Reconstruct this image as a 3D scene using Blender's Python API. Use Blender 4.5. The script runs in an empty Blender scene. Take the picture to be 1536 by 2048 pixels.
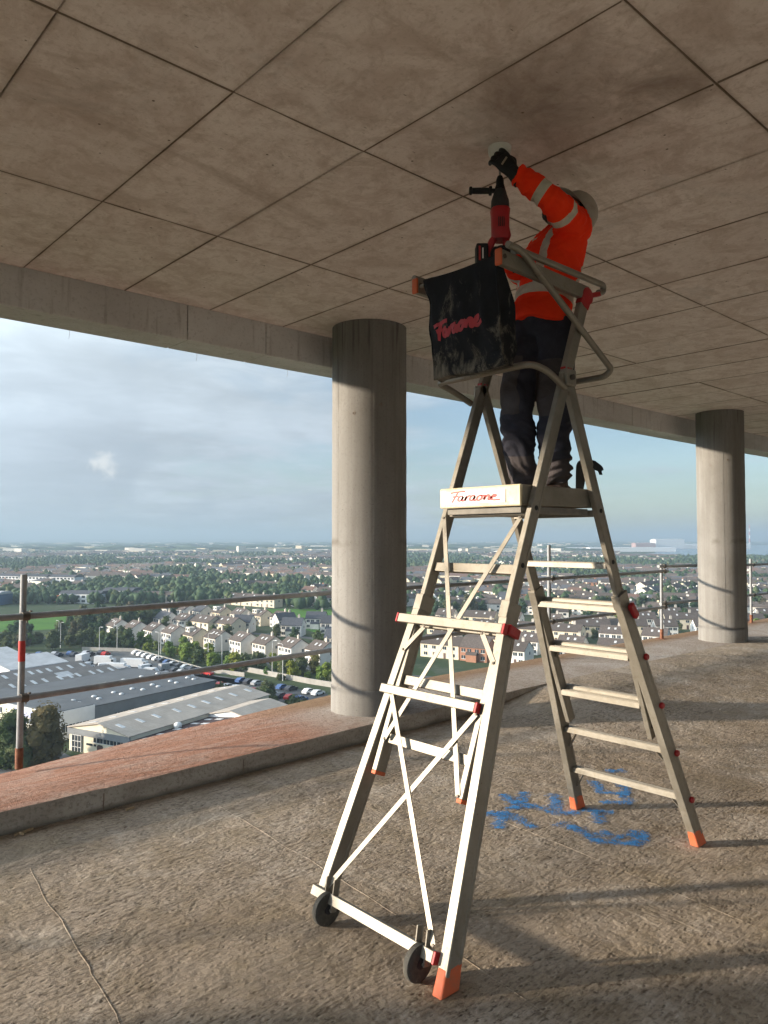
import bpy, bmesh, math, random
import numpy as np
from mathutils import Vector, Matrix, noise as mnoise

SC = bpy.context.scene
COL = SC.collection
R = math.radians

# ------------------------------------------------------------------ camera, sky, sun, exposure
CAM_Z = 1.75
cam_data = bpy.data.cameras.new('camera')
cam_data.sensor_fit = 'VERTICAL'
cam_data.sensor_height = 36.0
cam_data.lens = 36.0 * 1511.0 / 2048.0
cam_data.clip_start = 0.05
cam_data.clip_end = 60000.0
cam = bpy.data.objects.new('camera', cam_data)
COL.objects.link(cam)
cam.location = (0, 0, CAM_Z)
cam.rotation_euler = (R(90) + math.atan(55 / 1511), 0, R(47.77 - 90))
SC.camera = cam

FWD0, RGT0 = Vector((math.cos(R(47.77)), math.sin(R(47.77)), 0)), Vector((math.sin(R(47.77)), -math.cos(R(47.77)), 0))
SUN_AZ, SUN_EL = R(144.8), R(10.5)          # azimuth counter-clockwise from +X
sun_vec = Vector((math.cos(SUN_AZ) * math.cos(SUN_EL), math.sin(SUN_AZ) * math.cos(SUN_EL), math.sin(SUN_EL)))
sun_data = bpy.data.lights.new('sun', 'SUN')
sun_data.energy = 2.95
sun_data.angle = R(1.7)
sun_data.color = (1.0, 0.86, 0.68)
sun = bpy.data.objects.new('sun', sun_data)
COL.objects.link(sun)
sun.rotation_euler = (-sun_vec).to_track_quat('-Z', 'Y').to_euler()
sun.location = (-20, 20, 20)

world = bpy.data.worlds.new('World')
SC.world = world
world.use_nodes = True
wt = world.node_tree
for n_ in list(wt.nodes):
    wt.nodes.remove(n_)


def wn(kind, **kw):
    n = wt.nodes.new(kind)
    for k, v in kw.items():
        setattr(n, k, v)
    return n


w_out = wn('ShaderNodeOutputWorld')
w_bg = wn('ShaderNodeBackground')
w_bg.inputs['Strength'].default_value = 0.060
w_sky = wn('ShaderNodeTexSky', sky_type='NISHITA', sun_disc=False)
w_sky.sun_elevation = SUN_EL
w_sky.sun_rotation = math.atan2(sun_vec.x, sun_vec.y)
w_sky.altitude = 50.0
w_sky.air_density = 1.0
w_sky.dust_density = 0.8
w_sky.ozone_density = 1.6
w_tc = wn('ShaderNodeTexCoord')
w_sep = wn('ShaderNodeSeparateXYZ')
wt.links.new(w_tc.outputs['Generated'], w_sep.inputs[0])


def wmath(op, a, b=None, c=None, clamp=False):
    n = wn('ShaderNodeMath', operation=op, use_clamp=clamp)
    for i, v in enumerate((a, b, c)):
        if v is None:
            continue
        if isinstance(v, (int, float)):
            n.inputs[i].default_value = v
        else:
            wt.links.new(v, n.inputs[i])
    return n.outputs[0]


def wramp(fac, stops):
    n = wn('ShaderNodeValToRGB')
    n.color_ramp.interpolation = 'EASE'
    el = n.color_ramp.elements
    while len(el) < len(stops):
        el.new(0.5)
    for e, (p, c) in zip(el, stops):
        e.position = p
        e.color = (c, c, c, 1) if isinstance(c, (int, float)) else (*c, 1)
    wt.links.new(fac, n.inputs[0])
    return n.outputs[0]


def wmix(fac, a, b):
    n = wn('ShaderNodeMix', data_type='RGBA')
    if isinstance(fac, (int, float)):
        n.inputs[0].default_value = fac
    else:
        wt.links.new(fac, n.inputs[0])
    for i, v in ((6, a), (7, b)):
        if isinstance(v, tuple):
            n.inputs[i].default_value = (*v, 1)
        else:
            wt.links.new(v, n.inputs[i])
    return n.outputs[2]


# a cloud deck projected on a plane far above
w_den = wmath('ADD', wmath('MAXIMUM', w_sep.outputs[2], 0.0), 0.09)
w_cmb = wn('ShaderNodeCombineXYZ')
wt.links.new(wmath('DIVIDE', w_sep.outputs[0], w_den), w_cmb.inputs[0])
wt.links.new(wmath('DIVIDE', w_sep.outputs[1], w_den), w_cmb.inputs[1])


def wnoise(vec, scale, detail, rough, dist=0.0, seed=0.0):
    n = wn('ShaderNodeTexNoise', noise_dimensions='3D')
    n.inputs['Scale'].default_value = scale
    n.inputs['Detail'].default_value = detail
    n.inputs['Roughness'].default_value = rough
    n.inputs['Distortion'].default_value = dist
    off = wn('ShaderNodeVectorMath', operation='ADD')
    off.inputs[1].default_value = (seed, seed * 0.7, seed * 1.3)
    wt.links.new(vec, off.inputs[0])
    wt.links.new(off.outputs[0], n.inputs['Vector'])
    return n.outputs[0]


w_n1 = wnoise(w_cmb.outputs[0], 0.42, 3, 0.55, 0.4, 3.2)     # the veil of high cloud and its holes
w_n2 = wnoise(w_cmb.outputs[0], 1.1, 4, 0.6, 0.0, 8.4)       # darker banks
w_n3 = wnoise(w_tc.outputs['Generated'], 9.0, 3, 0.55, 0.0, 1.7)
# thicker cloud on the left of the view (+Y side), clearer on the right (+X side)
w_side = wmath('MULTIPLY_ADD', w_sep.outputs[0], -0.55, wmath('MULTIPLY', w_sep.outputs[1], 0.35))
w_base = wramp(w_sep.outputs[2], [(0.0, (0.50, 0.57, 0.64)), (0.10, (0.55, 0.63, 0.71)), (0.30, (0.68, 0.78, 0.855))])
w_b5 = wn('ShaderNodeVectorMath', operation='SCALE')
wt.links.new(w_base, w_b5.inputs[0])
w_b5.inputs['Scale'].default_value = 5.0
w_base = w_b5.outputs[0]
w_n5 = wnoise(w_cmb.outputs[0], 2.6, 5, 0.62, 0.5, 5.1)      # wisps
w_tex = wmath('ADD', wmath('MULTIPLY', wramp(w_n2, [(0.34, 0.0), (0.66, 1.0)]), -0.20), wmath('MULTIPLY', wramp(w_n5, [(0.42, 0.0), (0.72, 1.0)]), 0.10))
w_ts = wn('ShaderNodeVectorMath', operation='SCALE')
wt.links.new(w_base, w_ts.inputs[0])
wt.links.new(wmath('ADD', w_tex, 1.04), w_ts.inputs['Scale'])
w_cloud = w_ts.outputs[0]
w_cov = wramp(wmath('ADD', wmath('ADD', w_n1, w_side), wmath('MULTIPLY', wmath('SUBTRACT', w_n5, 0.5), 0.5)), [(0.18, 0.25), (0.60, 0.96)])
w_low = wramp(w_sep.outputs[2], [(0.0, 1.0), (0.26, 0.0)])   # banks near the horizon
w_bank = wmath('MULTIPLY', wramp(wmath('ADD', w_n3, wmath('MULTIPLY', w_side, 0.5)), [(0.46, 0.0), (0.62, 1.0)]), w_low)
w_cloud2 = wmix(wmath('MULTIPLY', w_bank, 0.75), w_cloud, (2.0, 2.35, 2.75))
# one small bright cumulus low in the west
w_pd = (FWD0 * math.cos(R(-20.3)) + RGT0 * math.sin(R(-20.3)) + Vector((0, 0, math.tan(R(5.4))))).normalized()
w_pv = wn('ShaderNodeVectorMath', operation='DISTANCE')
wt.links.new(w_tc.outputs['Generated'], w_pv.inputs[0])
w_pv.inputs[1].default_value = w_pd[:]
w_n4 = wnoise(w_tc.outputs['Generated'], 60.0, 4, 0.6, 0.0, 2.2)
w_puff = wramp(wmath('ADD', w_pv.outputs['Value'], wmath('MULTIPLY', wmath('SUBTRACT', w_n4, 0.5), 0.05)), [(0.002, 0.85), (0.022, 0.0)])
w_cloud2 = wmix(w_puff, w_cloud2, (3.9, 4.0, 4.0))
# thin cloud glows towards the sun
w_dot = wn('ShaderNodeVectorMath', operation='DOT_PRODUCT')
wt.links.new(w_tc.outputs['Generated'], w_dot.inputs[0])
w_dot.inputs[1].default_value = sun_vec[:]
w_lum = wmath('MULTIPLY_ADD', wmath('POWER', wmath('MAXIMUM', w_dot.outputs['Value'], 0.0), 3.0), 6.0, 1.0)
w_sc = wn('ShaderNodeVectorMath', operation='SCALE')
wt.links.new(w_cloud2, w_sc.inputs[0])
wt.links.new(w_lum, w_sc.inputs['Scale'])
w_blue = wn('ShaderNodeMix', data_type='RGBA', blend_type='MULTIPLY')
w_blue.inputs[0].default_value = 1.0
wt.links.new(w_sky.outputs[0], w_blue.inputs[6])
w_blue.inputs[7].default_value = (0.82, 0.92, 1.05, 1)
w_col = wmix(w_cov, w_blue.outputs[2], w_sc.outputs[0])
wt.links.new(w_col, w_bg.inputs[0])
wt.links.new(w_bg.outputs[0], w_out.inputs[0])
world.cycles.sampling_method = 'MANUAL'
world.cycles.sample_map_resolution = 512

SC.view_settings.view_transform = 'Standard'
SC.view_settings.look = 'None'
SC.view_settings.gamma = 1.0
SC.view_settings.use_curve_mapping = False
SC.view_settings.exposure = 1.82
SC.cycles.max_bounces = 8
SC.cycles.diffuse_bounces = 5
SC.cycles.use_adaptive_sampling = True
SC.cycles.adaptive_threshold = 0.02
SC.cycles.volume_bounces = 1
SC.cycles.transparent_max_bounces = 12
SC.cycles.caustics_reflective = False
SC.cycles.caustics_refractive = False


# ------------------------------------------------------------------ helpers: objects
def tag(o, label=None, cat=None, group=None, kind=None):
    if label:
        o['label'] = label
    if cat:
        o['category'] = cat
    if group:
        o['group'] = group
    if kind:
        o['kind'] = kind
    return o


def empty(name, loc=(0, 0, 0), rz=0.0, parent=None):
    o = bpy.data.objects.new(name, None)
    COL.objects.link(o)
    o.empty_display_size = 0.1
    o.location = loc
    o.rotation_euler = (0, 0, rz)
    o.parent = parent
    return o


def mesh_obj(name, me, parent=None, loc=None):
    o = bpy.data.objects.new(name, me)
    COL.objects.link(o)
    if loc is not None:
        o.location = loc
    o.parent = parent
    return o


class MB:
    """collects shapes into one mesh"""

    def __init__(self):
        self.v, self.f, self.m = [], [], []

    def add(self, vs, fs, mi=0):
        b = len(self.v)
        self.v.extend([tuple(p) for p in vs])
        self.f.extend([tuple(b + i for i in q) for q in fs])
        self.m.extend([mi] * len(fs))
        return self

    def box(self, c, s, mat=None, mi=0):
        hx, hy, hz = s[0] / 2, s[1] / 2, s[2] / 2
        vs = [Vector((x, y, z)) for z in (-hz, hz) for y in (-hy, hy) for x in (-hx, hx)]
        if mat is not None:
            vs = [mat @ p for p in vs]
        c = Vector(c)
        vs = [p + c for p in vs]
        return self.add(vs, [(0, 2, 3, 1), (4, 5, 7, 6), (0, 1, 5, 4), (2, 6, 7, 3), (0, 4, 6, 2), (1, 3, 7, 5)], mi)

    def bar(self, p0, p1, w, h, side=(0, 1, 0), mi=0):
        """box from p0 to p1, w wide along `side`, h along the third direction"""
        p0, p1 = Vector(p0), Vector(p1)
        d = (p1 - p0).normalized()
        s = Vector(side)
        s = (s - d * s.dot(d)).normalized()
        t = d.cross(s)
        vs = []
        for p in (p0, p1):
            for a, b in ((-1, -1), (1, -1), (1, 1), (-1, 1)):
                vs.append(p + s * (a * w / 2) + t * (b * h / 2))
        return self.add(vs, [(0, 1, 2, 3), (7, 6, 5, 4), (0, 4, 5, 1), (1, 5, 6, 2), (2, 6, 7, 3), (3, 7, 4, 0)], mi)

    def tube(self, pts, r, n=12, closed_ends=True, mi=0, radii=None):
        pts = [Vector(p) for p in pts]
        m = len(pts)
        prev = None
        rings = []
        for i, p in enumerate(pts):
            if i == 0:
                d = pts[1] - p
            elif i == m - 1:
                d = p - pts[i - 1]
            else:
                d = (pts[i + 1] - p).normalized() + (p - pts[i - 1]).normalized()
            d = d.normalized()
            if prev is None:
                a = Vector((0, 0, 1)) if abs(d.z) < 0.9 else Vector((1, 0, 0))
                u = (a - d * a.dot(d)).normalized()
            else:
                u = (prev - d * prev.dot(d)).normalized()
            prev = u
            w = d.cross(u)
            rr = radii[i] if radii else r
            rings.append([p + (u * math.cos(2 * math.pi * k / n) + w * math.sin(2 * math.pi * k / n)) * rr for k in range(n)])
        vs = [q for ring in rings for q in ring]
        fs = []
        for i in range(m - 1):
            for k in range(n):
                k2 = (k + 1) % n
                fs.append((i * n + k, i * n + k2, (i + 1) * n + k2, (i + 1) * n + k))
        if closed_ends:
            fs.append(tuple(reversed(range(n))))
            fs.append(tuple((m - 1) * n + k for k in range(n)))
        return self.add(vs, fs, mi)

    def lathe(self, prof, n=32, origin=(0, 0, 0), axis=(0, 0, 1), mi=0, cap=True):
        """prof: list of (radius, height) along axis"""
        ax = Vector(axis).normalized()
        a = Vector((0, 0, 1)) if abs(ax.z) < 0.9 else Vector((1, 0, 0))
        u = (a - ax * a.dot(ax)).normalized()
        w = ax.cross(u)
        o = Vector(origin)
        vs = []
        for r, h in prof:
            for k in range(n):
                t = 2 * math.pi * k / n
                vs.append(o + ax * h + (u * math.cos(t) + w * math.sin(t)) * r)
        fs = []
        for i in range(len(prof) - 1):
            for k in range(n):
                k2 = (k + 1) % n
                fs.append((i * n + k, i * n + k2, (i + 1) * n + k2, (i + 1) * n + k))
        if cap:
            fs.append(tuple(reversed(range(n))))
            fs.append(tuple((len(prof) - 1) * n + k for k in range(n)))
        return self.add(vs, fs, mi)

    def prism(self, outline, p0, ex, ey, ez, depth, mi=0):
        """outline: 2-D polygon in (ex, ey) at p0, extruded along ez"""
        p0, ex, ey, ez = Vector(p0), Vector(ex), Vector(ey), Vector(ez)
        n = len(outline)
        vs = [p0 + ex * a + ey * b for a, b in outline] + [p0 + ex * a + ey * b + ez * depth for a, b in outline]
        fs = [tuple(reversed(range(n))), tuple(range(n, 2 * n))]
        fs += [(i, (i + 1) % n, n + (i + 1) % n, n + i) for i in range(n)]
        return self.add(vs, fs, mi)

    def mesh(self, name, mats, smooth=False, angle=None):
        me = bpy.data.meshes.new(name)
        me.from_pydata(self.v, [], self.f)
        for m in (mats if isinstance(mats, (list, tuple)) else [mats]):
            me.materials.append(m)
        if len(set(self.m)) > 1:
            me.polygons.foreach_set('material_index', self.m)
        bm = bmesh.new()
        bm.from_mesh(me)
        bmesh.ops.recalc_face_normals(bm, faces=bm.faces)
        bm.to_mesh(me)
        bm.free()
        if smooth:
            me.polygons.foreach_set('use_smooth', [True] * len(me.polygons))
            if angle:
                me.set_sharp_from_angle(angle=R(angle))
        me.update()
        return me

    def build(self, name, mats, parent=None, smooth=False, angle=None, bevel=0.0, loc=None):
        o = mesh_obj(name, self.mesh(name, mats, smooth, angle), parent, loc)
        if bevel:
            b = o.modifiers.new('bevel', 'BEVEL')
            b.width = bevel
            b.segments = 2
            b.limit_method = 'ANGLE'
            b.angle_limit = R(40)
        return o


def bend(pts, rad, n=6):
    """round the corners of a polyline"""
    pts = [Vector(p) for p in pts]
    out = [pts[0]]
    for i in range(1, len(pts) - 1):
        a, b, c = pts[i - 1], pts[i], pts[i + 1]
        d1, d2 = (a - b), (c - b)
        r = min(rad, d1.length * 0.48, d2.length * 0.48)
        s, e = b + d1.normalized() * r, b + d2.normalized() * r
        for k in range(n + 1):
            t = k / n
            out.append(s * (1 - t) ** 2 + b * 2 * t * (1 - t) + e * t * t)
    out.append(pts[-1])
    return out


# ------------------------------------------------------------------ helpers: materials
class NT:
    def __init__(self, name):
        self.m = bpy.data.materials.new(name)
        self.m.use_nodes = True
        self.t = self.m.node_tree
        self.b = self.t.nodes['Principled BSDF']
        self.out = self.t.nodes['Material Output']
        self._tc = None

    def n(self, kind, **kw):
        x = self.t.nodes.new(kind)
        for k, v in kw.items():
            setattr(x, k, v)
        return x

    def link(self, a, b):
        self.t.links.new(a, b)

    def co(self, which='Object'):
        if self._tc is None:
            self._tc = self.n('ShaderNodeTexCoord')
        return self._tc.outputs[which]

    def geo(self):
        return self.n('ShaderNodeNewGeometry').outputs['Position']

    def mapping(self, vec, scale=(1, 1, 1), rot=(0, 0, 0), loc=(0, 0, 0)):
        x = self.n('ShaderNodeMapping')
        self.link(vec, x.inputs[0])
        x.inputs['Scale'].default_value = scale
        x.inputs['Rotation'].default_value = rot
        x.inputs['Location'].default_value = loc
        return x.outputs[0]

    def noise(self, vec, scale, detail=4, rough=0.55, dist=0.0, out=0):
        x = self.n('ShaderNodeTexNoise')
        x.inputs['Scale'].default_value = scale
        x.inputs['Detail'].default_value = detail
        x.inputs['Roughness'].default_value = rough
        x.inputs['Distortion'].default_value = dist
        self.link(vec, x.inputs['Vector'])
        return x.outputs[out]

    def voronoi(self, vec, scale, feature='F1', rand=1.0, out='Distance'):
        x = self.n('ShaderNodeTexVoronoi', feature=feature)
        x.inputs['Scale'].default_value = scale
        x.inputs['Randomness'].default_value = rand
        self.link(vec, x.inputs['Vector'])
        return x.outputs[out]

    def ramp(self, fac, stops, interp='LINEAR'):
        x = self.n('ShaderNodeValToRGB')
        x.color_ramp.interpolation = interp
        el = x.color_ramp.elements
        while len(el) < len(stops):
            el.new(0.5)
        for e, (p, c) in zip(el, stops):
            e.position = p
            e.color = (c, c, c, 1) if isinstance(c, (int, float)) else (*c, 1)
        self.link(fac, x.inputs[0])
        return x.outputs[0]

    def math(self, op, a, b=None, c=None, clamp=False):
        x = self.n('ShaderNodeMath', operation=op, use_clamp=clamp)
        for i, v in enumerate((a, b, c)):
            if v is None:
                continue
            if isinstance(v, (int, float)):
                x.inputs[i].default_value = v
            else:
                self.link(v, x.inputs[i])
        return x.outputs[0]

    def mix(self, fac, a, b, blend='MIX'):
        x = self.n('ShaderNodeMix', data_type='RGBA', blend_type=blend)
        if isinstance(fac, (int, float)):
            x.inputs[0].default_value = fac
        else:
            self.link(fac, x.inputs[0])
        for i, v in ((6, a), (7, b)):
            if isinstance(v, tuple):
                x.inputs[i].default_value = (*v, 1)
            else:
                self.link(v, x.inputs[i])
        return x.outputs[2]

    def bump(self, height, strength=0.5, dist=0.01, normal=None):
        x = self.n('ShaderNodeBump')
        x.inputs['Strength'].default_value = strength
        x.inputs['Distance'].default_value = dist
        self.link(height, x.inputs['Height'])
        if normal is not None:
            self.link(normal, x.inputs['Normal'])
        return x.outputs[0]

    def set(self, col=None, rough=None, metal=None, normal=None, spec=None):
        for key, v in (('Base Color', col), ('Roughness', rough), ('Metallic', metal), ('Normal', normal), ('Specular IOR Level', spec)):
            if v is None:
                continue
            if isinstance(v, tuple):
                self.b.inputs[key].default_value = (*v, 1)
            elif isinstance(v, (int, float)):
                self.b.inputs[key].default_value = v
            else:
                self.link(v, self.b.inputs[key])
        return self.m

    def rand(self):
        return self.n('ShaderNodeObjectInfo').outputs['Random']


M = {}


def simple(name, col, rough=0.6, metal=0.0, var=0.12, scale=12.0, bump=0.0, spec=0.4):
    """plain painted or moulded surface with slight dirt and grain"""
    k = NT(name)
    nz = k.noise(k.co(), scale, 5, 0.6)
    c = k.mix(k.ramp(nz, [(0.3, 0.0), (0.7, 1.0)]), tuple(x * (1 - var) for x in col), tuple(min(1, x * (1 + var)) for x in col))
    nrm = k.bump(k.noise(k.co(), scale * 8, 3, 0.6), bump, 0.002) if bump else None
    M[name] = k.set(c, k.ramp(nz, [(0.2, max(0, rough - 0.08)), (0.8, min(1, rough + 0.08))]), metal, nrm, spec)
    return M[name]
# ------------------------------------------------------------------ materials of the storey
def mat_floor():
    k = NT('floor_concrete')
    p = k.geo()
    big = k.noise(p, 0.55, 4, 0.6, 0.5)
    mid = k.noise(p, 3.2, 6, 0.68, 0.7)
    amp = k.ramp(k.noise(p, 1.3, 5, 0.65, 0.5), [(0.30, 0.22), (0.62, 1.0)])
    fine = k.noise(k.mapping(p, (0.5, 1.0, 1.0), (0, 0, R(6))), 50, 7, 0.76, 0.3)
    grit = k.voronoi(k.mapping(p, (0.42, 1.0, 1), (0, 0, R(4))), 60, 'SMOOTH_F1')
    rake = k.noise(k.mapping(p, (0.13, 1.0, 1.0), (0, 0, R(3))), 30, 6, 0.7, 0.2)      # drawn tamping marks
    tiny = k.noise(p, 150, 3, 0.7)
    c = k.mix(k.ramp(big, [(0.32, 0.0), (0.68, 1.0)]), (0.294, 0.235, 0.177), (0.420, 0.357, 0.291))
    c = k.mix(k.ramp(mid, [(0.42, 0.0), (0.72, 0.7)]), c, (0.249, 0.193, 0.119))
    c = k.mix(k.ramp(k.noise(p, 1.4, 6, 0.68, 1.0), [(0.53, 0.0), (0.72, 0.7)]), c, (0.518, 0.461, 0.401))
    c = k.mix(k.ramp(k.noise(k.mapping(p, (1, 0.5, 1), (0, 0, R(25))), 0.9, 6, 0.7, 0.8), [(0.56, 0.0), (0.70, 0.55)]), c, (0.157, 0.120, 0.091))
    c = k.mix(k.math('MULTIPLY', k.ramp(fine, [(0.36, 0.95), (0.50, 0.0)]), amp), c, (0.073, 0.052, 0.037))
    c = k.mix(k.math('MULTIPLY', k.ramp(rake, [(0.34, 0.7), (0.46, 0.0)]), amp), c, (0.107, 0.077, 0.054))
    c = k.mix(k.math('MULTIPLY', k.ramp(grit, [(0.0, 0.0), (0.5, 0.0), (0.85, 0.6)]), amp), c, (0.098, 0.075, 0.059))
    c = k.mix(k.ramp(fine, [(0.60, 0.0), (0.72, 0.45)]), c, (0.587, 0.508, 0.419))
    hole = k.voronoi(k.mapping(p, (0.62, 1.0, 1)), 33, 'F1')
    c = k.mix(k.math('MULTIPLY', k.ramp(hole, [(0.08, 0.75), (0.20, 0.0)]), amp), c, (0.05, 0.036, 0.026))
    h = k.math('ADD', k.math('MULTIPLY', fine, 0.9), k.math('MULTIPLY', k.math('SUBTRACT', 1.0, grit), 0.55))
    h = k.math('ADD', h, k.math('MULTIPLY', rake, 1.5))
    h = k.math('ADD', h, k.ramp(hole, [(0.08, 0.0), (0.30, 0.7)]))
    h = k.math('MULTIPLY', k.math('ADD', h, k.math('MULTIPLY', tiny, 0.15)), amp)
    n1 = k.bump(h, 0.9, 0.010)
    n2 = k.bump(k.noise(p, 6, 5, 0.62), 0.55, 0.035, n1)
    return k.set(c, 0.9, 0.0, n2, 0.2)


def mat_strip():
    k = NT('red_washed_concrete')
    p = k.geo()
    sep = k.n('ShaderNodeSeparateXYZ')
    k.link(p, sep.inputs[0])
    big = k.noise(p, 1.2, 5, 0.65, 0.6)
    streak = k.noise(k.mapping(p, (0.8, 5.0, 1)), 2.6, 5, 0.65, 0.5)
    fine = k.noise(p, 60, 5, 0.7)
    red = k.mix(k.ramp(streak, [(0.3, 0.0), (0.7, 1.0)]), (0.29, 0.130, 0.080), (0.44, 0.245, 0.170))
    pale = k.noise(k.mapping(p, (0.7, 2.2, 1), (0, 0, R(8))), 2.1, 6, 0.72, 0.9)
    red = k.mix(k.ramp(pale, [(0.46, 0.0), (0.70, 0.8)]), red, (0.44, 0.345, 0.29))
    red = k.mix(k.ramp(k.noise(p, 11, 6, 0.75, 0.6), [(0.50, 0.0), (0.66, 0.55)]), red, (0.20, 0.085, 0.05))
    red = k.mix(k.ramp(k.noise(k.mapping(p, (0.35, 3.0, 1)), 3.0, 4, 0.6, 0.7), [(0.60, 0.0), (0.70, 0.6)]), red, (0.15, 0.08, 0.055))
    grey = k.mix(k.ramp(big, [(0.3, 0.0), (0.7, 1.0)]), (0.30, 0.255, 0.21), (0.44, 0.40, 0.36))
    brown = (0.235, 0.14, 0.07)
    # how red: strong to the left of the first column, only at the outer lip beyond it
    xw = k.math('ADD', sep.outputs[0], k.math('MULTIPLY', big, 0.9))
    left = k.ramp(k.math('MULTIPLY_ADD', xw, 0.1, 0.0), [(0.40, 1.0), (0.50, 0.0)])
    lip = k.ramp(k.math('ADD', k.math('SUBTRACT', sep.outputs[1], 5.55), k.math('MULTIPLY', k.math('SUBTRACT', big, 0.5), 0.5)), [(0.2, 0.0), (0.48, 0.9)])
    c = k.mix(lip, grey, brown)
    c = k.mix(left, c, red)
    c = k.mix(k.ramp(fine, [(0.36, 0.6), (0.5, 0.0)]), c, (0.16, 0.09, 0.06))
    gr = k.noise(p, 24, 7, 0.75, 0.3)
    c = k.mix(k.ramp(gr, [(0.36, 0.55), (0.5, 0.0)]), c, (0.13, 0.065, 0.042))
    n = k.bump(k.math('ADD', k.math('ADD', fine, k.math('MULTIPLY', gr, 1.4)), k.math('MULTIPLY', streak, 1.2)), 0.7, 0.011)
    return k.set(c, 0.9, 0.0, n, 0.2)


def mat_kerb_face():
    k = NT('kerb_concrete')
    p = k.geo()
    big = k.noise(k.mapping(p, (1, 1, 3)), 2.2, 5, 0.65, 0.5)
    fine = k.noise(p, 45, 5, 0.7)
    c = k.mix(k.ramp(big, [(0.3, 0.0), (0.7, 1.0)]), (0.301, 0.259, 0.217), (0.476, 0.434, 0.378))
    sep = k.n('ShaderNodeSeparateXYZ')
    k.link(p, sep.inputs[0])
    foot_dark = k.ramp(k.math('ADD', sep.outputs[2], k.math('MULTIPLY', big, 0.06)), [(0.03, 0.9), (0.075, 0.0)])  # darker towards the foot of the kerb face
    c = k.mix(foot_dark, c, (0.105, 0.098, 0.077))
    c = k.mix(k.ramp(fine, [(0.36, 0.5), (0.5, 0.0)]), c, (0.140, 0.119, 0.098))
    return k.set(c, 0.9, 0.0, k.bump(fine, 0.5, 0.006), 0.2)


def mat_ceiling():
    k = NT('ceiling_concrete')
    p = k.geo()
    rnd = k.rand()
    big = k.noise(p, 0.8, 5, 0.6, 0.8)
    grain = k.noise(k.mapping(p, (5.0, 1.0, 1), (0, 0, R(42))), 6, 6, 0.68, 0.6)
    fine = k.noise(p, 40, 4, 0.65)
    spots = k.voronoi(p, 6.5, 'F1')
    c = k.mix(k.ramp(big, [(0.3, 0.0), (0.7, 1.0)]), (0.775, 0.690, 0.655), (0.85, 0.775, 0.745))
    c = k.mix(k.ramp(rnd, [(0.0, 0.0), (0.5, 0.05), (1.0, 0.40)]), c, (0.68, 0.60, 0.57))
    c = k.mix(k.ramp(grain, [(0.30, 0.28), (0.52, 0.0)]), c, (0.54, 0.46, 0.40))
    mott = k.noise(p, 3.4, 7, 0.72, 0.9)
    c = k.mix(k.ramp(mott, [(0.40, 0.6), (0.56, 0.0)]), c, (0.56, 0.455, 0.405))
    stain = k.noise(k.mapping(p, (0.6, 1.6, 1), (0, 0, R(35))), 1.1, 7, 0.7, 1.2)
    c = k.mix(k.ramp(stain, [(0.56, 0.0), (0.74, 0.5)]), c, (0.38, 0.285, 0.23))
    c = k.mix(k.ramp(k.noise(p, 9.0, 7, 0.78, 0.6), [(0.36, 0.45), (0.50, 0.0)]), c, (0.46, 0.365, 0.31))
    c = k.mix(k.ramp(k.noise(k.mapping(p, (1, 1, 1), (0, 0, 0), (5, 9, 0)), 0.8, 6, 0.7, 1.0), [(0.58, 0.0), (0.70, 0.4)]), c, (0.46, 0.44, 0.43))
    c = k.mix(k.ramp(spots, [(0.035, 0.9), (0.055, 0.0)]), c, (0.126, 0.084, 0.056))
    c = k.mix(k.ramp(k.voronoi(k.mapping(p, (1, 3.2, 1), (0, 0, R(30))), 4.3), [(0.03, 0.7), (0.06, 0.0)]), c, (0.2, 0.15, 0.11))
    c = k.mix(k.ramp(fine, [(0.32, 0.3), (0.45, 0.0)]), c, (0.34, 0.27, 0.21))
    for (sx, sy, rad, amt) in ((2.895, 2.065, 0.34, 0.75), (3.217, 1.613, 0.20, 0.6)):      # dark stains near the drilling point
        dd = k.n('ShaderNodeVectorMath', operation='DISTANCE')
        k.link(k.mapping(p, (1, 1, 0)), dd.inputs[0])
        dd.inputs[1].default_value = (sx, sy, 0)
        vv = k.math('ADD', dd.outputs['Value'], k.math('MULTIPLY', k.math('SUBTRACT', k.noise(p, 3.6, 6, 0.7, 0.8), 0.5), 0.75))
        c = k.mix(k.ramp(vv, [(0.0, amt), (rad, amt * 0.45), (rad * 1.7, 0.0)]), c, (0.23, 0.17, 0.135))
    so_ = k.n('ShaderNodeSeparateXYZ')
    k.link(k.co(), so_.inputs[0])
    ex_ = k.math('SUBTRACT', 0.3925, k.math('ABSOLUTE', so_.outputs[0]))
    ey_ = k.math('SUBTRACT', 0.7575, k.math('ABSOLUTE', so_.outputs[1]))
    ed_ = k.math('ADD', k.math('MINIMUM', ex_, ey_), k.math('MULTIPLY', k.math('SUBTRACT', big, 0.5), 0.035))
    c = k.mix(k.ramp(ed_, [(0.0, 0.45), (0.010, 0.22), (0.030, 0.0)]), c, (0.26, 0.195, 0.145))
    return k.set(c, 0.78, 0.0, k.bump(k.math('ADD', k.math('MULTIPLY', grain, 0.5), fine), 0.16, 0.004), 0.25)


def mat_fin():
    k = NT('formwork_fin_concrete')
    p = k.geo()
    c = k.mix(k.noise(p, 18, 4, 0.7), (0.12, 0.088, 0.066), (0.28, 0.22, 0.17))
    return k.set(c, 0.9)


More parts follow.
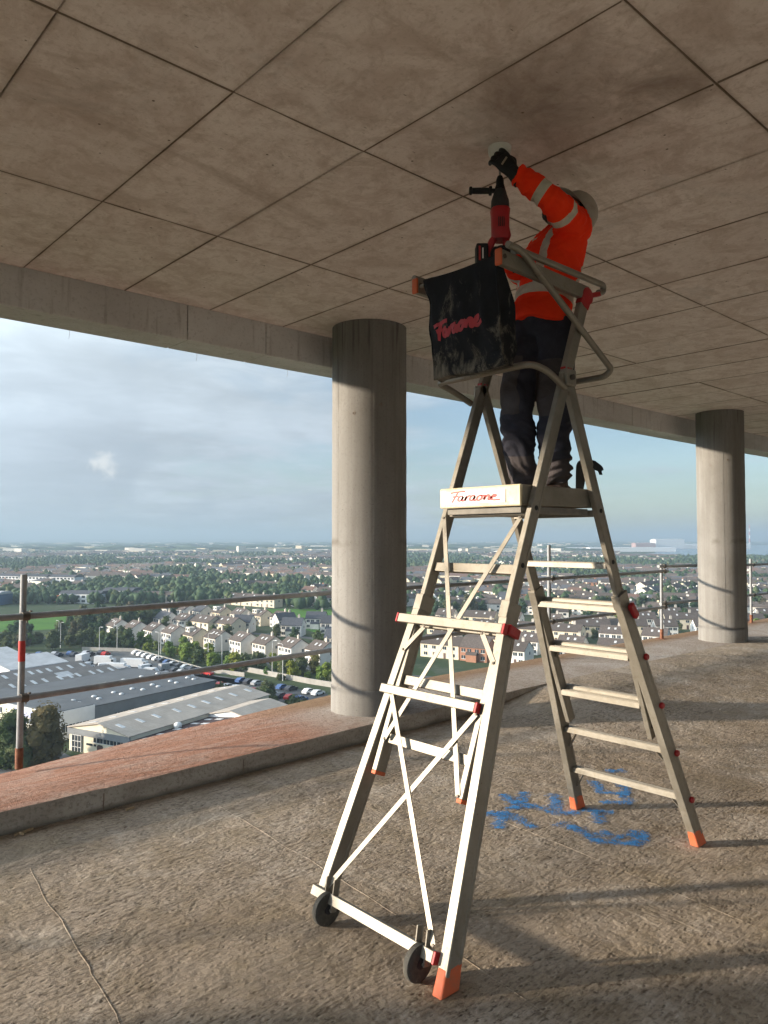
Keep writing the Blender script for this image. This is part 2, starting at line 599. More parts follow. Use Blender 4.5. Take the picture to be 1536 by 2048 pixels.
def mat_beam():
    k = NT('beam_concrete')
    p = k.geo()
    big = k.noise(k.mapping(p, (0.5, 1, 1.2)), 1.6, 5, 0.65, 0.6)
    fine = k.noise(p, 38, 4, 0.65)
    streak = k.noise(k.mapping(p, (9, 9, 0.8)), 1.5, 4, 0.6)
    c = k.mix(k.ramp(big, [(0.3, 0.0), (0.7, 1.0)]), (0.470, 0.455, 0.450), (0.665, 0.660, 0.662))
    c = k.mix(k.ramp(streak, [(0.58, 0.0), (0.72, 0.55)]), c, (0.265, 0.244, 0.233))
    c = k.mix(k.ramp(k.voronoi(p, 7), [(0.03, 0.8), (0.05, 0.0)]), c, (0.164, 0.149, 0.138))
    c = k.mix(k.ramp(fine, [(0.33, 0.35), (0.46, 0.0)]), c, (0.250, 0.233, 0.223))
    return k.set(c, 0.85, 0.0, k.bump(k.math('ADD', fine, big), 0.3, 0.006), 0.25)


def mat_column():
    k = NT('column_concrete')
    p = k.geo()
    sep = k.n('ShaderNodeSeparateXYZ')
    k.link(p, sep.inputs[0])
    z = sep.outputs[2]
    big = k.noise(k.mapping(p, (1, 1, 0.55)), 2.0, 5, 0.62, 0.5)
    fine = k.noise(p, 55, 4, 0.65)
    vert = k.noise(k.mapping(p, (14, 14, 0.35)), 1.0, 4, 0.6)
    drip = k.noise(k.mapping(p, (26, 26, 0.9)), 1.0, 4, 0.55, 0.1)
    c = k.mix(k.ramp(big, [(0.3, 0.0), (0.7, 1.0)]), (0.198, 0.188, 0.172), (0.266, 0.258, 0.244))
    c = k.mix(k.ramp(vert, [(0.4, 0.35), (0.55, 0.0)]), c, (0.154, 0.142, 0.131))
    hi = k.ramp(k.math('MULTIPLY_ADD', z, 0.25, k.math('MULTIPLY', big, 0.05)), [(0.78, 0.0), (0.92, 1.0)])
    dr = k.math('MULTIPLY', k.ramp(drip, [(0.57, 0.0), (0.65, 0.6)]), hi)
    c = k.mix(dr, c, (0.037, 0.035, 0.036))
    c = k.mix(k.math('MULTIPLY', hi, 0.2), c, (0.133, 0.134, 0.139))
    # a rusty tide mark at chest height
    zz = k.math('ABSOLUTE', k.math('SUBTRACT', k.math('ADD', z, k.math('MULTIPLY', big, 0.12)), 1.79))
    tide = k.math('MULTIPLY', k.ramp(zz, [(0.0, 0.75), (0.055, 0.0)]), k.ramp(k.noise(p, 2.3, 3), [(0.5, 0.0), (0.62, 1.0)]))
    c = k.mix(tide, c, (0.096, 0.075, 0.055))
    # dark line of the pour joint
    zj = k.math('ABSOLUTE', k.math('SUBTRACT', k.math('ADD', z, k.math('MULTIPLY', fine, 0.03)), 0.372))
    c = k.mix(k.math('MULTIPLY', k.ramp(zj, [(0.0, 0.8), (0.03, 0.0)]), k.ramp(big, [(0.4, 0.2), (0.6, 1.0)])), c, (0.045, 0.042, 0.041))
    c = k.mix(k.ramp(k.voronoi(p, 16), [(0.05, 0.6), (0.085, 0.0)]), c, (0.083, 0.076, 0.071))
    c = k.mix(k.ramp(fine, [(0.33, 0.35), (0.46, 0.0)]), c, (0.116, 0.108, 0.100))
    return k.set(c, 0.85, 0.0, k.bump(k.math('ADD', fine, k.math('MULTIPLY', vert, 0.6)), 0.28, 0.005), 0.25)


def mat_galv():
    k = NT('galvanised_tube')
    p = k.co()
    nz = k.noise(p, 9, 5, 0.65, 0.4)
    c = k.mix(k.ramp(nz, [(0.3, 0.0), (0.7, 1.0)]), (0.19, 0.197, 0.205), (0.33, 0.338, 0.345))
    c = k.mix(k.ramp(k.noise(p, 30, 4, 0.7), [(0.62, 0.0), (0.74, 0.4)]), c, (0.12, 0.085, 0.06))
    return k.set(c, k.ramp(nz, [(0.2, 0.5), (0.8, 0.7)]), 0.1, k.bump(k.noise(p, 60, 3), 0.15, 0.002))


def mat_rust():
    k = NT('rust')
    p = k.co()
    nz = k.noise(p, 22, 5, 0.7, 0.4)
    c = k.mix(k.ramp(nz, [(0.3, 0.0), (0.7, 1.0)]), (0.105, 0.038, 0.02), (0.26, 0.11, 0.06))
    return k.set(c, 0.9, 0.0, k.bump(nz, 0.4, 0.003))


M['floor'] = mat_floor()
M['strip'] = mat_strip()
M['kerb'] = mat_kerb_face()
M['ceiling'] = mat_ceiling()
M['fin'] = mat_fin()
M['beam'] = mat_beam()
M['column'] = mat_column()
simple('core_concrete', (0.45, 0.43, 0.40), 0.85, 0, 0.15, 1.5, 0.2)  # pale concrete for the added bounce walls
M['core'] = M['core_concrete']
M['galv'] = mat_galv()
M['rust'] = mat_rust()
simple('coupler_steel', (0.11, 0.095, 0.08), 0.55, 0.5, 0.3, 25)
simple('red_paint', (0.42, 0.035, 0.03), 0.6, 0, 0.2, 20)
simple('old_timber', (0.34, 0.25, 0.15), 0.85, 0, 0.3, 30)


# ------------------------------------------------------------------ floor, kerb and slab edge
def smooth(a, b, x):
    t = max(0.0, min(1.0, (x - a) / (b - a)))
    return t * t * (3 - 2 * t)


KX = [-16, -3, 1.36, 2.3, 3.6, 5.57, 7.0, 40]
KY = [4.80, 4.84, 4.87, 4.89, 4.95, 5.06, 5.08, 5.08]
KERB_H = 0.14
EDGE_Y = 6.27


def kerb_y(x):
    return float(np.interp(x, KX, KY))


def floor_z(x, y):
    r = KERB_H * smooth(3.2, 4.95, y) * smooth(5.6, 7.4, x)
    return r + 0.006 * mnoise.noise((x * 0.7, y * 0.7, 0.3)) * smooth(5.2, 3.5, y)


def edge_z(x):
    return float(np.interp(x, [-16, 1.0, 1.8, 2.8, 4.2, 5.0, 40], [-0.03, -0.03, -0.02, 0.04, 0.105, 0.14, 0.14]))


xs = [-5, -4, -3] + [round(-2 + 0.12 * i, 3) for i in range(151)] + [17, 19, 21, 23]
fr = [0, 0.1, 0.2, 0.3] + [0.35 + 0.0125 * i for i in range(53)]
b = MB()
nx, ny = len(xs), len(fr)
vs = []
for f_ in fr:
    for x in xs:
        y = -5.4 + (kerb_y(x) + 5.4) * f_ if f_ < 1 else kerb_y(x) + 0.012
        vs.append((x, y, floor_z(x, y)))
b.add(vs, [(j * nx + i, j * nx + i + 1, (j + 1) * nx + i + 1, (j + 1) * nx + i) for j in range(ny - 1) for i in range(nx - 1)])
floor = tag(b.build('floor', M['floor'], smooth=True), kind='structure')

# raised edge strip with its chipped kerb face, the slab face outside and the soffit below
rng = random.Random(5)
exs = [-5, -4, -3, -2] + [round(-1 + 0.045 * i, 3) for i in range(180)] + [round(7.2 + 0.3 * i, 2) for i in range(40)] + [20, 23]
b = MB()
rows = []
for x in exs:
    ky = kerb_y(x)
    chip = 0.010 * mnoise.noise((x * 6, 0.2, 0.7)) + 0.007 * mnoise.noise((x * 21, 1.2, 0.7))
    chip2 = max(0.0, mnoise.noise((x * 3.1, 4.2, 0.1)) - 0.25) * 0.05
    ez = edge_z(x)
    col = [(x, ky, floor_z(x, ky) - 0.10), (x, ky + 0.004 * mnoise.noise((x * 9, 3.3, 0.5)), KERB_H - 0.022 - chip2),
           (x, ky + 0.010 + chip + chip2 * 0.8, KERB_H - 0.002)]
    for t in (0.12, 0.25, 0.4, 0.55, 0.7, 0.85, 0.97):
        y = ky + 0.02 + (EDGE_Y - ky - 0.02) * t
        col.append((x, y, KERB_H + (ez - KERB_H) * smooth(0.1, 1.0, t) + 0.005 * mnoise.noise((x * 1.7, y * 1.7, 2.2))))
    ye = EDGE_Y + 0.012 * mnoise.noise((x * 5, 9.2, 0.4))
    col += [(x, ye, ez - 0.012), (x, ye, -0.32)]
    rows.append(col)
m_ = len(rows[0])
vs = [p for c_ in rows for p in c_]
fs, mi = [], []
for i in range(len(rows) - 1):
    for j in range(m_ - 1):
        fs.append((i * m_ + j, (i + 1) * m_ + j, (i + 1) * m_ + j + 1, i * m_ + j + 1))
        mi.append(1 if j < 2 else 0)
b.add(vs, fs)
b.m = mi
strip = tag(b.build('raised_slab_edge', [M['strip'], M['kerb']], smooth=True, angle=35), kind='structure')
for jx in (1.02, 1.98, 3.05, 4.6, 5.5):      # shutter joints in the kerb face
    b = MB().bar((jx, kerb_y(jx) - 0.003, 0.008), (jx + 0.004, kerb_y(jx) - 0.003, KERB_H - 0.03), 0.006, 0.006, (1, 0, 0))
    b.build('joint', M['fin'], strip)

# ridges and cracks left by the pour
def ridge(pts, w, h, name='floor_joint', mat=None):
    b = MB()
    out = []
    for i in range(len(pts) - 1):
        p, q = Vector(pts[i]), Vector(pts[i + 1])
        n = max(2, int((q - p).length / 0.05))
        for k in range(n + (i == len(pts) - 2)):
            t = k / n
            c = p.lerp(q, t)
            out.append((c.x + 0.012 * mnoise.noise((c.x * 4, c.y * 4, i)), c.y + 0.012 * mnoise.noise((c.x * 4, c.y * 4, 7 + i))))
    vs, fs = [], []
    for i, (x, y) in enumerate(out):
        a = out[max(0, i - 1)]
        c = out[min(len(out) - 1, i + 1)]
        d = Vector((c[0] - a[0], c[1] - a[1])).normalized()
        nx_, ny_ = -d.y, d.x
        ww = 0.42 * w * (0.7 + 0.6 * abs(mnoise.noise((x * 9, y * 9, 1.1))))
        hh = 0.28 * h * (0.45 + 0.9 * abs(mnoise.noise((x * 6, y * 6, 5.1))))
        z = floor_z(x, y)
        vs += [(x - nx_ * ww, y - ny_ * ww, z - 0.002), (x, y, z + hh), (x + nx_ * ww, y + ny_ * ww, z - 0.002)]
    for i in range(len(out) - 1):
        fs += [(3 * i, 3 * i + 3, 3 * i + 4, 3 * i + 1), (3 * i + 1, 3 * i + 4, 3 * i + 5, 3 * i + 2)]
    b.add(vs, fs)
    return b.build(name, mat or M['floor'], floor, smooth=False)


ridge([(2.6, 4.72), (2.56, 4.19), (2.5, 3.19), (2.42, 2.23), (2.34, 1.5), (2.3, 0.9)], 0.010, 0.011)
ridge([(2.57, 4.18), (3.45, 4.17), (4.6, 4.05)], 0.008, 0.008)
ridge([(3.76, 3.1), (3.72, 2.6), (3.64, 1.95), (3.57, 1.39), (3.5, 0.7)], 0.010, 0.011)
ridge([(1.36, 4.3), (1.30, 3.95), (1.27, 3.55), (1.22, 3.1), (1.18, 2.73), (1.12, 2.3)], 0.009, 0.013)
ridge([(5.05, 4.3), (5.35, 3.75), (5.9, 3.6), (6.4, 3.2)], 0.006, 0.006)
for x, y, a, l in ((1.42, 4.80, 0.5, 0.13), (1.47, 4.78, 1.9, 0.07), (2.08, 4.76, 0.2, 0.06)):
    b = MB().bar((x, y, 0.012), (x + l * math.cos(a), y + l * math.sin(a) * 0.4, 0.016), 0.014, 0.01, (0, 0, 1))
    tag(b.build('timber_scrap', M['old_timber'], bevel=0.002),
        {0.5: 'long pale timber splinter lying at the foot of the kerb', 1.9: 'short timber chip beside the long splinter at the kerb',
         0.2: 'tiny timber scrap at the kerb further right along it'}[a], 'timber scrap', 'timber scraps along the kerb')

# ------------------------------------------------------------------ ceiling: slab with its formwork panels
CEIL = 3.8
b = MB().box((9, 0.3, CEIL + 0.045 + 0.13), (28, 11.4, 0.26))
ceiling = tag(b.build('ceiling', M['fin']), kind='structure')
PX, PY, X0, Y0 = 0.785, 1.515, 0.985, 6.005
rest = MB()
rng = random.Random(11)
shared = {}
cth, sth = math.cos(R(47.77)), math.sin(R(47.77))
for i in range(-7, 27):
    for j in range(1, 9):
        if Y0 - j * PY < -5.5:
            continue
        xa, yb = X0 + i * PX, Y0 - (j - 1) * PY
        ya = yb - PY
        xm, ym = xa + PX / 2, (ya + yb) / 2
        fd, rd = xm * cth + ym * sth, xm * sth - ym * cth
        seen = fd > 1.9 and abs(rd) < fd * 0.52 + 1.3 and xm < 17.5
        g = 0.0045
        if not seen:
            rest.box((xm, ym, CEIL + 0.024), (PX - 2 * g, PY - 2 * g, 0.044))
            continue
        kind = rng.randrange(4)
        key = kind
        if key not in shared:
            gx, gy = (0.0015, 0.0028, 0.0038, 0.002)[kind], (0.0028, 0.0022, 0.0032, 0.004)[kind]
            hx, hy = PX / 2 - gx, PY / 2 - gy
            pb = MB()
            e = 0.004
            low = [(-hx + e, -hy + e, 0), (hx - e, -hy + e, 0), (hx - e, hy - e, 0), (-hx + e, hy - e, 0)]
            mid = [(-hx, -hy, e), (hx, -hy, e), (hx, hy, e), (-hx, hy, e)]
            top = [(-hx, -hy, 0.046), (hx, -hy, 0.046), (hx, hy, 0.046), (-hx, hy, 0.046)]
            pb.add(low + mid + top, [(3, 2, 1, 0), (8, 9, 10, 11)] + [(a_, (a_ + 1) % 4, 4 + (a_ + 1) % 4, 4 + a_) for a_ in range(4)]
                   + [(4 + a_, 4 + (a_ + 1) % 4, 8 + (a_ + 1) % 4, 8 + a_) for a_ in range(4)])
            shared[key] = pb.mesh('ceiling_panel', M['ceiling'])
        o = mesh_obj('ceiling_panel', shared[key], ceiling, (xm, ym, CEIL + rng.uniform(-0.0025, 0.0025)))
tag(rest.build('ceiling_panels_beyond', M['ceiling'], ceiling), kind='stuff')

# ragged grout seams squeezed out between the shutter panels
def seam(p, q, seed):
    n = max(4, int((Vector(q) - Vector(p)).length / 0.045))
    d = (Vector(q) - Vector(p)).normalized()
    nn = Vector((-d.y, d.x, 0))
    vs, fs = [], []
    for i in range(n + 1):
        c = Vector(p).lerp(Vector(q), i / n)
        v = c.x * 3.1 + c.y * 2.7
        off = 0.0030 * mnoise.noise((v, seed, 0.0)) + 0.0018 * mnoise.noise((v * 5, seed, 3.0))
        w = max(0.0006, 0.0034 + 0.0042 * mnoise.noise((v * 0.8, seed, 7.0)) + 0.0020 * mnoise.noise((v * 7, seed, 9.0)))
        h = 0.0035 + 0.0025 * mnoise.noise((v * 2, seed, 5.0))
        for a_, b_ in ((-w, 0.006), (-w * 0.5, -h), (w * 0.5, -h * 0.8), (w, 0.006)):
            t = c + nn * (off + a_)
            vs.append((t.x, t.y, CEIL + b_))
    for i in range(n):
        fs += [(4 * i + k, 4 * i + 4 + k, 4 * i + 5 + k, 4 * i + 1 + k) for k in range(3)]
    MB().add(vs, fs).build('formwork_seam', M['fin'], ceiling, smooth=True)


for i in range(-1, 22):
    for j in range(0, 5):
        if rng.random() < 0.82:
            yb = Y0 - j * PY
            seam((X0 + i * PX, yb - PY + 0.01, 0), (X0 + i * PX, yb - 0.01, 0), i * 1.7 + j * 5.3)
for j in range(1, 5):
    for i in range(-1, 21, 2):
        if rng.random() < 0.9:
            seam((X0 + i * PX, Y0 - j * PY, 0), (X0 + (i + 2) * PX, Y0 - j * PY, 0), i * 2.3 + j * 11.1)

# ------------------------------------------------------------------ edge beam
beam = tag(empty('edge_beam', (0, 6.2, 3.495)), kind='structure')
cuts = [-5, 0.2, 3.13, 3.94, 8.9, 10.62, 11.18, 16.2, 23]
for a_, c_ in zip(cuts[:-1], cuts[1:]):
    dy, dz = rng.uniform(-0.003, 0.003), rng.uniform(-0.003, 0.003)
    bb = MB().box(((a_ + c_) / 2, dy, 0.32 + dz), (c_ - a_ - 0.006, 0.392, 0.64))
    bb.build('beam_segment', M['beam'], beam, bevel=0.008)
for wx in (2.25, 3.42, 4.45):      # tie wires left hanging from the beam
    bb = MB().tube([(wx, 0.18, 0.01), (wx + 0.004, 0.182, -0.03), (wx - 0.003, 0.185, -0.075)], 0.0014, 5)
    bb.build('tie_wire', M['coupler_steel'], beam)

# ------------------------------------------------------------------ columns
def column(x, y, label):
    root = empty('column', (x, y, KERB_H))
    tag(root, label, 'column', 'round concrete columns along the slab edge')
    r = 0.36
    h = CEIL - KERB_H + 0.03
    b = MB().lathe([(r + 0.006, -0.06), (r + 0.006, 0.222), (r + 0.001, 0.228)], 72)
    b.build('base_pour', M['column'], root, smooth=True, angle=40)
    prof = [(r, 0.2285)] + [(r + 0.0012 * math.sin(i * 2.1), 0.2285 + (h - 0.2285) * i / 26) for i in range(1, 26)] + [(r, h)]
    b = MB().lathe(prof, 72)
    b.build('shaft', M['column'], root, smooth=True, angle=40)
    for hx in (-0.95, 0.12, 2.2):      # seams of the round shutter
        a0 = math.atan2(-y, -x) + hx
        vs, fs = [], []
        for i in range(60):
            z = 0.24 + (h - 0.26) * i / 59
            da = 0.004 * mnoise.noise((z * 6, hx, x)) + 0.002 * mnoise.noise((z * 30, hx, x))
            for q_, rr in ((-0.004, -0.001), (0.0, 0.0022 + 0.0012 * mnoise.noise((z * 9, hx, 2))), (0.004, -0.001)):
                vs.append((math.cos(a0 + da + q_) * (r + rr + 0.0008), math.sin(a0 + da + q_) * (r + rr + 0.0008), z))
        fs = [(3 * i + k, 3 * i + 3 + k, 3 * i + 4 + k, 3 * i + 1 + k) for i in range(59) for k in range(2)]
        MB().add(vs, fs).build('shutter_seam', M['column'], root, smooth=True)
    for hx, hz in ((-0.4, 2.78), (0.3, 2.86)):
        a0 = math.atan2(-y, -x) + hx
        p = Vector((math.cos(a0) * (r + 0.001), math.sin(a0) * (r + 0.001), hz))
        b = MB().lathe([(0.014, -0.004), (0.014, 0.003), (0.010, 0.003), (0.010, -0.002)], 14, p, (math.cos(a0), math.sin(a0), 0))
        b.build('tie_hole', M['fin'], root, smooth=True, angle=40)


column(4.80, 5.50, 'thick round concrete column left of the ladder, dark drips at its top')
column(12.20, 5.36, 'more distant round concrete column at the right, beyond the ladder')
column(-3.36, 5.5, 'round concrete column beyond the left edge, seen only by its shadow')
for (x, y) in ((19.6, 5.36),):
    column(x, y, 'round concrete column further along the slab edge, out of view')
for (x, y) in ((-3.36, -4.7), (4.8, -4.7), (12.2, -4.7), (19.6, -4.7)):
    column(x, y, 'round concrete column on the opposite slab edge, behind the viewer')

# ------------------------------------------------------------------ scaffold tube guard rail
guard = empty('scaffold_guard_rail', (1.83, 6.1, 0.05))
tag(guard, 'galvanised scaffold tube guard rail along the open slab edge', 'guard rail')
GO = Vector((1.83, 6.1, 0.05))
RT = 0.0242


def gp(x, y, z):
    return Vector((x, y, z)) - GO


def post(x, z0, z1, plate=True, red=None, sleeve=0.16):
    y = 6.1
    b = MB().tube([gp(x, y, z0 + 0.004), gp(x + 0.012, y, z1)], RT, 16)
    p = b.build('post', M['galv'], guard, smooth=True, angle=50)
    b = MB().lathe([(RT + 0.004, 0.0), (RT + 0.005, sleeve), (RT + 0.001, sleeve + 0.004)], 16, gp(x, y, z0))
    b.build('rusty_sleeve', M['rust'], p, smooth=True, angle=50)
    if plate:
        b = MB().box(gp(x, y, z0 + 0.006), (0.17, 0.15, 0.008))
        b.build('base_plate', M['rust'], p, bevel=0.002)
    if red:
        b = MB().lathe([(RT + 0.0012, red[0] - 0.05), (RT + 0.0014, red[0] - 0.045), (RT + 0.0014, red[1] - 0.05), (RT + 0.0012, red[1] - 0.045)], 16, gp(x + 0.006, y, 0.05))
        b.build('red_band', M['red_paint'], p, smooth=True, angle=50)
    return p


post(1.83, 0.030, 1.485, False, (0.83, 0.98), 0.15)
post(8.55, 0.132, 1.675)
post(11.63, 0.132, 1.355)
post(15.14, 0.132, 1.375)
post(-2.6, -0.03, 1.48)
post(19.0, 0.132, 1.375)
YR = 6.1 - 2 * RT - 0.003
for pts in ([(-4.9, 1.145), (1.83, 1.172), (4.8, 1.212), (11.75, 1.235)], [(-4.9, 0.52), (1.83, 0.562), (4.8, 0.635), (11.72, 0.655)],
            [(11.45, 1.318), (12.9, 1.303), (15.1, 1.262), (22, 1.25)], [(11.5, 0.717), (12.9, 0.702), (15.1, 0.68), (22, 0.67)]):
    dense = []
    for (xa, za), (xb, zb) in zip(pts[:-1], pts[1:]):
        dense += [gp(xa + (xb - xa) * t / 6, YR, za + (zb - za) * t / 6) for t in range(6)]
    dense.append(gp(pts[-1][0], YR, pts[-1][1]))
    MB().tube(dense, RT, 14).build('rail', M['galv'], guard, smooth=True, angle=50)


def coupler(x, z):
    c = gp(x, 6.1, z)
    b = MB()
    b.lathe([(RT + 0.008, -0.025), (RT + 0.009, 0.025)], 14, c)
    c2 = gp(x, YR, z)
    b.lathe([(RT + 0.008, -0.025), (RT + 0.009, 0.025)], 14, c2, (1, 0, 0))
    b.box(c.lerp(c2, 0.5), (0.05, 0.05, 0.05))
    b.tube([c + Vector((0.035, -0.05, -0.008)), c + Vector((0.035, 0.055, -0.008))], 0.007, 6)
    b.lathe([(0.013, 0), (0.013, 0.012)], 6, c2 + Vector((0.02, -0.046, 0.034)), (0, 0, 1))
    b.tube([c2 + Vector((0.01, 0.0, 0.036)), c2 + Vector((0.01, 0.0, -0.05))], 0.006, 6)
    b.box(c + Vector((0.045, -0.01, 0.0)), (0.02, 0.05, 0.035))
    b.build('coupler', M['coupler_steel'], guard, smooth=True, angle=40)


for x, z in ((1.845, 1.172), (1.845, 0.562), (8.56, 1.224), (8.56, 0.645), (11.645, 1.235), (11.645, 0.655), (11.645, 1.316), (11.645, 0.716),
             (15.15, 1.262), (15.15, 0.68), (-2.6, 1.152), (-2.6, 0.535)):
    coupler(x, z)

# ------------------------------------------------------------------ blue spray marks on the floor
def mat_spray():
    k = NT('blue_spray_paint')
    p = k.geo()
    at = k.n('ShaderNodeAttribute', attribute_name='edge')
    nz = k.noise(p, 17, 8, 0.85, 0.8)
    nz2 = k.noise(p, 120, 3, 0.8)
    v = k.math('ADD', at.outputs['Fac'], k.math('MULTIPLY', k.math('SUBTRACT', nz, 0.5), 4.4))
    v = k.math('ADD', v, k.math('MULTIPLY', k.math('SUBTRACT', nz2, 0.5), 2.4))
    a = k.ramp(v, [(0.42, 0.0), (0.92, 0.92)])
    c = k.mix(nz, (0.03, 0.16, 0.45), (0.07, 0.32, 0.70))
    k.set(c, 0.75, 0.0, k.bump(nz2, 0.5, 0.006), 0.3)
    tr = k.n('ShaderNodeBsdfTransparent')
    mx = k.n('ShaderNodeMixShader')
    k.link(a, mx.inputs[0])
    k.link(tr.outputs[0], mx.inputs[1])
    k.link(k.b.outputs[0], mx.inputs[2])
    k.link(mx.outputs[0], k.out.inputs[0])
    return k.m


M['spray'] = mat_spray()


def spray(name, label, strokes, w=0.055):
    b = MB()
    ed = []
    for si, st in enumerate(strokes):
        pts = [Vector((x, y, 0)) for x, y in st]
        out = []
        for i in range(len(pts) - 1):
            n = max(2, int((pts[i + 1] - pts[i]).length / 0.03))
            out += [pts[i].lerp(pts[i + 1], t / n) for t in range(n)]
        out.append(pts[-1])
        d0, d1 = (out[0] - out[1]).normalized(), (out[-1] - out[-2]).normalized()
        out = [out[0] + d0 * 0.05] + out + [out[-1] + d1 * 0.05]
        base = len(b.v)
        vs, fs = [], []
        for i, c in enumerate(out):
            d = (out[min(len(out) - 1, i + 1)] - out[max(0, i - 1)]).normalized()
            nrm = Vector((-d.y, d.x, 0))
            for s_, e_ in ((-1.9, -0.35), (-0.7, 0.62), (0, 0.80), (0.7, 0.62), (1.9, -0.35)):
                q = c + nrm * (s_ * w)
                vs.append((q.x, q.y, floor_z(q.x, q.y) + 0.004 + si * 0.0006))
                ed.append(-0.35 if i in (0, len(out) - 1) else e_)
        for i in range(len(out) - 1):
            fs += [(i * 5 + k, i * 5 + k + 1, i * 5 + k + 6, i * 5 + k + 5) for k in range(4)]
        b.add(vs, fs)
    o = b.build(name, M['spray'])
    at = o.data.attributes.new('edge', 'FLOAT', 'POINT')
    at.data.foreach_set('value', ed)
    return tag(o, label, 'paint mark', 'blue spray marks on the floor')


spray('spray_mark', 'blue spray paint scrawl of joined letters nearest the front ladder leg',
      [[(4.13, 3.34), (4.01, 3.11), (4.28, 3.27)], [(3.94, 3.15), (4.11, 3.07), (4.11, 2.91), (4.22, 2.79)], [(4.39, 3.11), (4.16, 2.92)],
       [(3.76, 3.18), (3.87, 3.10), (3.80, 2.84)], [(3.63, 2.99), (3.85, 3.10)], [(4.29, 2.80), (4.37, 2.64)], [(4.32, 2.72), (4.16, 2.61)]], 0.045)
spray('spray_mark', 'blue spray paint stroke ending in a blob, lowest of the floor marks',
      [[(3.97, 2.78), (3.98, 2.63), (3.91, 2.47), (4.06, 2.27)], [(4.03, 2.54), (4.04, 2.44), (4.22, 2.36), (4.06, 2.29)]], 0.05)
spray('spray_mark', 'blue spray paint loops on the floor behind the rear left ladder foot',
      [[(4.84, 3.08), (4.68, 2.91), (4.75, 2.78), (4.88, 2.85), (4.96, 2.94)], [(4.50, 2.80), (4.62, 2.69), (4.71, 2.76)], [(5.12, 3.15), (5.22, 3.06)]], 0.045)

# unseen walls added out of view to bounce sunlight up to the ceiling
fill_core = tag(empty('stair_core', (9.2, -2.2, 0)), kind='structure')
for i, (xa, xb) in enumerate(((4.4, 6.6), (7.8, 10.4), (11.6, 14.0))):
    MB().box(((xa + xb) / 2 - 9.2, 2.3, 1.92), (xb - xa, 0.25, 3.86)).build('core_wall', M['core'], fill_core, bevel=0.01)
for xa, xb in ((6.6, 7.8), (10.4, 11.6)):
    MB().box(((xa + xb) / 2 - 9.2, 2.3, 2.98), (xb - xa, 0.25, 1.74)).build('door_head', M['core'], fill_core, bevel=0.01)
for x in (4.52, 13.88):
    MB().box((x - 9.2, 0.92, 1.92), (0.25, 2.5, 3.86)).build('core_wall', M['core'], fill_core, bevel=0.01)
MB().box((0, -0.45, 1.92), (9.6, 0.25, 3.86)).build('core_wall', M['core'], fill_core, bevel=0.01)

# the tower below this storey
b = MB().box((9, 0.4, -20.95), (27.6, 11.3, 41.2))
tower = tag(b.build('tower_below', M['beam']), kind='structure')
# ------------------------------------------------------------------ platform stepladder
def mat_alu():
    k = NT('dusty_aluminium')
    p = k.co()
    nz = k.noise(p, 5, 5, 0.65, 0.4)
    fine = k.noise(p, 55, 4, 0.7)
    c = k.mix(k.ramp(nz, [(0.3, 0.0), (0.7, 1.0)]), (0.205, 0.185, 0.150), (0.31, 0.285, 0.24))
    c = k.mix(k.ramp(k.noise(p, 16, 5, 0.75, 0.5), [(0.58, 0.0), (0.72, 0.6)]), c, (0.20, 0.165, 0.12))
    c = k.mix(k.ramp(fine, [(0.33, 0.5), (0.43, 0.0)]), c, (0.2, 0.165, 0.12))
    c = k.mix(k.ramp(k.noise(k.mapping(p, (3, 3, 0.6)), 9, 6, 0.75, 0.4), [(0.55, 0.0), (0.70, 0.5)]), c, (0.23, 0.19, 0.135))
    c = k.mix(k.ramp(k.voronoi(p, 21), [(0.05, 0.85), (0.09, 0.0)]), c, (0.16, 0.13, 0.10))
    return k.set(c, k.ramp(nz, [(0.3, 0.35), (0.7, 0.6)]), 0.4, k.bump(fine, 0.12, 0.002), 0.4)


def mat_dirty(name, col, dirt, rough=0.55, amount=0.6):
    k = NT(name)
    p = k.co()
    nz = k.noise(p, 11, 6, 0.72, 0.5)
    c = k.mix(k.ramp(nz, [(0.48, 0.0), (0.74, amount)]), col, dirt)
    c = k.mix(k.ramp(k.noise(p, 60, 3, 0.7), [(0.62, 0.0), (0.72, amount)]), c, dirt)
    return k.set(c, k.ramp(nz, [(0.3, rough - 0.1), (0.7, rough + 0.1)]), 0.0, None, 0.4)


M['alu'] = mat_alu()
M['orange_rubber'] = mat_dirty('orange_rubber', (0.62, 0.13, 0.05), (0.33, 0.17, 0.10), 0.65)
M['red_plastic'] = mat_dirty('red_plastic', (0.40, 0.018, 0.022), (0.17, 0.05, 0.04), 0.45, 0.4)
M['tyre'] = mat_dirty('grey_tyre', (0.055, 0.052, 0.045), (0.20, 0.18, 0.14), 0.85)
M['fascia'] = mat_dirty('yellowed_fascia', (0.66, 0.58, 0.40), (0.40, 0.30, 0.14), 0.55)
M['sticker'] = mat_dirty('white_sticker', (0.80, 0.79, 0.76), (0.6, 0.55, 0.42), 0.4, 0.3)
simple('red_ink', (0.50, 0.035, 0.03), 0.5, 0, 0.25, 40)
simple('black_rubber', (0.012, 0.012, 0.014), 0.6, 0, 0.3, 20)
simple('grey_deck', (0.20, 0.185, 0.16), 0.75, 0.0, 0.25, 14, 0.3)

LO = Vector((3.21, 2.45, 0.0))
ladder = empty('platform_stepladder', LO)
tag(ladder, 'tall aluminium platform stepladder with wheels, guard frame and orange feet', 'stepladder')
HZ = 2.58
FX, RX = -1.03 / HZ, 1.09 / HZ


def fl(z, y, off=0.0):
    """point on the front frame; off = forward of it (towards -X)"""
    return Vector((FX * (HZ - z) - off, y, z))


def rl(z, y, off=0.0):
    return Vector((RX * (HZ - z) + off, y, z))


def lb(name, p, q, w, h, side=(0, 1, 0), mat='alu', parent=None, bevel=0.003):
    return MB().bar(p, q, w, h, side).build(name, M[mat], parent or ladder, bevel=bevel)


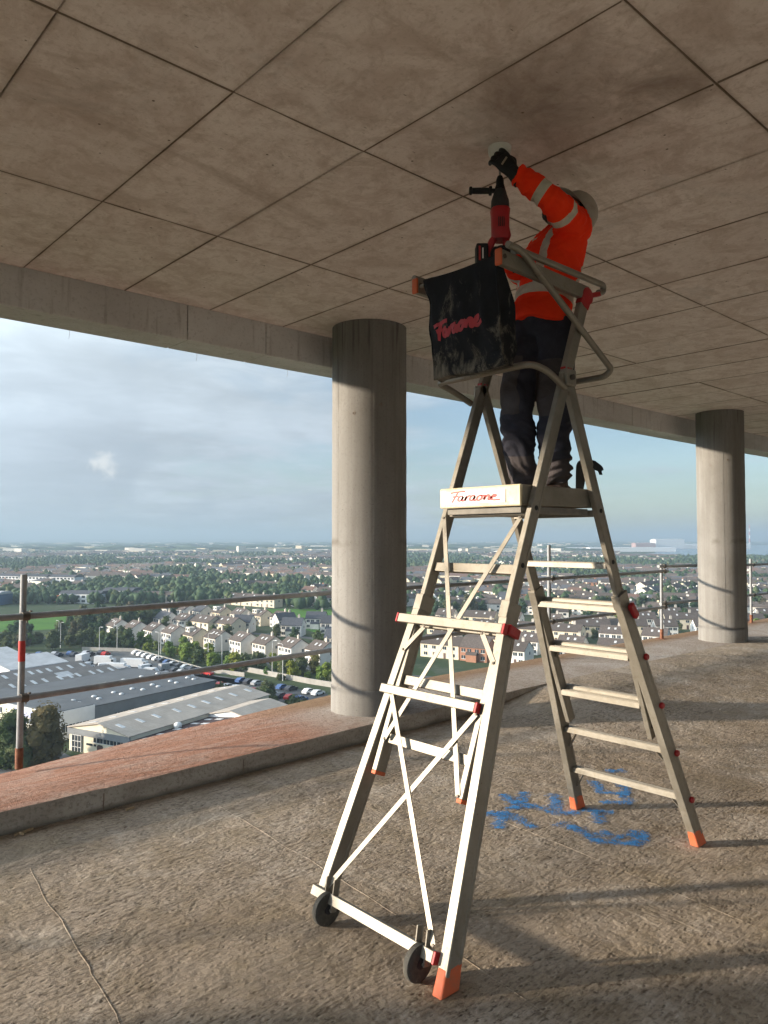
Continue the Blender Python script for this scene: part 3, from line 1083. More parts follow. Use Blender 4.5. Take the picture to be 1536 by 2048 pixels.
def channel(name, p, q, w, d, parent=None):
    """leg profile: box with a slot down its inner face and rolled edges"""
    p, q = Vector(p), Vector(q)
    b = MB().bar(p, q, w, d)
    t = (q - p).normalized().cross(Vector((0, 1, 0))).normalized()
    for sy in (-1, 1):
        for e in (-0.36, 0.36):      # flanges of the extruded profile
            off = t * (e * d) + Vector((0, sy * (w / 2 + 0.0006), 0))
            b.bar(p + off, q + off, 0.0028, d * 0.20)
    o = b.build(name, M['alu'], parent or ladder, bevel=0.0012)
    return o


YI = 0.272


def yo(z):
    return 0.402 - 0.127 * min(z, 1.45) / 1.42


front_leg = {}
for s in (-1, 1):
    # upper frame leg, running on past the hinge as the guard upright
    channel('upper_leg', fl(0.645, s * YI), fl(3.0, s * YI), 0.028, 0.066)
    # lower extension leg
    lg = channel('lower_leg', fl(0.055 if s < 0 else 0.10, s * yo(0.055)), fl(1.42, s * yo(1.42)), 0.044, 0.084)
    front_leg[s] = lg
    # orange shoe
    b = MB()
    p0, p1 = fl(0.0, s * yo(0)), fl(0.095, s * yo(0.095))
    vs = []
    for p, w, d in ((p0, 0.052, 0.105), (p1, 0.046, 0.092)):
        for a_, c_ in ((-1, -1), (1, -1), (1, 1), (-1, 1)):
            vs.append(p + Vector((c_ * d / 2, a_ * w / 2, 0)))
    b.add(vs, [(3, 2, 1, 0), (4, 5, 6, 7), (0, 1, 5, 4), (1, 2, 6, 5), (2, 3, 7, 6), (3, 0, 4, 7)])
    if s < 0:
        b.build('foot', M['orange_rubber'], lg, bevel=0.007)
    # guide sleeve at the top of the extension
    lb('sleeve', fl(1.385, s * yo(1.42), 0.0), fl(1.46, s * yo(1.42), 0.0), 0.050, 0.090)
    lb('sleeve', rl(1.385, s * yo(1.42), 0.0), rl(1.46, s * yo(1.42), 0.0), 0.050, 0.090)
    lb('upper_leg_cap', fl(0.628, s * YI), fl(0.645, s * YI), 0.030, 0.068, mat='orange_rubber')
    # rear frame
    channel('rear_upper_leg', rl(0.635, s * YI), rl(2.60, s * YI), 0.028, 0.066)
    rg = channel('rear_lower_leg', rl(0.055, s * yo(0.055)), rl(1.42, s * yo(1.42)), 0.044, 0.084)
    b = MB()
    p0, p1 = rl(0.0, s * yo(0)), rl(0.095, s * yo(0.095))
    vs = []
    for p, w, d in ((p0, 0.052, 0.105), (p1, 0.046, 0.090)):
        for a_, c_ in ((-1, -1), (1, -1), (1, 1), (-1, 1)):
            vs.append(p + Vector((c_ * d / 2, a_ * w / 2, 0)))
    b.add(vs, [(3, 2, 1, 0), (4, 5, 6, 7), (0, 1, 5, 4), (1, 2, 6, 5), (2, 3, 7, 6), (3, 0, 4, 7)])
    b.build('foot', M['orange_rubber'], rg, bevel=0.007)
    # hinge block and its red cap
    hb = MB().box((0.005, s * (YI + 0.024), HZ - 0.02), (0.085, 0.018, 0.085)).build('hinge_plate', M['alu'], ladder, bevel=0.008)
    MB().lathe([(0.014, -0.012), (0.014, 0.012)], 12, (0.0, s * (YI + 0.036), HZ - 0.02), (0, 1, 0)).build('bolt', M['coupler_steel'], hb, smooth=True, angle=40)
    MB().box((0.004, s * YI, HZ + 0.028), (0.062, 0.030, 0.016)).build('hinge_cap', M['red_plastic'], ladder, bevel=0.005)

# rungs of the front upper frame
for z in (0.792, 1.058, 1.33, 1.607, 1.887):
    lb('rung', fl(z, -YI + 0.013), fl(z, YI - 0.013), 0.030, 0.046, (-1, 0, 0.4))
# cross bars of the lower extension, carried in front of the legs, with red end caps
def crossbar(z, ya, yb, h, caps, off=0.058):
    o = lb('cross_bar', fl(z, ya, off), fl(z, yb, off), 0.028, h, (-1, 0, 0.4))
    for y, s in ((ya, -1), (yb, 1)):
        if s in caps:
            lb('end_cap', fl(z, y + s * 0.001, off), fl(z, y + s * 0.014, off), 0.031, h + 0.004, (-1, 0, 0.4), 'red_plastic', o)
    return o


crossbar(0.118, -0.352, 0.432, 0.044, (-1,), 0.056)
crossbar(1.017, -0.262, 0.350, 0.042, (-1,), 0.058)
crossbar(1.352, -0.310, 0.360, 0.044, (-1, 1), 0.060)
lb('red_latch', fl(1.352, -0.320, 0.04), fl(1.318, -0.320, -0.045), 0.026, 0.046, (0, 1, 0), 'red_plastic', bevel=0.006)
# struts
def strut(z0, y0, z1, y1, off, name='diagonal_brace'):
    o = MB().bar(fl(z0, y0, off), fl(z1, y1, off), 0.026, 0.004, (fl(z1, y1) - fl(z0, y0)).cross(Vector((-0.93, 0, 0.37)))).build(name, M['alu'], ladder, bevel=0.001)
    for z, y in ((z0, y0), (z1, y1)):
        MB().lathe([(0.007, 0), (0.006, 0.004)], 10, fl(z, y, off + 0.002), (-1, 0, 0.4)).build('rivet', M['coupler_steel'], o, smooth=True, angle=40)
    return o


strut(0.150, 0.352, 0.990, -0.262, 0.047)
strut(1.000, 0.280, 0.150, -0.330, 0.0525)
strut(1.862, 0.262, 0.665, -0.262, 0.037)
strut(1.855, -0.240, 0.800, 0.252, 0.043)
for s in (-1, 1):
    strut(1.322, s * 0.185, 1.205, s * 0.288, 0.046, 'corner_brace')

# wheels on forks under the bottom bar
for y in (-0.275, 0.315):
    c = Vector((fl(0.118, 0, 0.058).x - 0.012, y, 0.073))
    w = empty('wheel', c, 0, ladder)
    MB().lathe([(0.040, -0.016), (0.064, -0.018), (0.0725, -0.012), (0.073, 0.0), (0.0725, 0.012), (0.064, 0.018), (0.040, 0.016)], 36, (0, 0, 0), (0, 1, 0)).build('tyre', M['tyre'], w, smooth=True, angle=50)
    MB().lathe([(0.012, -0.021), (0.020, -0.019), (0.022, -0.010), (0.041, -0.009), (0.041, 0.009), (0.022, 0.010), (0.020, 0.019), (0.012, 0.021)], 28, (0, 0, 0), (0, 1, 0)).build('hub', M['black_rubber'], w, smooth=True, angle=50)
    fk = MB()
    for s in (-1, 1):
        fk.bar(c + Vector((0.016, s * 0.0275, -0.012)), c + Vector((0.040, s * 0.0275, 0.125)), 0.007, 0.034)
        fk.bar(c + Vector((0.028, s * 0.0275, -0.010)), c + Vector((0.052, s * 0.0275, 0.120)), 0.014, 0.006)
    fk.tube([c + Vector((0.004, -0.034, 0)), c + Vector((0.004, 0.034, 0))], 0.006, 8)
    fk.build('fork', M['alu'], ladder, bevel=0.0015)

# treads of the rear frame
def tread(z, ya, yb, off, name):
    b = MB()
    for k_ in range(3):      # three ribs on one extrusion
        dx = (k_ - 1) * 0.017
        b.bar(rl(z, ya, off + dx) + Vector((0, 0, 0.017)), rl(z, yb, off + dx) + Vector((0, 0, 0.017)), 0.013, 0.005, (1, 0, 0))
    b.bar(rl(z, ya, off), rl(z, yb, off), 0.054, 0.030, (1, 0, 0))
    return b.build(name, M['alu'], ladder, bevel=0.002)


for z in (0.82, 1.098, 1.368, 1.608, 1.884):
    tread(z, -YI + 0.013, YI - 0.013, -0.012, 'tread')
for z in (0.283, 0.562, 0.84, 1.118, 1.388):
    t_ = tread(z, -yo(z) + 0.018, yo(z) - 0.018, 0.052 if z > 0.7 else 0.012, 'lower_tread')
    s = -1
    p = rl(z - 0.01, s * (yo(z) + 0.005), 0.03)
    MB().lathe([(0.017, 0.0), (0.019, 0.012), (0.014, 0.020)], 12, p + Vector((0, s * 0.016, 0)), (0, s, 0)).build('red_knob', M['red_plastic'], t_, smooth=True, angle=40)
    MB().lathe([(0.017, 0.0), (0.019, 0.012), (0.014, 0.020)], 12, rl(z - 0.01, yo(z) + 0.021, 0.03), (0, 1, 0)).build('red_knob', M['red_plastic'], t_, smooth=True, angle=40)
lb('red_latch', rl(1.40, -0.318, 0.02), rl(1.33, -0.318, 0.052), 0.028, 0.040, (0, 1, 0), 'red_plastic', bevel=0.008)
lb('red_latch', rl(1.40, 0.318, 0.02), rl(1.33, 0.318, 0.052), 0.028, 0.040, (0, 1, 0), 'red_plastic', bevel=0.008)
for z in (0.283, 0.562, 1.118):
    for s in (-1, 1):
        p = rl(z - 0.018, s * (yo(z) - 0.085), 0.012)
        q = rl(z - 0.125, s * (yo(z - 0.12) - 0.02), 0.012)
        MB().bar(p, q, 0.022, 0.004, (1, 0, 0)).build('corner_brace', M['alu'], ladder, bevel=0.001)
for z in (0.7, 1.03, 1.30, 1.63, 1.9):      # sockets punched through the right side rails
    for s, fn in ((-1, fl), (-1, rl)):
        if fn is fl and z < 1.2:
            continue
        MB().lathe([(0.012, 0.0), (0.012, 0.0025), (0.007, 0.0025)], 14, fn(z, -YI - 0.0142), (0, -1, 0)).build('rung_socket', M['black_rubber'], ladder, smooth=True, angle=40)

# platform
PXA, PXB, PYH = -0.345, 0.275, 0.252
deck = empty('platform', (0, 0, 2.0), 0, ladder)
MB().box(((PXA + PXB) / 2, 0, -0.060), (PXB - PXA - 0.012, 2 * PYH - 0.006, 0.022)).build('deck', M['grey_deck'], deck)
b = MB()      # front fascia with rolled edge
prof = [(-0.088, 0.004), (-0.092, -0.004), (-0.086, -0.012), (0.004, -0.014), (0.012, -0.008), (0.012, 0.004), (0.004, 0.010)]
b.prism([(x, z) for z, x in prof], (PXA, -PYH - 0.006, 0), (1, 0, 0), (0, 0, 1), (0, 1, 0), 2 * PYH + 0.012)
fas = b.build('fascia', M['fascia'], deck, bevel=0.003)
for s in (-1, 1):
    MB().box(((PXA + PXB) / 2 + 0.008, s * (PYH - 0.006), -0.036), (PXB - PXA - 0.02, 0.012, 0.096)).build('side_rim', M['alu'], deck, bevel=0.004)
MB().box((PXB, 0, -0.036), (0.012, 2 * PYH, 0.096)).build('rear_rim', M['alu'], deck, bevel=0.004)
MB().box((PXA + 0.035, 0, -0.107), (0.03, 2 * PYH - 0.03, 0.032)).build('support_beam', M['grey_deck'], deck, bevel=0.003)
for s in (-1, 1):
    MB().box(((PXA + PXB) / 2, s * (PYH - 0.03), -0.108), (PXB - PXA - 0.06, 0.028, 0.034)).build('support_beam', M['grey_deck'], deck, bevel=0.003)
MB().box((PXA - 0.0155, 0.02, -0.040), (0.003, 0.385, 0.062)).build('sticker', M['sticker'], fas, bevel=0.0)

# lettering: joined-up strokes, each in a unit where the small letters are 1 high
SCRIPT = [
    [(-0.62, 1.52), (0.1, 1.62), (1.25, 1.72), (1.6, 1.66)],                               # top bar of the F
    [(0.55, 1.66), (0.40, 1.2), (0.20, 0.5), (0.0, -0.12)],                                # its stem
    [(-0.15, 0.86), (0.75, 0.95)],                                                          # its middle bar
    [(1.45, 0.92), (1.05, 0.95), (0.80, 0.62), (0.85, 0.18), (1.15, 0.06), (1.42, 0.35), (1.52, 0.95), (1.42, 0.30), (1.58, 0.04), (1.85, 0.22)],
    [(1.85, 0.22), (2.05, 0.95), (1.90, 0.04), (2.02, 0.60), (2.30, 0.95), (2.62, 0.90)],
    [(3.20, 0.92), (2.85, 0.95), (2.58, 0.62), (2.62, 0.18), (2.92, 0.06), (3.18, 0.35), (3.28, 0.95), (3.18, 0.30), (3.34, 0.04), (3.60, 0.2)],
    [(4.15, 0.95), (3.75, 0.80), (3.60, 0.40), (3.80, 0.06), (4.18, 0.14), (4.38, 0.55), (4.15, 0.95), (4.40, 0.80), (4.70, 0.86)],
    [(4.78, 0.95), (4.68, 0.04), (4.82, 0.62), (5.15, 0.96), (5.36, 0.80), (5.28, 0.25), (5.42, 0.05), (5.62, 0.22)],
    [(5.62, 0.22), (5.72, 0.50), (6.25, 0.62), (6.22, 0.92), (5.92, 0.94), (5.68, 0.55), (5.80, 0.12), (6.15, 0.02), (7.0, 0.10)],
]


def script(name, mat, parent, origin, ex, ey, n_out, size, width, thick, shear=0.25, wrap=None, squash=1.0):
    b = MB()
    ex, ey, n_out, origin = Vector(ex), Vector(ey), Vector(n_out), Vector(origin)
    for si, st in enumerate(SCRIPT):
        pts = bend([(x + shear * y, y, 0) for x, y in st], 0.22, 5)
        vs, fs = [], []
        for i, p in enumerate(pts):
            d = (pts[min(len(pts) - 1, i + 1)] - pts[max(0, i - 1)])
            d = d.normalized() if d.length > 1e-6 else Vector((1, 0, 0))
            nn = Vector((-d.y, d.x, 0))
            for s_ in (-1, 1):
                q = p + nn * (s_ * width / 2)
                lift = thick + si * 0.00025
                pt = origin + ex * (q.x * size) + ey * (q.y * size * squash) + n_out * lift
                if wrap:
                    pt = wrap(q.x * size, q.y * size * squash, lift)
                vs.append(pt)
        fs = [(2 * i, 2 * i + 1, 2 * i + 3, 2 * i + 2) for i in range(len(pts) - 1)]
        b.add(vs, fs)
    return b.build(name, mat, parent)


# -Y runs to the right as seen from the front
script('lettering', M['red_ink'], fas, (PXA - 0.0172, 0.170, -0.059), (0, -1, 0), (0, 0, 1), (-1, 0, 0), 0.0445, 0.27, 0.0006, 0.25, None, 0.66)

# black rubber strap looped over the rear right leg
b = MB()
pts = bend([(0.262, -0.17, 1.97), (0.255, -0.185, 2.06), (0.225, -0.215, 2.145), (0.20, -0.262, 2.165), (0.235, -0.308, 2.12), (0.25, -0.312, 2.085)], 0.05, 5)
vs, fs = [], []
for i, p in enumerate(pts):
    t = i / (len(pts) - 1)
    hw = 0.020 + 0.012 * math.sin(t * math.pi) - 0.012 * (t > 0.92)
    for q in (p + Vector((-hw * 0.75, hw * 0.65, 0)), p + Vector((hw * 0.75, -hw * 0.65, 0)), p + Vector((hw * 0.75, -hw * 0.65, 0.004)), p + Vector((-hw * 0.75, hw * 0.65, 0.004))):
        vs.append(q)
fs = [(4 * i + k, 4 * i + (k + 1) % 4, 4 * i + 4 + (k + 1) % 4, 4 * i + 4 + k) for i in range(len(pts) - 1) for k in range(4)]
fs += [(3, 2, 1, 0), tuple(4 * (len(pts) - 1) + k for k in range(4))]
b.add(vs, fs)
b.build('rubber_strap', M['black_rubber'], ladder, smooth=True, angle=40)

# guard frame round the platform
for s in (-1, 1):
    y = s * YI
    # flat side arm
    arm = lb('guard_arm', (-0.515, y, 3.045), (0.20, y, 3.03), 0.030, 0.072)
    lb('arm_end_cap', (-0.532, y, 3.045), (-0.516, y, 3.045), 0.036, 0.078, mat='orange_rubber', parent=arm, bevel=0.006)
    MB().lathe([(0.011, 0), (0.011, 0.004), (0.006, 0.004)], 12, (-0.50, y - s * 0.0 - 0.016, 3.05), (0, -1, 0)).build('bolt', M['coupler_steel'], arm, smooth=True, angle=40)
    # red socket where the arm meets the upright
    sock = MB().lathe([(0.036, -0.022), (0.046, -0.018), (0.046, 0.018), (0.036, 0.022)], 20, (0.185, y, 3.015), (0, 1, 0))
    sock.bar((0.15, y, 2.955), (0.185, y, 3.02), 0.038, 0.075)
    sock.bar((0.20, y - 0.006, 3.02), (0.31, y - 0.006, 3.055), 0.020, 0.026)
    sock.build('guard_socket', M['red_plastic'], ladder, bevel=0.004, smooth=True, angle=40)
    # top tube, and the slanting tube that runs back and down to the rear cross tube
    yt = y - 0.004
    pts = bend([(-0.42, yt, 3.095), (-0.38, yt, 3.112), (0.35, yt, 3.112), (0.355, yt + 0.004, 3.075), (0.30, yt, 3.06)], 0.03)
    MB().tube(pts, 0.0165, 12).build('guard_top_tube', M['alu'], ladder, smooth=True, angle=50)
    pts = bend([(-0.50, y + s * 0.034, 3.10), (-0.40, y + s * 0.034, 3.10), (0.375, y + s * 0.034, 2.655), (0.36, y, 2.62), (0.355, 0, 2.62)], 0.07)
    MB().tube(pts, 0.0165, 12).build('guard_slanting_tube', M['alu'], ladder, smooth=True, angle=50)
pts = bend([(-0.055, -YI - 0.032, 2.50), (-0.20, -YI - 0.03, 2.565), (-0.30, -YI - 0.01, 2.585), (-0.30, 0, 2.585), (-0.30, YI + 0.06, 2.585), (-0.20, YI + 0.06, 2.565), (-0.055, YI + 0.032, 2.50)], 0.09)
MB().tube(pts, 0.0165, 12).build('guard_knee_tube', M['alu'], ladder, smooth=True, angle=50)
MB().tube([(-0.50, -YI, 3.045), (-0.50, YI, 3.045)], 0.010, 10).build('guard_front_rod', M['alu'], ladder, smooth=True, angle=50)

# ------------------------------------------------------------------ tool bag hung on the front rod
def mat_canvas():
    k = NT('black_canvas')
    p = k.co()
    sep = k.n('ShaderNodeSeparateXYZ')
    k.link(p, sep.inputs[0])
    dust = k.noise(k.mapping(p, (1, 1.3, 0.8)), 7, 6, 0.78, 0.7)
    hem = k.ramp(k.math('MULTIPLY', sep.outputs[2], -1.0), [(0.36, 0.0), (0.47, 0.16)])
    v = k.math('ADD', dust, hem)
    c = k.mix(k.noise(p, 40, 4, 0.7), (0.005, 0.006, 0.008), (0.016, 0.017, 0.020))
    c = k.mix(k.ramp(v, [(0.56, 0.0), (0.74, 0.7)]), c, (0.25, 0.22, 0.17))
    n = k.bump(k.noise(p, 240, 2, 0.5), 0.3, 0.001, k.bump(k.noise(p, 14, 4, 0.6), 0.5, 0.012))
    return k.set(c, 0.85, 0.0, n, 0.25)


M['canvas'] = mat_canvas()
BO = LO + Vector((-0.50, 0.0, 3.045))
bag = empty('tool_bag', BO)
tag(bag, 'black dusty canvas tool bag with red lettering hung on the ladder guard', 'tool bag')
BH = 0.50


def bag_pt(u, v, side=0.0, lift=0.0):
    """front panel: u across 0 (left, +Y) to 1, v down 0 to 1"""
    hw = 0.222 - 0.034 * math.exp(-((v - 0.25) / 0.16) ** 2) * (1 if u < 0.5 else 0.35) + 0.012 * math.sin(v * 5 + 1)
    if u > 0.5:
        hw += 0.015 * v
    y = hw * (1 - 2 * u) - 0.022
    belly = 0.035 * math.sin(min(1, v * 1.15) * math.pi) * math.sin(u * math.pi) ** 0.6
    fold = 0.016 * mnoise.noise((u * 4.0, v * 2.2, 0.4)) + 0.012 * mnoise.noise((u * 9, v * 5.5, 3.1)) + 0.012 * math.exp(-((u - 0.78 - 0.12 * v) / 0.05) ** 2) * math.sin(v * 3.1)
    x = -0.024 - belly - fold * math.sin(min(v, 1) * math.pi) ** 0.5 + 0.065 * v
    sag = 0.0 if v > 0.02 else 0.0
    z = 0.012 - BH * v - 0.012 * math.sin(u * math.pi) * (1 - v) + (0.008 * math.sin(u * 7)) * v
    return Vector((x - lift, y, z + sag))


b = MB()
NU, NV = 40, 44
front = [[bag_pt(i / NU, j / NV) for i in range(NU + 1)] for j in range(NV + 1)]
vs, fs = [], []
ring = []
for j in range(NV + 1):
    v = j / NV
    dep = 0.045 + 0.075 * smooth(0.0, 0.4, v) - 0.06 * smooth(0.8, 1.0, v)
    row = list(front[j])
    L_, R_ = front[j][0], front[j][NU]
    for t in (0.25, 0.5, 0.75, 1.0):
        pinch = 0.028 * math.sin(t * math.pi) * math.sin(v * math.pi) * (1 + mnoise.noise((v * 5, t, 8.0)))
        row.append(Vector((R_.x + dep * t, R_.y + pinch * 0.9, R_.z + 0.004 * math.sin(t * 6))))
    for i in range(1, 20):
        t = i / 20
        row.append(Vector((R_.x + dep + 0.01 * math.sin(t * 9 + v * 4), R_.y + (L_.y - R_.y) * t, R_.z)))
    for t in (1.0, 0.75, 0.5, 0.25):
        pinch = 0.03 * math.sin(t * math.pi) * math.sin(v * math.pi)
        row.append(Vector((L_.x + dep * t, L_.y - pinch, L_.z + 0.004 * math.sin(t * 6))))
    ring.append(row)
n_ = len(ring[0])
vs = [p for row in ring for p in row]
for j in range(NV):
    for i in range(n_):
        i2 = (i + 1) % n_
        fs.append((j * n_ + i, j * n_ + i2, (j + 1) * n_ + i2, (j + 1) * n_ + i))
fs.append(tuple(NV * n_ + i for i in range(n_)))
b.add(vs, fs)
bg = b.build('bag_body', M['canvas'], bag, smooth=True, angle=70)
# folded top cuff over the rod, bottom hem, side piping
b = MB()
vs, fs = [], []
for i in range(NU + 1):
    u = i / NU
    for a_ in range(9):
        t = a_ / 8
        if t < 0.5:
            p = bag_pt(u, 0.16 * (1 - 2 * t), lift=0.004 + 0.002 * math.sin(u * 20))
        else:
            q = bag_pt(u, 0.0)
            an = (t - 0.5) * 2 * math.pi
            p = Vector((0.0 - 0.028 * math.cos(an), q.y, q.z + 0.012 * math.sin(an) - 0.10 * max(0, t - 0.82)))
        vs.append(p)
fs = [(i * 9 + k, (i + 1) * 9 + k, (i + 1) * 9 + k + 1, i * 9 + k + 1) for i in range(NU) for k in range(8)]
b.add(vs, fs)
b.build('cuff', M['canvas'], bag, smooth=True, angle=70)
b = MB()
vs, fs = [], []
for i in range(NU + 1):
    u = i / NU
    for v, l in ((0.86, 0.0005), (0.868, 0.006), (0.93, 0.007 + 0.003 * mnoise.noise((u * 12, 0, 0))), (0.99, 0.006), (1.0, 0.0005)):
        vs.append(bag_pt(u, v, lift=l))
fs = [(i * 5 + k, (i + 1) * 5 + k, (i + 1) * 5 + k + 1, i * 5 + k + 1) for i in range(NU) for k in range(4)]
b.add(vs, fs)
b.build('hem', M['canvas'], bag, smooth=True, angle=70)
for u in (0.0, 1.0):
    MB().tube([bag_pt(u, j / 24, lift=0.002) for j in range(25)], 0.0045, 6).build('piping', M['canvas'], bag, smooth=True)
M['bag_ink'] = mat_dirty('faded_red_print', (0.42, 0.035, 0.045), (0.12, 0.06, 0.05), 0.6, 0.6)


def bag_wrap(a_, c_, lift):
    u = 0.16 + a_ / 0.40
    v = 0.63 - c_ / BH - 0.10 * (u - 0.2)
    return bag_pt(min(max(u, 0.0), 1.0), v, lift=0.003 + lift)


script('bag_lettering', M['bag_ink'], bag, (0, 0, 0), (0, -1, 0), (0, 0, 1), (-1, 0, 0), 0.0385, 0.44, 0.0, 0.2, bag_wrap, 1.1)
# ------------------------------------------------------------------ rotary hammer and dust cup
IL = Vector((-0.7405, 0.672, 0.0))          # the side the battery and side handle point to
IB = Vector((0.672, 0.7405, 0.0))
DA = Vector((3.055, 2.465, 0.0))
M['drill_red'] = mat_dirty('drill_red_housing', (0.46, 0.02, 0.025), (0.18, 0.06, 0.05), 0.45, 0.3)
simple('drill_grey', (0.045, 0.045, 0.048), 0.5, 0.1, 0.25, 30)
simple('drill_black', (0.012, 0.012, 0.013), 0.6, 0, 0.25, 30)
simple('drill_steel', (0.35, 0.34, 0.33), 0.35, 0.9, 0.1, 30)
M['cup_white'] = mat_dirty('white_plastic_cup', (0.78, 0.77, 0.73), (0.5, 0.46, 0.40), 0.45, 0.4)
DO = DA + Vector((0, 0, 3.18))
drill = empty('rotary_hammer', DO)
tag(drill, 'red cordless rotary hammer held upright against the ceiling, black side handle', 'power drill')


def dl(a_, c_, z):
    """a_ towards the battery side, c_ away from the viewer"""
    return IL * a_ + IB * c_ + Vector((0, 0, z - 3.18))


MB().lathe([(0.006, 0), (0.006, 0.135)], 10, dl(0, 0, 3.64)).build('bit', M['drill_steel'], drill, smooth=True, angle=50)
MB().lathe([(0.024, 3.565 - 3.18), (0.026, 3.585 - 3.18), (0.021, 3.60 - 3.18), (0.020, 3.625 - 3.18), (0.013, 3.645 - 3.18)], 20).build('chuck', M['drill_black'], drill, smooth=True, angle=35)
MB().lathe([(0.045, 3.455 - 3.18), (0.048, 3.475 - 3.18), (0.046, 3.515 - 3.18), (0.036, 3.545 - 3.18), (0.030, 3.57 - 3.18), (0.022, 3.575 - 3.18)], 20).build('gearbox', M['drill_grey'], drill, smooth=True, angle=35)
b = MB()
rings = [(3.305, 0.040, 0.046, -0.006), (3.325, 0.050, 0.053, -0.004), (3.37, 0.046, 0.050, 0), (3.43, 0.047, 0.051, 0), (3.462, 0.051, 0.054, 0), (3.470, 0.046, 0.050, 0)]
vs, n_ = [], 24
for z, ra, rb_, sh in rings:
    for k_ in range(n_):
        t = 2 * math.pi * k_ / n_
        ca, sa = math.cos(t), math.sin(t)
        q = 0.72
        vs.append(dl(sh + ra * math.copysign(abs(ca) ** q, ca), rb_ * math.copysign(abs(sa) ** q, sa), z))
fs = [(i * n_ + k_, i * n_ + (k_ + 1) % n_, (i + 1) * n_ + (k_ + 1) % n_, (i + 1) * n_ + k_) for i in range(len(rings) - 1) for k_ in range(n_)]
fs += [tuple(range(n_)), tuple((len(rings) - 1) * n_ + k_ for k_ in range(n_))]
b.add(vs, fs)
mh = b.build('motor_housing', M['drill_red'], drill, smooth=True, angle=40)
for k_ in range(4):
    MB().box(dl(-0.012 + 0.009 * k_, -0.0505, 3.385), (0.004, 0.004, 0.05), Matrix.Rotation(math.atan2(IL.y, IL.x), 3, 'Z')).build('vent_slot', M['drill_black'], mh)
pts = bend([dl(-0.022, 0, 3.335), dl(-0.034, 0, 3.27), dl(-0.022, 0, 3.215), dl(0.045, 0, 3.195), dl(0.058, 0, 3.25), dl(0.045, 0, 3.30), dl(0.02, 0, 3.325)], 0.035)
MB().tube(pts, 0.019, 14).build('grip', M['drill_red'], drill, smooth=True, angle=50)
bt = MB().box(dl(0.098, 0, 3.222), (0.062, 0.075, 0.115), Matrix.Rotation(math.atan2(IL.y, IL.x), 3, 'Z')).build('battery', M['drill_black'], drill, bevel=0.008)
MB().box(dl(0.112, -0.0385, 3.225), (0.010, 0.002, 0.075), Matrix.Rotation(math.atan2(IL.y, IL.x), 3, 'Z')).build('battery_label', M['red_ink'], bt)
MB().box(dl(0.096, -0.0385, 3.225), (0.007, 0.002, 0.055), Matrix.Rotation(math.atan2(IL.y, IL.x), 3, 'Z')).build('battery_label', M['sticker'], bt)
b = MB().lathe([(0.024, -0.012), (0.027, -0.008), (0.027, 0.012), (0.024, 0.014)], 20, dl(0, 0, 3.568))
b.lathe([(0.012, 0.02), (0.012, 0.042), (0.024, 0.044), (0.024, 0.056), (0.0155, 0.060), (0.0165, 0.10), (0.0155, 0.145), (0.021, 0.148), (0.021, 0.158), (0.016, 0.161)], 16, dl(0, 0, 3.568), IL)
b.build('side_handle', M['drill_black'], drill, smooth=True, angle=40)

CO = DA + Vector((0, 0, 3.748))
cup = MB().lathe([(0.010, 0.0), (0.030, 0.0), (0.050, 0.004), (0.058, 0.012), (0.0605, 0.022), (0.061, 0.0495), (0.0575, 0.0495), (0.055, 0.02), (0.046, 0.009), (0.010, 0.006)], 40, (0, 0, 0), (0, 0, 1), 0, False)
o = cup.build('dust_cup', M['cup_white'], None, smooth=True, angle=40, loc=CO)
tag(o, 'white plastic dust cup pressed to the ceiling round the drill bit', 'dust cup')

# ------------------------------------------------------------------ the worker on the platform
def mat_fabric(name, col, dark, scale=200, attr=None, col2=None, rough=0.85, sheen=0.0):
    k = NT(name)
    p = k.co()
    c = k.mix(k.ramp(k.noise(p, 9, 5, 0.65, 0.4), [(0.4, 0.6), (0.62, 0.0)]), col, dark)
    if attr:
        at = k.n('ShaderNodeAttribute', attribute_name=attr)
        f_ = k.ramp(at.outputs['Fac'], [(0.48, 0.0), (0.52, 1.0)])
        c2 = k.mix(k.ramp(k.noise(p, 14, 5, 0.7, 0.4), [(0.45, 0.5), (0.65, 0.0)]), col2, tuple(x * 0.7 for x in col2))
        c = k.mix(f_, c, c2)
    n = k.bump(k.noise(p, scale, 3, 0.6), 0.25, 0.0015, k.bump(k.noise(k.mapping(p, (1, 1, 1.6)), 16, 4, 0.6, 0.8), 0.45, 0.012))
    m = k.set(c, rough, 0.0, n, 0.25)
    if sheen:
        k.b.inputs['Sheen Weight'].default_value = sheen
    return m


M['jacket'] = mat_fabric('fluorescent_jacket', (1.0, 0.050, 0.006), (0.95, 0.030, 0.004), 220, 'stripe', (0.60, 0.56, 0.46))
M['trousers'] = mat_fabric('work_trousers', (0.040, 0.040, 0.055), (0.018, 0.018, 0.026), 260, 'patch', (0.075, 0.064, 0.066))
simple('skin', (0.30, 0.17, 0.11), 0.55, 0, 0.1, 20)
simple('hair', (0.018, 0.013, 0.010), 0.7, 0, 0.4, 90, 0.8)
simple('glove_black', (0.010, 0.010, 0.011), 0.65, 0, 0.3, 40, 0.5)
simple('glove_grey', (0.30, 0.26, 0.20), 0.7, 0, 0.2, 40)
simple('boot_leather', (0.075, 0.05, 0.04), 0.7, 0, 0.3, 20, 0.4)
M['hat'] = mat_dirty('white_hard_hat', (0.37, 0.33, 0.285), (0.23, 0.19, 0.155), 0.5, 0.6)

PO = Vector((3.39, 2.45, 1.952))


def W(x, y, z):
    return Vector((x, y, z)) - PO


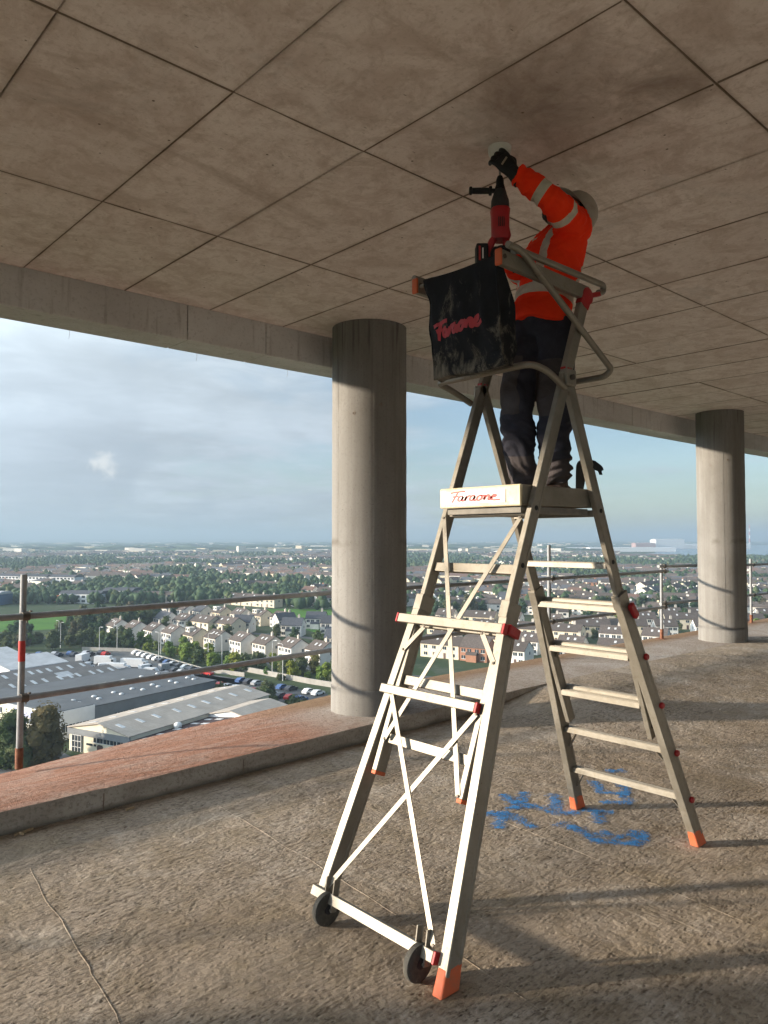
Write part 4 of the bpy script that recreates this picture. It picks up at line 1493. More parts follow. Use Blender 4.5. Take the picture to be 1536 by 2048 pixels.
FC = Vector((-0.90, 0.43, 0)).normalized()      # the way he faces
RTs = Vector((0.43, 0.90, 0)).normalized()      # his right
J = dict(kneeR=W(3.225, 2.505, 2.475),
         kneeL=W(3.345, 2.345, 2.475),
         hipR=W(3.381, 2.534, 2.926),
         hipL=W(3.396, 2.356, 2.926),
         pelvis=W(3.391, 2.445, 2.973),
         waist=W(3.401, 2.435, 3.098),
         chest=W(3.454, 2.409, 3.302),
         neck=W(3.520, 2.382, 3.455),
         head=W(3.545, 2.372, 3.545),
         shL=W(3.440, 2.252, 3.417),
         shR=W(3.555, 2.545, 3.427),
         elR=W(3.401, 2.586, 3.229),
         ankR=W(3.360, 2.565, 2.060),
         ankL=W(3.425, 2.385, 2.060),
         elL=W(3.175, 2.205, 3.455),
         wrL=W(3.026, 2.352, 3.612),
         haL=W(3.030, 2.400, 3.685),
         wrR=W(3.110, 2.460, 3.235),
         haR=W(3.040, 2.440, 3.240))


def ellip_loft(b, rings, n=20):
    """rings: (centre, u axis, v axis, ru, rv)"""
    vs = []
    for c, u, v, ru, rv in rings:
        for k_ in range(n):
            t = 2 * math.pi * k_ / n
            vs.append(c + u * (math.cos(t) * ru) + v * (math.sin(t) * rv))
    fs = [(i * n + k_, i * n + (k_ + 1) % n, (i + 1) * n + (k_ + 1) % n, (i + 1) * n + k_) for i in range(len(rings) - 1) for k_ in range(n)]
    fs += [tuple(reversed(range(n))), tuple((len(rings) - 1) * n + k_ for k_ in range(n))]
    b.add(vs, fs)


def limb(b, pts, radii, n=16, sub=6):
    """tapered limb through the joints, rounded at the bends"""
    P_, R_ = [], []
    for i in range(len(pts) - 1):
        for k_ in range(sub):
            t = k_ / sub
            P_.append(pts[i].lerp(pts[i + 1], t))
            R_.append(radii[i] + (radii[i + 1] - radii[i]) * t)
    P_.append(pts[-1])
    R_.append(radii[-1])
    # soften the corners
    for _ in range(2):
        P_ = [P_[0]] + [(P_[i - 1] + P_[i] * 2 + P_[i + 1]) / 4 for i in range(1, len(P_) - 1)] + [P_[-1]]
        R_ = [R_[0]] + [(R_[i - 1] + R_[i] * 2 + R_[i + 1]) / 4 for i in range(1, len(R_) - 1)] + [R_[-1]]
    b.tube(P_, 0.1, n, True, 0, R_)


def ball(b, c, r, n=14):
    r = Vector((r, r, r)) if isinstance(r, (int, float)) else Vector(r)
    bm = bmesh.new()
    bmesh.ops.create_uvsphere(bm, u_segments=n, v_segments=max(8, n // 2 + 3), radius=1.0)
    b.add([Vector((v.co.x * r.x, v.co.y * r.y, v.co.z * r.z)) + c for v in bm.verts], [[v.index for v in f.verts] for f in bm.faces])
    bm.free()


def fuse(name, b, voxel, mat, parent, smooth_it=4, displace=None):
    """joins the shapes into one continuous skin"""
    me = b.mesh(name + '_raw', mat)
    o = bpy.data.objects.new(name + '_raw', me)
    COL.objects.link(o)
    rm = o.modifiers.new('remesh', 'REMESH')
    rm.mode = 'VOXEL'
    rm.voxel_size = voxel
    sm = o.modifiers.new('smooth', 'SMOOTH')
    sm.factor = 0.5
    sm.iterations = smooth_it
    dg = bpy.context.evaluated_depsgraph_get()
    out = bpy.data.meshes.new_from_object(o.evaluated_get(dg))
    out.name = name
    bpy.data.objects.remove(o)
    if displace:
        nrm = [v.normal.copy() for v in out.vertices]
        for v, nn in zip(out.vertices, nrm):
            v.co += nn * displace(v.co)
    out.polygons.foreach_set('use_smooth', [True] * len(out.polygons))
    out.materials.clear()
    out.materials.append(mat)
    out.update()
    return mesh_obj(name, out, parent)


UPB = (J['neck'] - J['pelvis']).normalized()
FB = (FC - UPB * FC.dot(UPB)).normalized()


def torso(b, k=1.0, hem=None):
    rings = []
    spec = [(J['hipL'].lerp(J['hipR'], 0.5) + Vector((0, 0, -0.02)), 0.165, 0.125), (J['pelvis'], 0.165, 0.122), (J['waist'], 0.155, 0.115),
            (J['waist'].lerp(J['chest'], 0.55), 0.168, 0.122), (J['chest'], 0.182, 0.128), (J['chest'].lerp(J['neck'], 0.45), 0.175, 0.115), (J['chest'].lerp(J['neck'], 0.8), 0.115, 0.085), (J['neck'], 0.06, 0.062)]
    for c, a_, d in spec:
        rings.append((c, RTs, FB, a_ * k, d * k))
    ellip_loft(b, rings, 24)


# body: head, neck, trunk, arms and legs as one skin
HU = (Vector((0, 0, 1)) * math.cos(R(52)) - FC * math.sin(R(52))).normalized()      # head tipped back to look up
HF = (FC - HU * FC.dot(HU)).normalized()
HC = J['head']


def hd(f_, r_, u_):
    return HC + HF * f_ + RTs * r_ + HU * u_


b = MB()
torso(b, 0.80)
limb(b, [J['neck'] - UPB * 0.05, hd(-0.02, 0, -0.05)], [0.058, 0.052])
for s in 'LR':
    limb(b, [J['hip' + s], J['knee' + s], J['ank' + s]], [0.078, 0.052, 0.036])
    limb(b, [J['sh' + s], J['el' + s], J['wr' + s]], [0.052, 0.038, 0.027])
    limb(b, [J['neck'].lerp(J['sh' + s], 0.25), J['sh' + s]], [0.06, 0.052])
# head: skull, jaw, face
rings = []
for u_, rf_, rr_, off in ((-0.115, 0.035, 0.030, 0.045), (-0.098, 0.060, 0.050, 0.030), (-0.065, 0.080, 0.062, 0.016), (-0.02, 0.092, 0.072, 0.006), (0.03, 0.098, 0.077, 0.0), (0.075, 0.088, 0.070, -0.006), (0.105, 0.058, 0.048, -0.008), (0.118, 0.02, 0.018, -0.008)):
    rings.append((hd(off, 0, u_), RTs, HF, rr_, rf_))
ellip_loft(b, rings, 24)
limb(b, [hd(0.086, 0, 0.022), hd(0.108, 0, -0.018), hd(0.100, 0, -0.030)], [0.009, 0.015, 0.011])      # nose
limb(b, [hd(0.090, -0.026, -0.060), hd(0.098, 0, -0.062), hd(0.090, 0.026, -0.060)], [0.008, 0.010, 0.008])      # mouth
ball(b, hd(0.088, 0, -0.098), 0.022)
for s in (-1, 1):
    limb(b, [hd(0.088, s * 0.014, 0.026), hd(0.082, s * 0.046, 0.024)], [0.010, 0.009])      # brow
    ball(b, hd(0.066, s * 0.042, -0.025), 0.020)
    limb(b, [hd(-0.005, s * 0.078, 0.014), hd(-0.015, s * 0.086, 0.0), hd(0.0, s * 0.080, -0.03)], [0.014, 0.016, 0.009])      # ear
person = fuse('person', b, 0.0075, M['skin'], None, 3)
person.location = PO
tag(person, 'worker in orange jacket, dark trousers and white hard hat drilling overhead on the ladder platform', 'person')
for s in (-1, 1):
    e = MB()
    ball(e, hd(0.083, s * 0.031, 0.006), 0.0125)
    e.build('eye', M['sticker'], person, smooth=True)
    e = MB()
    ball(e, hd(0.0925, s * 0.031, 0.007), 0.0052)
    e.build('pupil', M['hair'], person, smooth=True)

# hair and beard
b = MB()
rings = []
for u_, rf_, rr_, off in ((-0.085, 0.055, 0.066, -0.046), (-0.05, 0.072, 0.074, -0.036), (-0.01, 0.080, 0.080, -0.028), (0.035, 0.090, 0.083, -0.018), (0.075, 0.088, 0.076, -0.012), (0.105, 0.064, 0.054, -0.010), (0.124, 0.02, 0.02, -0.01)):
    rings.append((hd(off, 0, u_), RTs, HF, rr_, rf_))
ellip_loft(b, rings, 24)
fuse('hair', b, 0.008, M['hair'], person, 3, lambda p: 0.004 * mnoise.noise(p * 60))
b = MB()
limb(b, [hd(0.012, -0.073, -0.03), hd(0.045, -0.060, -0.078), hd(0.080, -0.028, -0.104), hd(0.090, 0, -0.108), hd(0.080, 0.028, -0.104), hd(0.045, 0.060, -0.078), hd(0.012, 0.073, -0.03)], [0.010, 0.020, 0.022, 0.024, 0.022, 0.020, 0.010])
fuse('beard', b, 0.006, M['hair'], person, 3, lambda p: 0.003 * mnoise.noise(p * 80))

# jacket
armL = [J['shL'], J['elL'], J['wrL']]
armR = [J['shR'], J['elR'], J['wrR']]


def seg_dist(p, pts):
    best, tb, acc = 9.0, 0.0, 0.0
    for a_, c_ in zip(pts[:-1], pts[1:]):
        d = c_ - a_
        L = d.length
        t = max(0.0, min(1.0, (p - a_).dot(d) / (L * L)))
        q = (p - (a_ + d * t)).length
        if q < best:
            best, tb = q, acc + t * L
        acc += L
    return best, tb


b = MB()
rings = []
hemc = J['hipL'].lerp(J['hipR'], 0.5)
for c, a_, d in ((hemc + Vector((0, 0, -0.025)) + FB * 0.008, 0.188, 0.150), (hemc + Vector((0, 0, 0.02)), 0.190, 0.150), (J['pelvis'] + Vector((0, 0, 0.03)), 0.192, 0.150), (J['waist'], 0.190, 0.148),
                 (J['waist'].lerp(J['chest'], 0.55), 0.200, 0.152), (J['chest'], 0.208, 0.152), (J['chest'].lerp(J['neck'], 0.42), 0.200, 0.138), (J['chest'].lerp(J['neck'], 0.78), 0.140, 0.108), (J['neck'] + UPB * 0.01, 0.078, 0.080)):
    rings.append((c, RTs, FB, a_, d))
ellip_loft(b, rings, 28)
limb(b, [J['neck'].lerp(J['shL'], 0.35), J['shL'] + Vector((0, 0, 0.0)), J['elL'], J['wrL'].lerp(J['elL'], 0.06)], [0.088, 0.090, 0.072, 0.058], 18)
limb(b, [J['neck'].lerp(J['shR'], 0.35), J['shR'], J['elR'], J['wrR'].lerp(J['elR'], 0.06)], [0.088, 0.088, 0.070, 0.056], 18)


def jacket_disp(p):
    dL, tL = seg_dist(p, armL)
    dR, tR = seg_dist(p, armR)
    q = Vector((p.x * 10, p.y * 10, p.z * 24 + 3 * mnoise.noise(p * 4)))
    v = 0.011 * mnoise.noise(p * 8) + 0.009 * mnoise.noise(q) + 0.006 * abs(mnoise.noise(q * 2.1))
    if min(dL, dR) < 0.11:
        t = tL if dL < dR else tR
        v += 0.010 * mnoise.noise(Vector((t * 38, p.x * 6, p.z * 6))) - 0.008 * abs(mnoise.noise(Vector((t * 24, p.y * 8, p.z * 5))))
    return v


jacket = fuse('jacket', b, 0.0072, M['jacket'], person, 5, jacket_disp)
vals = []
upz = Vector((0, 0, 1))
for v in jacket.data.vertices:
    p = v.co
    dL, tL = seg_dist(p, armL)
    dR, tR = seg_dist(p, armR)
    s = -0.1
    ax = (p - J['waist']).dot(UPB)
    lat = (p - J['chest']).dot(RTs)
    on_arm = (dL < 0.105 and tL > 0.075) or (dR < 0.105 and tR > 0.075)
    if on_arm:
        t = tL if dL < dR else tR
        for c_ in (0.20, 0.36):
            s = max(s, 0.024 - abs(t - c_))
    else:
        s = max(s, 0.026 - abs(ax + 0.045))
        if -0.019 < ax < 0.36:
            s = max(s, 0.024 - abs(abs(lat) - 0.118))
    vals.append(max(0.0, min(1.0, 0.5 + s * 25)))
jacket.data.attributes.new('stripe', 'FLOAT', 'POINT').data.foreach_set('value', vals)

# trousers
b = MB()
rings = []
for c, a_, d in ((hemc + Vector((0, 0, -0.11)), 0.150, 0.118), (hemc + Vector((0, 0, -0.05)), 0.168, 0.130), (hemc + Vector((0, 0, 0.0)), 0.168, 0.130), (J['pelvis'] + Vector((0, 0, 0.03)), 0.160, 0.124)):
    rings.append((c, RTs, FB, a_, d))
ellip_loft(b, rings, 24)
for s in 'LR':
    limb(b, [J['hip' + s] + Vector((0, 0, -0.01)), J['hip' + s].lerp(J['knee' + s], 0.5), J['knee' + s], J['knee' + s].lerp(J['ank' + s], 0.5), J['ank' + s] + Vector((0, 0, -0.005))], [0.110, 0.103, 0.090, 0.083, 0.072], 18, 5)


def trouser_disp(p):
    low = smooth(0.66, 0.22, p.z)
    q = Vector((p.x * 7, p.y * 7, p.z * 21 + 3.0 * mnoise.noise(p * 5)))
    v = 0.007 * mnoise.noise(p * 7)
    v += (0.009 + 0.016 * low) * mnoise.noise(q) + 0.010 * low * abs(mnoise.noise(q * 1.9))
    v += 0.005 * mnoise.noise(Vector((p.x * 20, p.y * 20, p.z * 4)))
    return v


trousers = fuse('trousers', b, 0.0085, M['trousers'], person, 4, trouser_disp)
vals = []
for v in trousers.data.vertices:
    p = v.co
    best = 0.0
    for s in 'LR':
        d, t = seg_dist(p, [J['hip' + s], J['knee' + s], J['ank' + s]])
        other = 'R' if s == 'L' else 'L'
        d2, _ = seg_dist(p, [J['hip' + other], J['knee' + other], J['ank' + other]])
        if d > d2:
            continue
        ax = J['hip' + s].lerp(J['knee' + s], min(1, t / 0.43)) if t < 0.43 else J['knee' + s].lerp(J['ank' + s], (t - 0.43) / 0.4)
        fwd = (p - ax).dot((FC - RTs * 0.35 * (1 if s == 'L' else 0.2)).normalized())
        if 0.24 < t < 0.52:
            best = max(best, 0.5 + min(fwd - 0.035, 0.52 - t, t - 0.24) * 22)
        if t > 0.735:
            best = max(best, 0.5 + (t - 0.75) * 25)
    vals.append(max(0.0, min(1.0, best)))
trousers.data.attributes.new('patch', 'FLOAT', 'POINT').data.foreach_set('value', vals)

# boots
for s in 'LR':
    a_ = J['ank' + s]
    toe = (FC + RTs * (0.25 if s == 'R' else -0.2)).normalized()
    b = MB()
    base = Vector((a_.x, a_.y, 0.0))
    side = Vector((-toe.y, toe.x, 0))
    vs_r = []
    for f_, w, h in ((-0.085, 0.036, 0.075), (-0.03, 0.042, 0.105), (0.04, 0.045, 0.085), (0.11, 0.050, 0.066), (0.17, 0.046, 0.056), (0.205, 0.030, 0.042)):
        vs_r.append((base + toe * f_ + Vector((0, 0, h / 2 + 0.006)), side, Vector((0, 0, 1)), w, h / 2 + 0.004))
    ellip_loft(b, vs_r, 18)
    limb(b, [base + toe * -0.015 + Vector((0, 0, 0.06)), a_ + Vector((0, 0, 0.07))], [0.050, 0.056])
    bo = fuse('boot', b, 0.007, M['boot_leather'], person, 3)
    sl = MB()
    out = []
    for k_ in range(24):
        t = 2 * math.pi * k_ / 24
        f_ = 0.06 + 0.15 * math.cos(t)
        w = 0.046 * math.sin(t) * (1.08 if math.cos(t) > 0 else 0.86)
        out.append((f_, w))
    sl.prism(out, base + Vector((0, 0, 0.001)), toe, side, Vector((0, 0, 1)), 0.024)
    sl.build('sole', M['black_rubber'], bo, bevel=0.003)


# gloves: palm, four fingers and thumb
def glove(name, wrist, fdir, pdir, curl, spread, thumb_curl, mir, forearm):
    """fdir: wrist to knuckles, pdir: out of the palm; mir +1 puts the thumb on fdir x pdir"""
    fdir = fdir.normalized()
    pdir = (pdir - fdir * pdir.dot(fdir)).normalized()
    sdir = fdir.cross(pdir) * mir
    b = MB()
    pal = []
    for t, w, h in ((-0.01, 0.034, 0.027), (0.02, 0.040, 0.027), (0.05, 0.047, 0.026), (0.085, 0.048, 0.023), (0.10, 0.043, 0.020)):
        pal.append((wrist + fdir * t, sdir, pdir, w, h))
    ellip_loft(b, pal, 18)
    for i, (off, ln) in enumerate(((0.036, 0.088), (0.0125, 0.099), (-0.0115, 0.093), (-0.035, 0.075))):
        p = wrist + fdir * 0.085 + sdir * off
        d = (fdir + sdir * (off * spread)).normalized()
        pts = [p]
        ang = 0.0
        for seg, cu in ((0.45, curl[i] * 0.55), (0.31, curl[i]), (0.24, curl[i] * 0.75)):
            ang += cu
            dd = d * math.cos(ang) + pdir * math.sin(ang)
            pts.append(pts[-1] + dd * (ln * seg))
        limb(b, pts, [0.0132, 0.0122, 0.0114, 0.010], 10, 4)
        ball(b, pts[-1], 0.010, 8)
    p = wrist + fdir * 0.028 + sdir * 0.030 + pdir * 0.006
    d1 = (fdir * 0.62 + sdir * 0.62 + pdir * 0.45).normalized()
    d2 = (fdir * 0.75 + sdir * (0.35 - 0.5 * thumb_curl) + pdir * (0.4 + 0.5 * thumb_curl)).normalized()
    limb(b, [p, p + d1 * 0.040, p + d1 * 0.040 + d2 * 0.030, p + d1 * 0.040 + d2 * 0.054], [0.016, 0.0135, 0.0115, 0.0095], 10, 4)
    limb(b, [wrist - fdir * 0.065, wrist - fdir * 0.01, wrist + fdir * 0.02], [0.043, 0.036, 0.032], 16, 4)
    g = fuse(name, b, 0.0036, M['glove_black'], person, 2)
    # pale tape over the knuckles
    st = MB()
    c = wrist + fdir * 0.062 - pdir * 0.0235
    st.bar(c - sdir * 0.026 - fdir * 0.004, c + sdir * 0.018 + fdir * 0.010, 0.010, 0.004, fdir)
    st.build('knuckle_tape', M['glove_grey'], g, bevel=0.001)
    return g


cupc = DA + Vector((0, 0, 3.765)) - PO
wl = J['wrL']
fd = (IL * 0.62 + Vector((0, 0, 0.78)) + IB * 0.10).normalized()
glove('glove', wl + fd * 0.008, fd, (IB * 0.95 + IL * 0.1 + Vector((0, 0, 0.2))), (0.50, 0.58, 0.62, 0.66), 3.0, 0.4, -1, 0)
wr_ = J['wrR']
fd = (Vector((3.045, 2.44, 3.255)) - PO - wr_).normalized()
glove('glove', wr_ - fd * 0.03, fd, (-IB * 0.6 + IL * 0.5 + Vector((0, 0, -0.1))), (0.9, 0.95, 0.95, 0.9), 1.0, 0.8, 1, 0)

# hard hat
b = MB()
n_ = 40
vs, fs = [], []
HS = hd(-0.010, 0, 0.040)
prof = [(1.0, 0.0), (0.985, 0.03), (0.95, 0.055), (0.86, 0.085), (0.70, 0.108), (0.48, 0.124), (0.22, 0.131), (0.03, 0.133)]
for k_, h in prof:
    for i in range(n_):
        t = 2 * math.pi * i / n_
        ridge_ = 0.004 * math.exp(-((math.sin(t)) / 0.18) ** 2) * (1 - k_ * 0.5)
        vs.append(HS + HF * (0.120 * k_ * math.cos(t)) + RTs * (0.100 * k_ * math.sin(t)) + HU * (h * 0.92 + ridge_))
fs = [(i * n_ + k_, i * n_ + (k_ + 1) % n_, (i + 1) * n_ + (k_ + 1) % n_, (i + 1) * n_ + k_) for i in range(len(prof) - 1) for k_ in range(n_)]
fs.append(tuple((len(prof) - 1) * n_ + k_ for k_ in range(n_)))
b.add(vs, fs)
hat = b.build('hard_hat', M['hat'], person, smooth=True, angle=50)
so = hat.modifiers.new('shell', 'SOLIDIFY')
so.thickness = 0.004
b = MB()      # rim and peak
vs, fs = [], []
for i in range(n_):
    t = 2 * math.pi * i / n_
    pk = max(0.0, math.cos(t)) ** 1.5 * 0.042
    for add, h in ((0.0, 0.004), (0.012 + pk, -0.004 - pk * 0.25), (0.012 + pk, -0.008 - pk * 0.25), (0.0, -0.002)):
        vs.append(HS + HF * ((0.119 + add) * math.cos(t)) + RTs * ((0.099 + add * 0.9) * math.sin(t)) + HU * h)
fs = [(i * 4 + k_, ((i + 1) % n_) * 4 + k_, ((i + 1) % n_) * 4 + (k_ + 1) % 4, i * 4 + (k_ + 1) % 4) for i in range(n_) for k_ in range(4)]
b.add(vs, fs)
b.build('peak', M['hat'], hat, smooth=True, angle=40)
MB().tube(bend([hd(-0.03, -0.098, 0.035), hd(-0.035, -0.094, -0.02), hd(0.02, -0.070, -0.09), hd(0.05, 0, -0.122)], 0.03), 0.004, 6).build('chin_strap', M['glove_grey'], hat, smooth=True)
MB().lathe([(0.014, 0), (0.016, 0.010), (0.010, 0.016)], 14, hd(-0.135, 0, 0.0), -HF).build('ratchet_knob', M['sticker'], hat, smooth=True, angle=40)
# ------------------------------------------------------------------ the town far below
GZ = -41.5
FWD, RGT = Vector((cth, sth, 0)), Vector((sth, -cth, 0))


def T(r, f, z=0.0):
    """survey frame: r metres across, f metres out from the tower, z above the ground"""
    return FWD * f + RGT * r + Vector((0, 0, GZ + z))


def hdg(az_deg):
    """world rotation about Z that turns local +X to a compass bearing in the survey frame"""
    a = R(az_deg)
    d = FWD * math.cos(a) + RGT * math.sin(a)
    return math.atan2(d.y, d.x)


# --- materials
def mat_ground():
    k = NT('ground')
    p = k.geo()
    a = k.noise(p, 0.012, 5, 0.6, 0.5)
    bb_ = k.noise(p, 0.09, 5, 0.65)
    c = k.mix(k.ramp(a, [(0.35, 0.0), (0.65, 1.0)]), (0.032, 0.056, 0.022), (0.062, 0.080, 0.040))
    c = k.mix(k.ramp(bb_, [(0.54, 0.0), (0.68, 0.6)]), c, (0.105, 0.105, 0.092))
    return k.set(c, 0.95, 0, None, 0.1)


def mat_grass(name, c0, c1):
    k = NT(name)
    p = k.geo()
    c = k.mix(k.ramp(k.noise(p, 0.05, 5, 0.65), [(0.35, 0.0), (0.65, 1.0)]), c0, c1)
    return k.set(c, 0.95, 0, None, 0.1)


def mat_render_wall(name, col):
    k = NT(name)
    p = k.co()
    rnd = k.rand()
    c = k.mix(k.ramp(rnd, [(0.0, 0.0), (0.55, 0.0), (1.0, 0.55)]), col, tuple(x * y for x, y in zip(col, (0.86, 0.78, 0.66))))
    c = k.mix(k.ramp(k.noise(p, 0.8, 4, 0.6), [(0.4, 0.35), (0.6, 0.0)]), c, tuple(x * 0.72 for x in col))
    return k.set(c, 0.9, 0, None, 0.15)


def mat_roof(name, col):
    k = NT(name)
    p = k.co()
    rnd = k.rand()
    w = k.n('ShaderNodeTexWave', wave_type='BANDS', bands_direction='Z')
    w.inputs['Scale'].default_value = 1.1
    w.inputs['Distortion'].default_value = 0.6
    k.link(p, w.inputs['Vector'])
    c = k.mix(rnd, tuple(x * 0.72 for x in col), tuple(x * 1.2 for x in col))
    c = k.mix(k.ramp(k.noise(p, 1.2, 5, 0.7), [(0.4, 0.6), (0.6, 0.0)]), c, tuple(x * 0.6 for x in col))
    c = k.mix(k.math('MULTIPLY', w.outputs[1], 0.3), c, tuple(x * 0.55 for x in col))
    return k.set(c, 0.9, 0, None, 0.15)


def mat_sheet_roof(name, col, dark=0.75, across=(1, 0, 0)):
    k = NT(name)
    p = k.co()
    w = k.n('ShaderNodeTexWave', wave_type='BANDS', bands_direction='X' if across[0] else 'Y')
    w.inputs['Scale'].default_value = 0.35
    k.link(p, w.inputs['Vector'])
    c = k.mix(k.ramp(k.noise(p, 0.25, 5, 0.7, 0.5), [(0.35, 0.0), (0.65, 1.0)]), tuple(x * dark for x in col), col)
    c = k.mix(k.math('MULTIPLY', w.outputs[1], 0.25), c, tuple(x * 0.7 for x in col))
    return k.set(c, 0.8, 0, None, 0.3)


def mat_leaf(name, stops, rs=1.0):
    k = NT(name)
    rnd = k.rand()
    p = k.geo()
    c = k.ramp(rnd, stops)
    v = k.noise(p, 0.55, 4, 0.7)
    c = k.mix(k.ramp(v, [(0.35, 0.5), (0.6, 0.0)]), c, k.mix(0.5, c, (0.012, 0.02, 0.01)))
    k.set(c, 0.75, 0, None, 0.2)
    tl = k.n('ShaderNodeBsdfTranslucent')
    k.link(c, tl.inputs[0])
    mx = k.n('ShaderNodeMixShader')
    mx.inputs[0].default_value = 0.28
    k.link(k.b.outputs[0], mx.inputs[1])
    k.link(tl.outputs[0], mx.inputs[2])
    k.link(mx.outputs[0], k.out.inputs[0])
    return k.m


M['ground'] = mat_ground()
M['field'] = mat_grass('field_grass', (0.055, 0.135, 0.022), (0.085, 0.19, 0.03))
M['verge'] = mat_grass('verge_grass', (0.06, 0.085, 0.03), (0.10, 0.12, 0.05))
M['wall_w'] = mat_render_wall('white_render', (0.74, 0.71, 0.66))
M['wall_c'] = mat_render_wall('cream_render', (0.68, 0.60, 0.46))
M['wall_b'] = mat_render_wall('brick_wall', (0.33, 0.17, 0.11))
M['roof_b'] = mat_roof('brown_tiles', (0.115, 0.095, 0.085))
M['roof_g'] = mat_roof('slate_tiles', (0.095, 0.10, 0.115))
M['roof_r'] = mat_roof('red_tiles', (0.145, 0.092, 0.075))
M['leaf_y'] = mat_leaf('leaf_autumn_green', [(0.0, (0.265, 0.286, 0.042)), (0.35, (0.196, 0.275, 0.050)), (0.7, (0.138, 0.230, 0.058)), (1.0, (0.240, 0.207, 0.058))])
M['leaf_g'] = mat_leaf('leaf_green', [(0.0, (0.083, 0.117, 0.044)), (0.5, (0.108, 0.132, 0.055)), (1.0, (0.091, 0.105, 0.047))])
M['leaf_d'] = mat_leaf('leaf_dark', [(0.0, (0.045, 0.088, 0.041)), (0.6, (0.068, 0.109, 0.051)), (1.0, (0.114, 0.094, 0.057))])
M['leaf_r'] = mat_leaf('leaf_reddening', [(0.0, (0.12, 0.10, 0.04)), (1.0, (0.135, 0.105, 0.045))])
simple('bark', (0.10, 0.08, 0.06), 0.9, 0, 0.2, 3)
simple('asphalt', (0.085, 0.088, 0.09), 0.9, 0, 0.25, 0.25)
simple('yard_wall', (0.30, 0.285, 0.26), 0.9, 0, 0.2, 0.4)
simple('glass_dark', (0.035, 0.045, 0.055), 0.15, 0, 0.3, 1.0, spec=0.6)
simple('frame_white', (0.72, 0.72, 0.70), 0.5)
simple('door_paint', (0.10, 0.06, 0.05), 0.5)
simple('chimney_render', (0.45, 0.41, 0.36), 0.9)
simple('blue_cladding', (0.075, 0.14, 0.25), 0.55, 0, 0.15, 0.3)
simple('grey_cladding', (0.17, 0.185, 0.20), 0.6, 0, 0.15, 0.3)
simple('white_cladding', (0.72, 0.73, 0.74), 0.6, 0, 0.08, 0.3)
simple('cream_cladding', (0.70, 0.64, 0.50), 0.7, 0, 0.08, 0.3)
simple('skylight', (0.55, 0.56, 0.56), 0.3, 0, 0.15, 1.0)
simple('orange_panel', (0.55, 0.16, 0.06), 0.6)
simple('pink_cladding', (0.42, 0.27, 0.25), 0.7)
simple('sign_blue', (0.42, 0.44, 0.62), 0.5)
simple('lamp_grey', (0.62, 0.62, 0.60), 0.5)
simple('tyre_black', (0.02, 0.02, 0.02), 0.8)
M['sheet_beige'] = mat_sheet_roof('beige_sheet_roof', (0.47, 0.405, 0.34))
M['sheet_grey'] = mat_sheet_roof('grey_flat_roof', (0.115, 0.125, 0.135))
M['sheet_brown'] = mat_sheet_roof('grey_brown_sheet_roof', (0.23, 0.205, 0.185))
M['sheet_white'] = mat_sheet_roof('white_sheet_roof', (0.58, 0.58, 0.58))
M['sheet_maroon'] = mat_sheet_roof('maroon_sheet_roof', (0.062, 0.035, 0.035))

# --- ground sheet, fields, yards, sea
gsz = 32000.0
ground = tag(MB().add([(-gsz, -gsz, GZ), (gsz, -gsz, GZ), (gsz, gsz, GZ), (-gsz, gsz, GZ)], [(0, 1, 2, 3)]).build('ground', M['ground']), kind='structure')


def sheet(name, pts, mat, lift, kind='structure'):
    vs = [T(r, f, lift) for r, f in pts]
    return tag(MB().add(vs, [tuple(range(len(vs)))]).build(name, M[mat]), kind=kind)


sheet('playing_field', [(-330, 430), (-166, 430), (-148, 372), (-215, 338), (-330, 345)], 'field', 0.012)
sheet('park_lawn', [(-78, 470), (-10, 475), (30, 440), (18, 362), (-30, 350), (-52, 390), (-64, 425)], 'field', 0.012)
sheet('park_lawn', [(20, 700), (120, 690), (130, 640), (10, 640)], 'field', 0.012)
sheet('van_yard', [(-150, 288), (-98, 296), (-62, 246), (-40, 232), (-52, 216), (-100, 232), (-142, 252)], 'asphalt', 0.016)
sheet('car_park', [(-58, 246), (-14, 212), (-8, 196), (-22, 186), (-62, 214), (-66, 230)], 'asphalt', 0.016)
sheet('estate_road', [(-210, 352), (-120, 330), (-10, 250), (60, 224), (60, 218), (-12, 243), (-124, 324), (-212, 346)], 'asphalt', 0.020)
sheet('estate_road', [(-140, 398), (-20, 330), (90, 290), (90, 285), (-22, 325), (-143, 393)], 'asphalt', 0.020)
sheet('forecourt', [(-140, 190), (-70, 160), (-40, 130), (-90, 120), (-150, 150)], 'asphalt', 0.016)


def mat_water():
    k = NT('water')
    k.set((0.10, 0.15, 0.20), 0.22, 0, k.bump(k.noise(k.geo(), 0.2, 3), 0.1, 0.3), 0.5)
    return k.m


M['water'] = mat_water()
tag(MB().add([T(r, f, 0.4) for r, f in ((640, 1960), (980, 1930), (1900, 2050), (5200, 4100), (6500, 6500), (1700, 5200), (1260, 3600), (900, 2500))], [(0, 1, 2, 3, 4, 5, 6, 7)]).build('sea', M['water']), kind='structure')

# --- hills on the skyline
b = MB()
vs, fs = [], []
NA = 160
for i in range(NA + 1):
    a = -0.75 + 1.5 * i / NA
    h = 46 + 26 * mnoise.noise((a * 6, 0.3, 0)) + 12 * mnoise.noise((a * 23, 1.3, 0))
    h *= 1.0 if a < 0.22 else max(0.35, 1 - (a - 0.22) * 3)
    for rad, hh in ((11500, 0.0), (13500, h * 0.6), (15500, h), (20000, h * 0.8)):
        vs.append(T(math.sin(a) * rad, math.cos(a) * rad, hh))
fs = [(i * 4 + k, (i + 1) * 4 + k, (i + 1) * 4 + k + 1, i * 4 + k + 1) for i in range(NA) for k in range(3)]
b.add(vs, fs)
tag(b.build('hills', M['ground'], smooth=True), kind='structure')

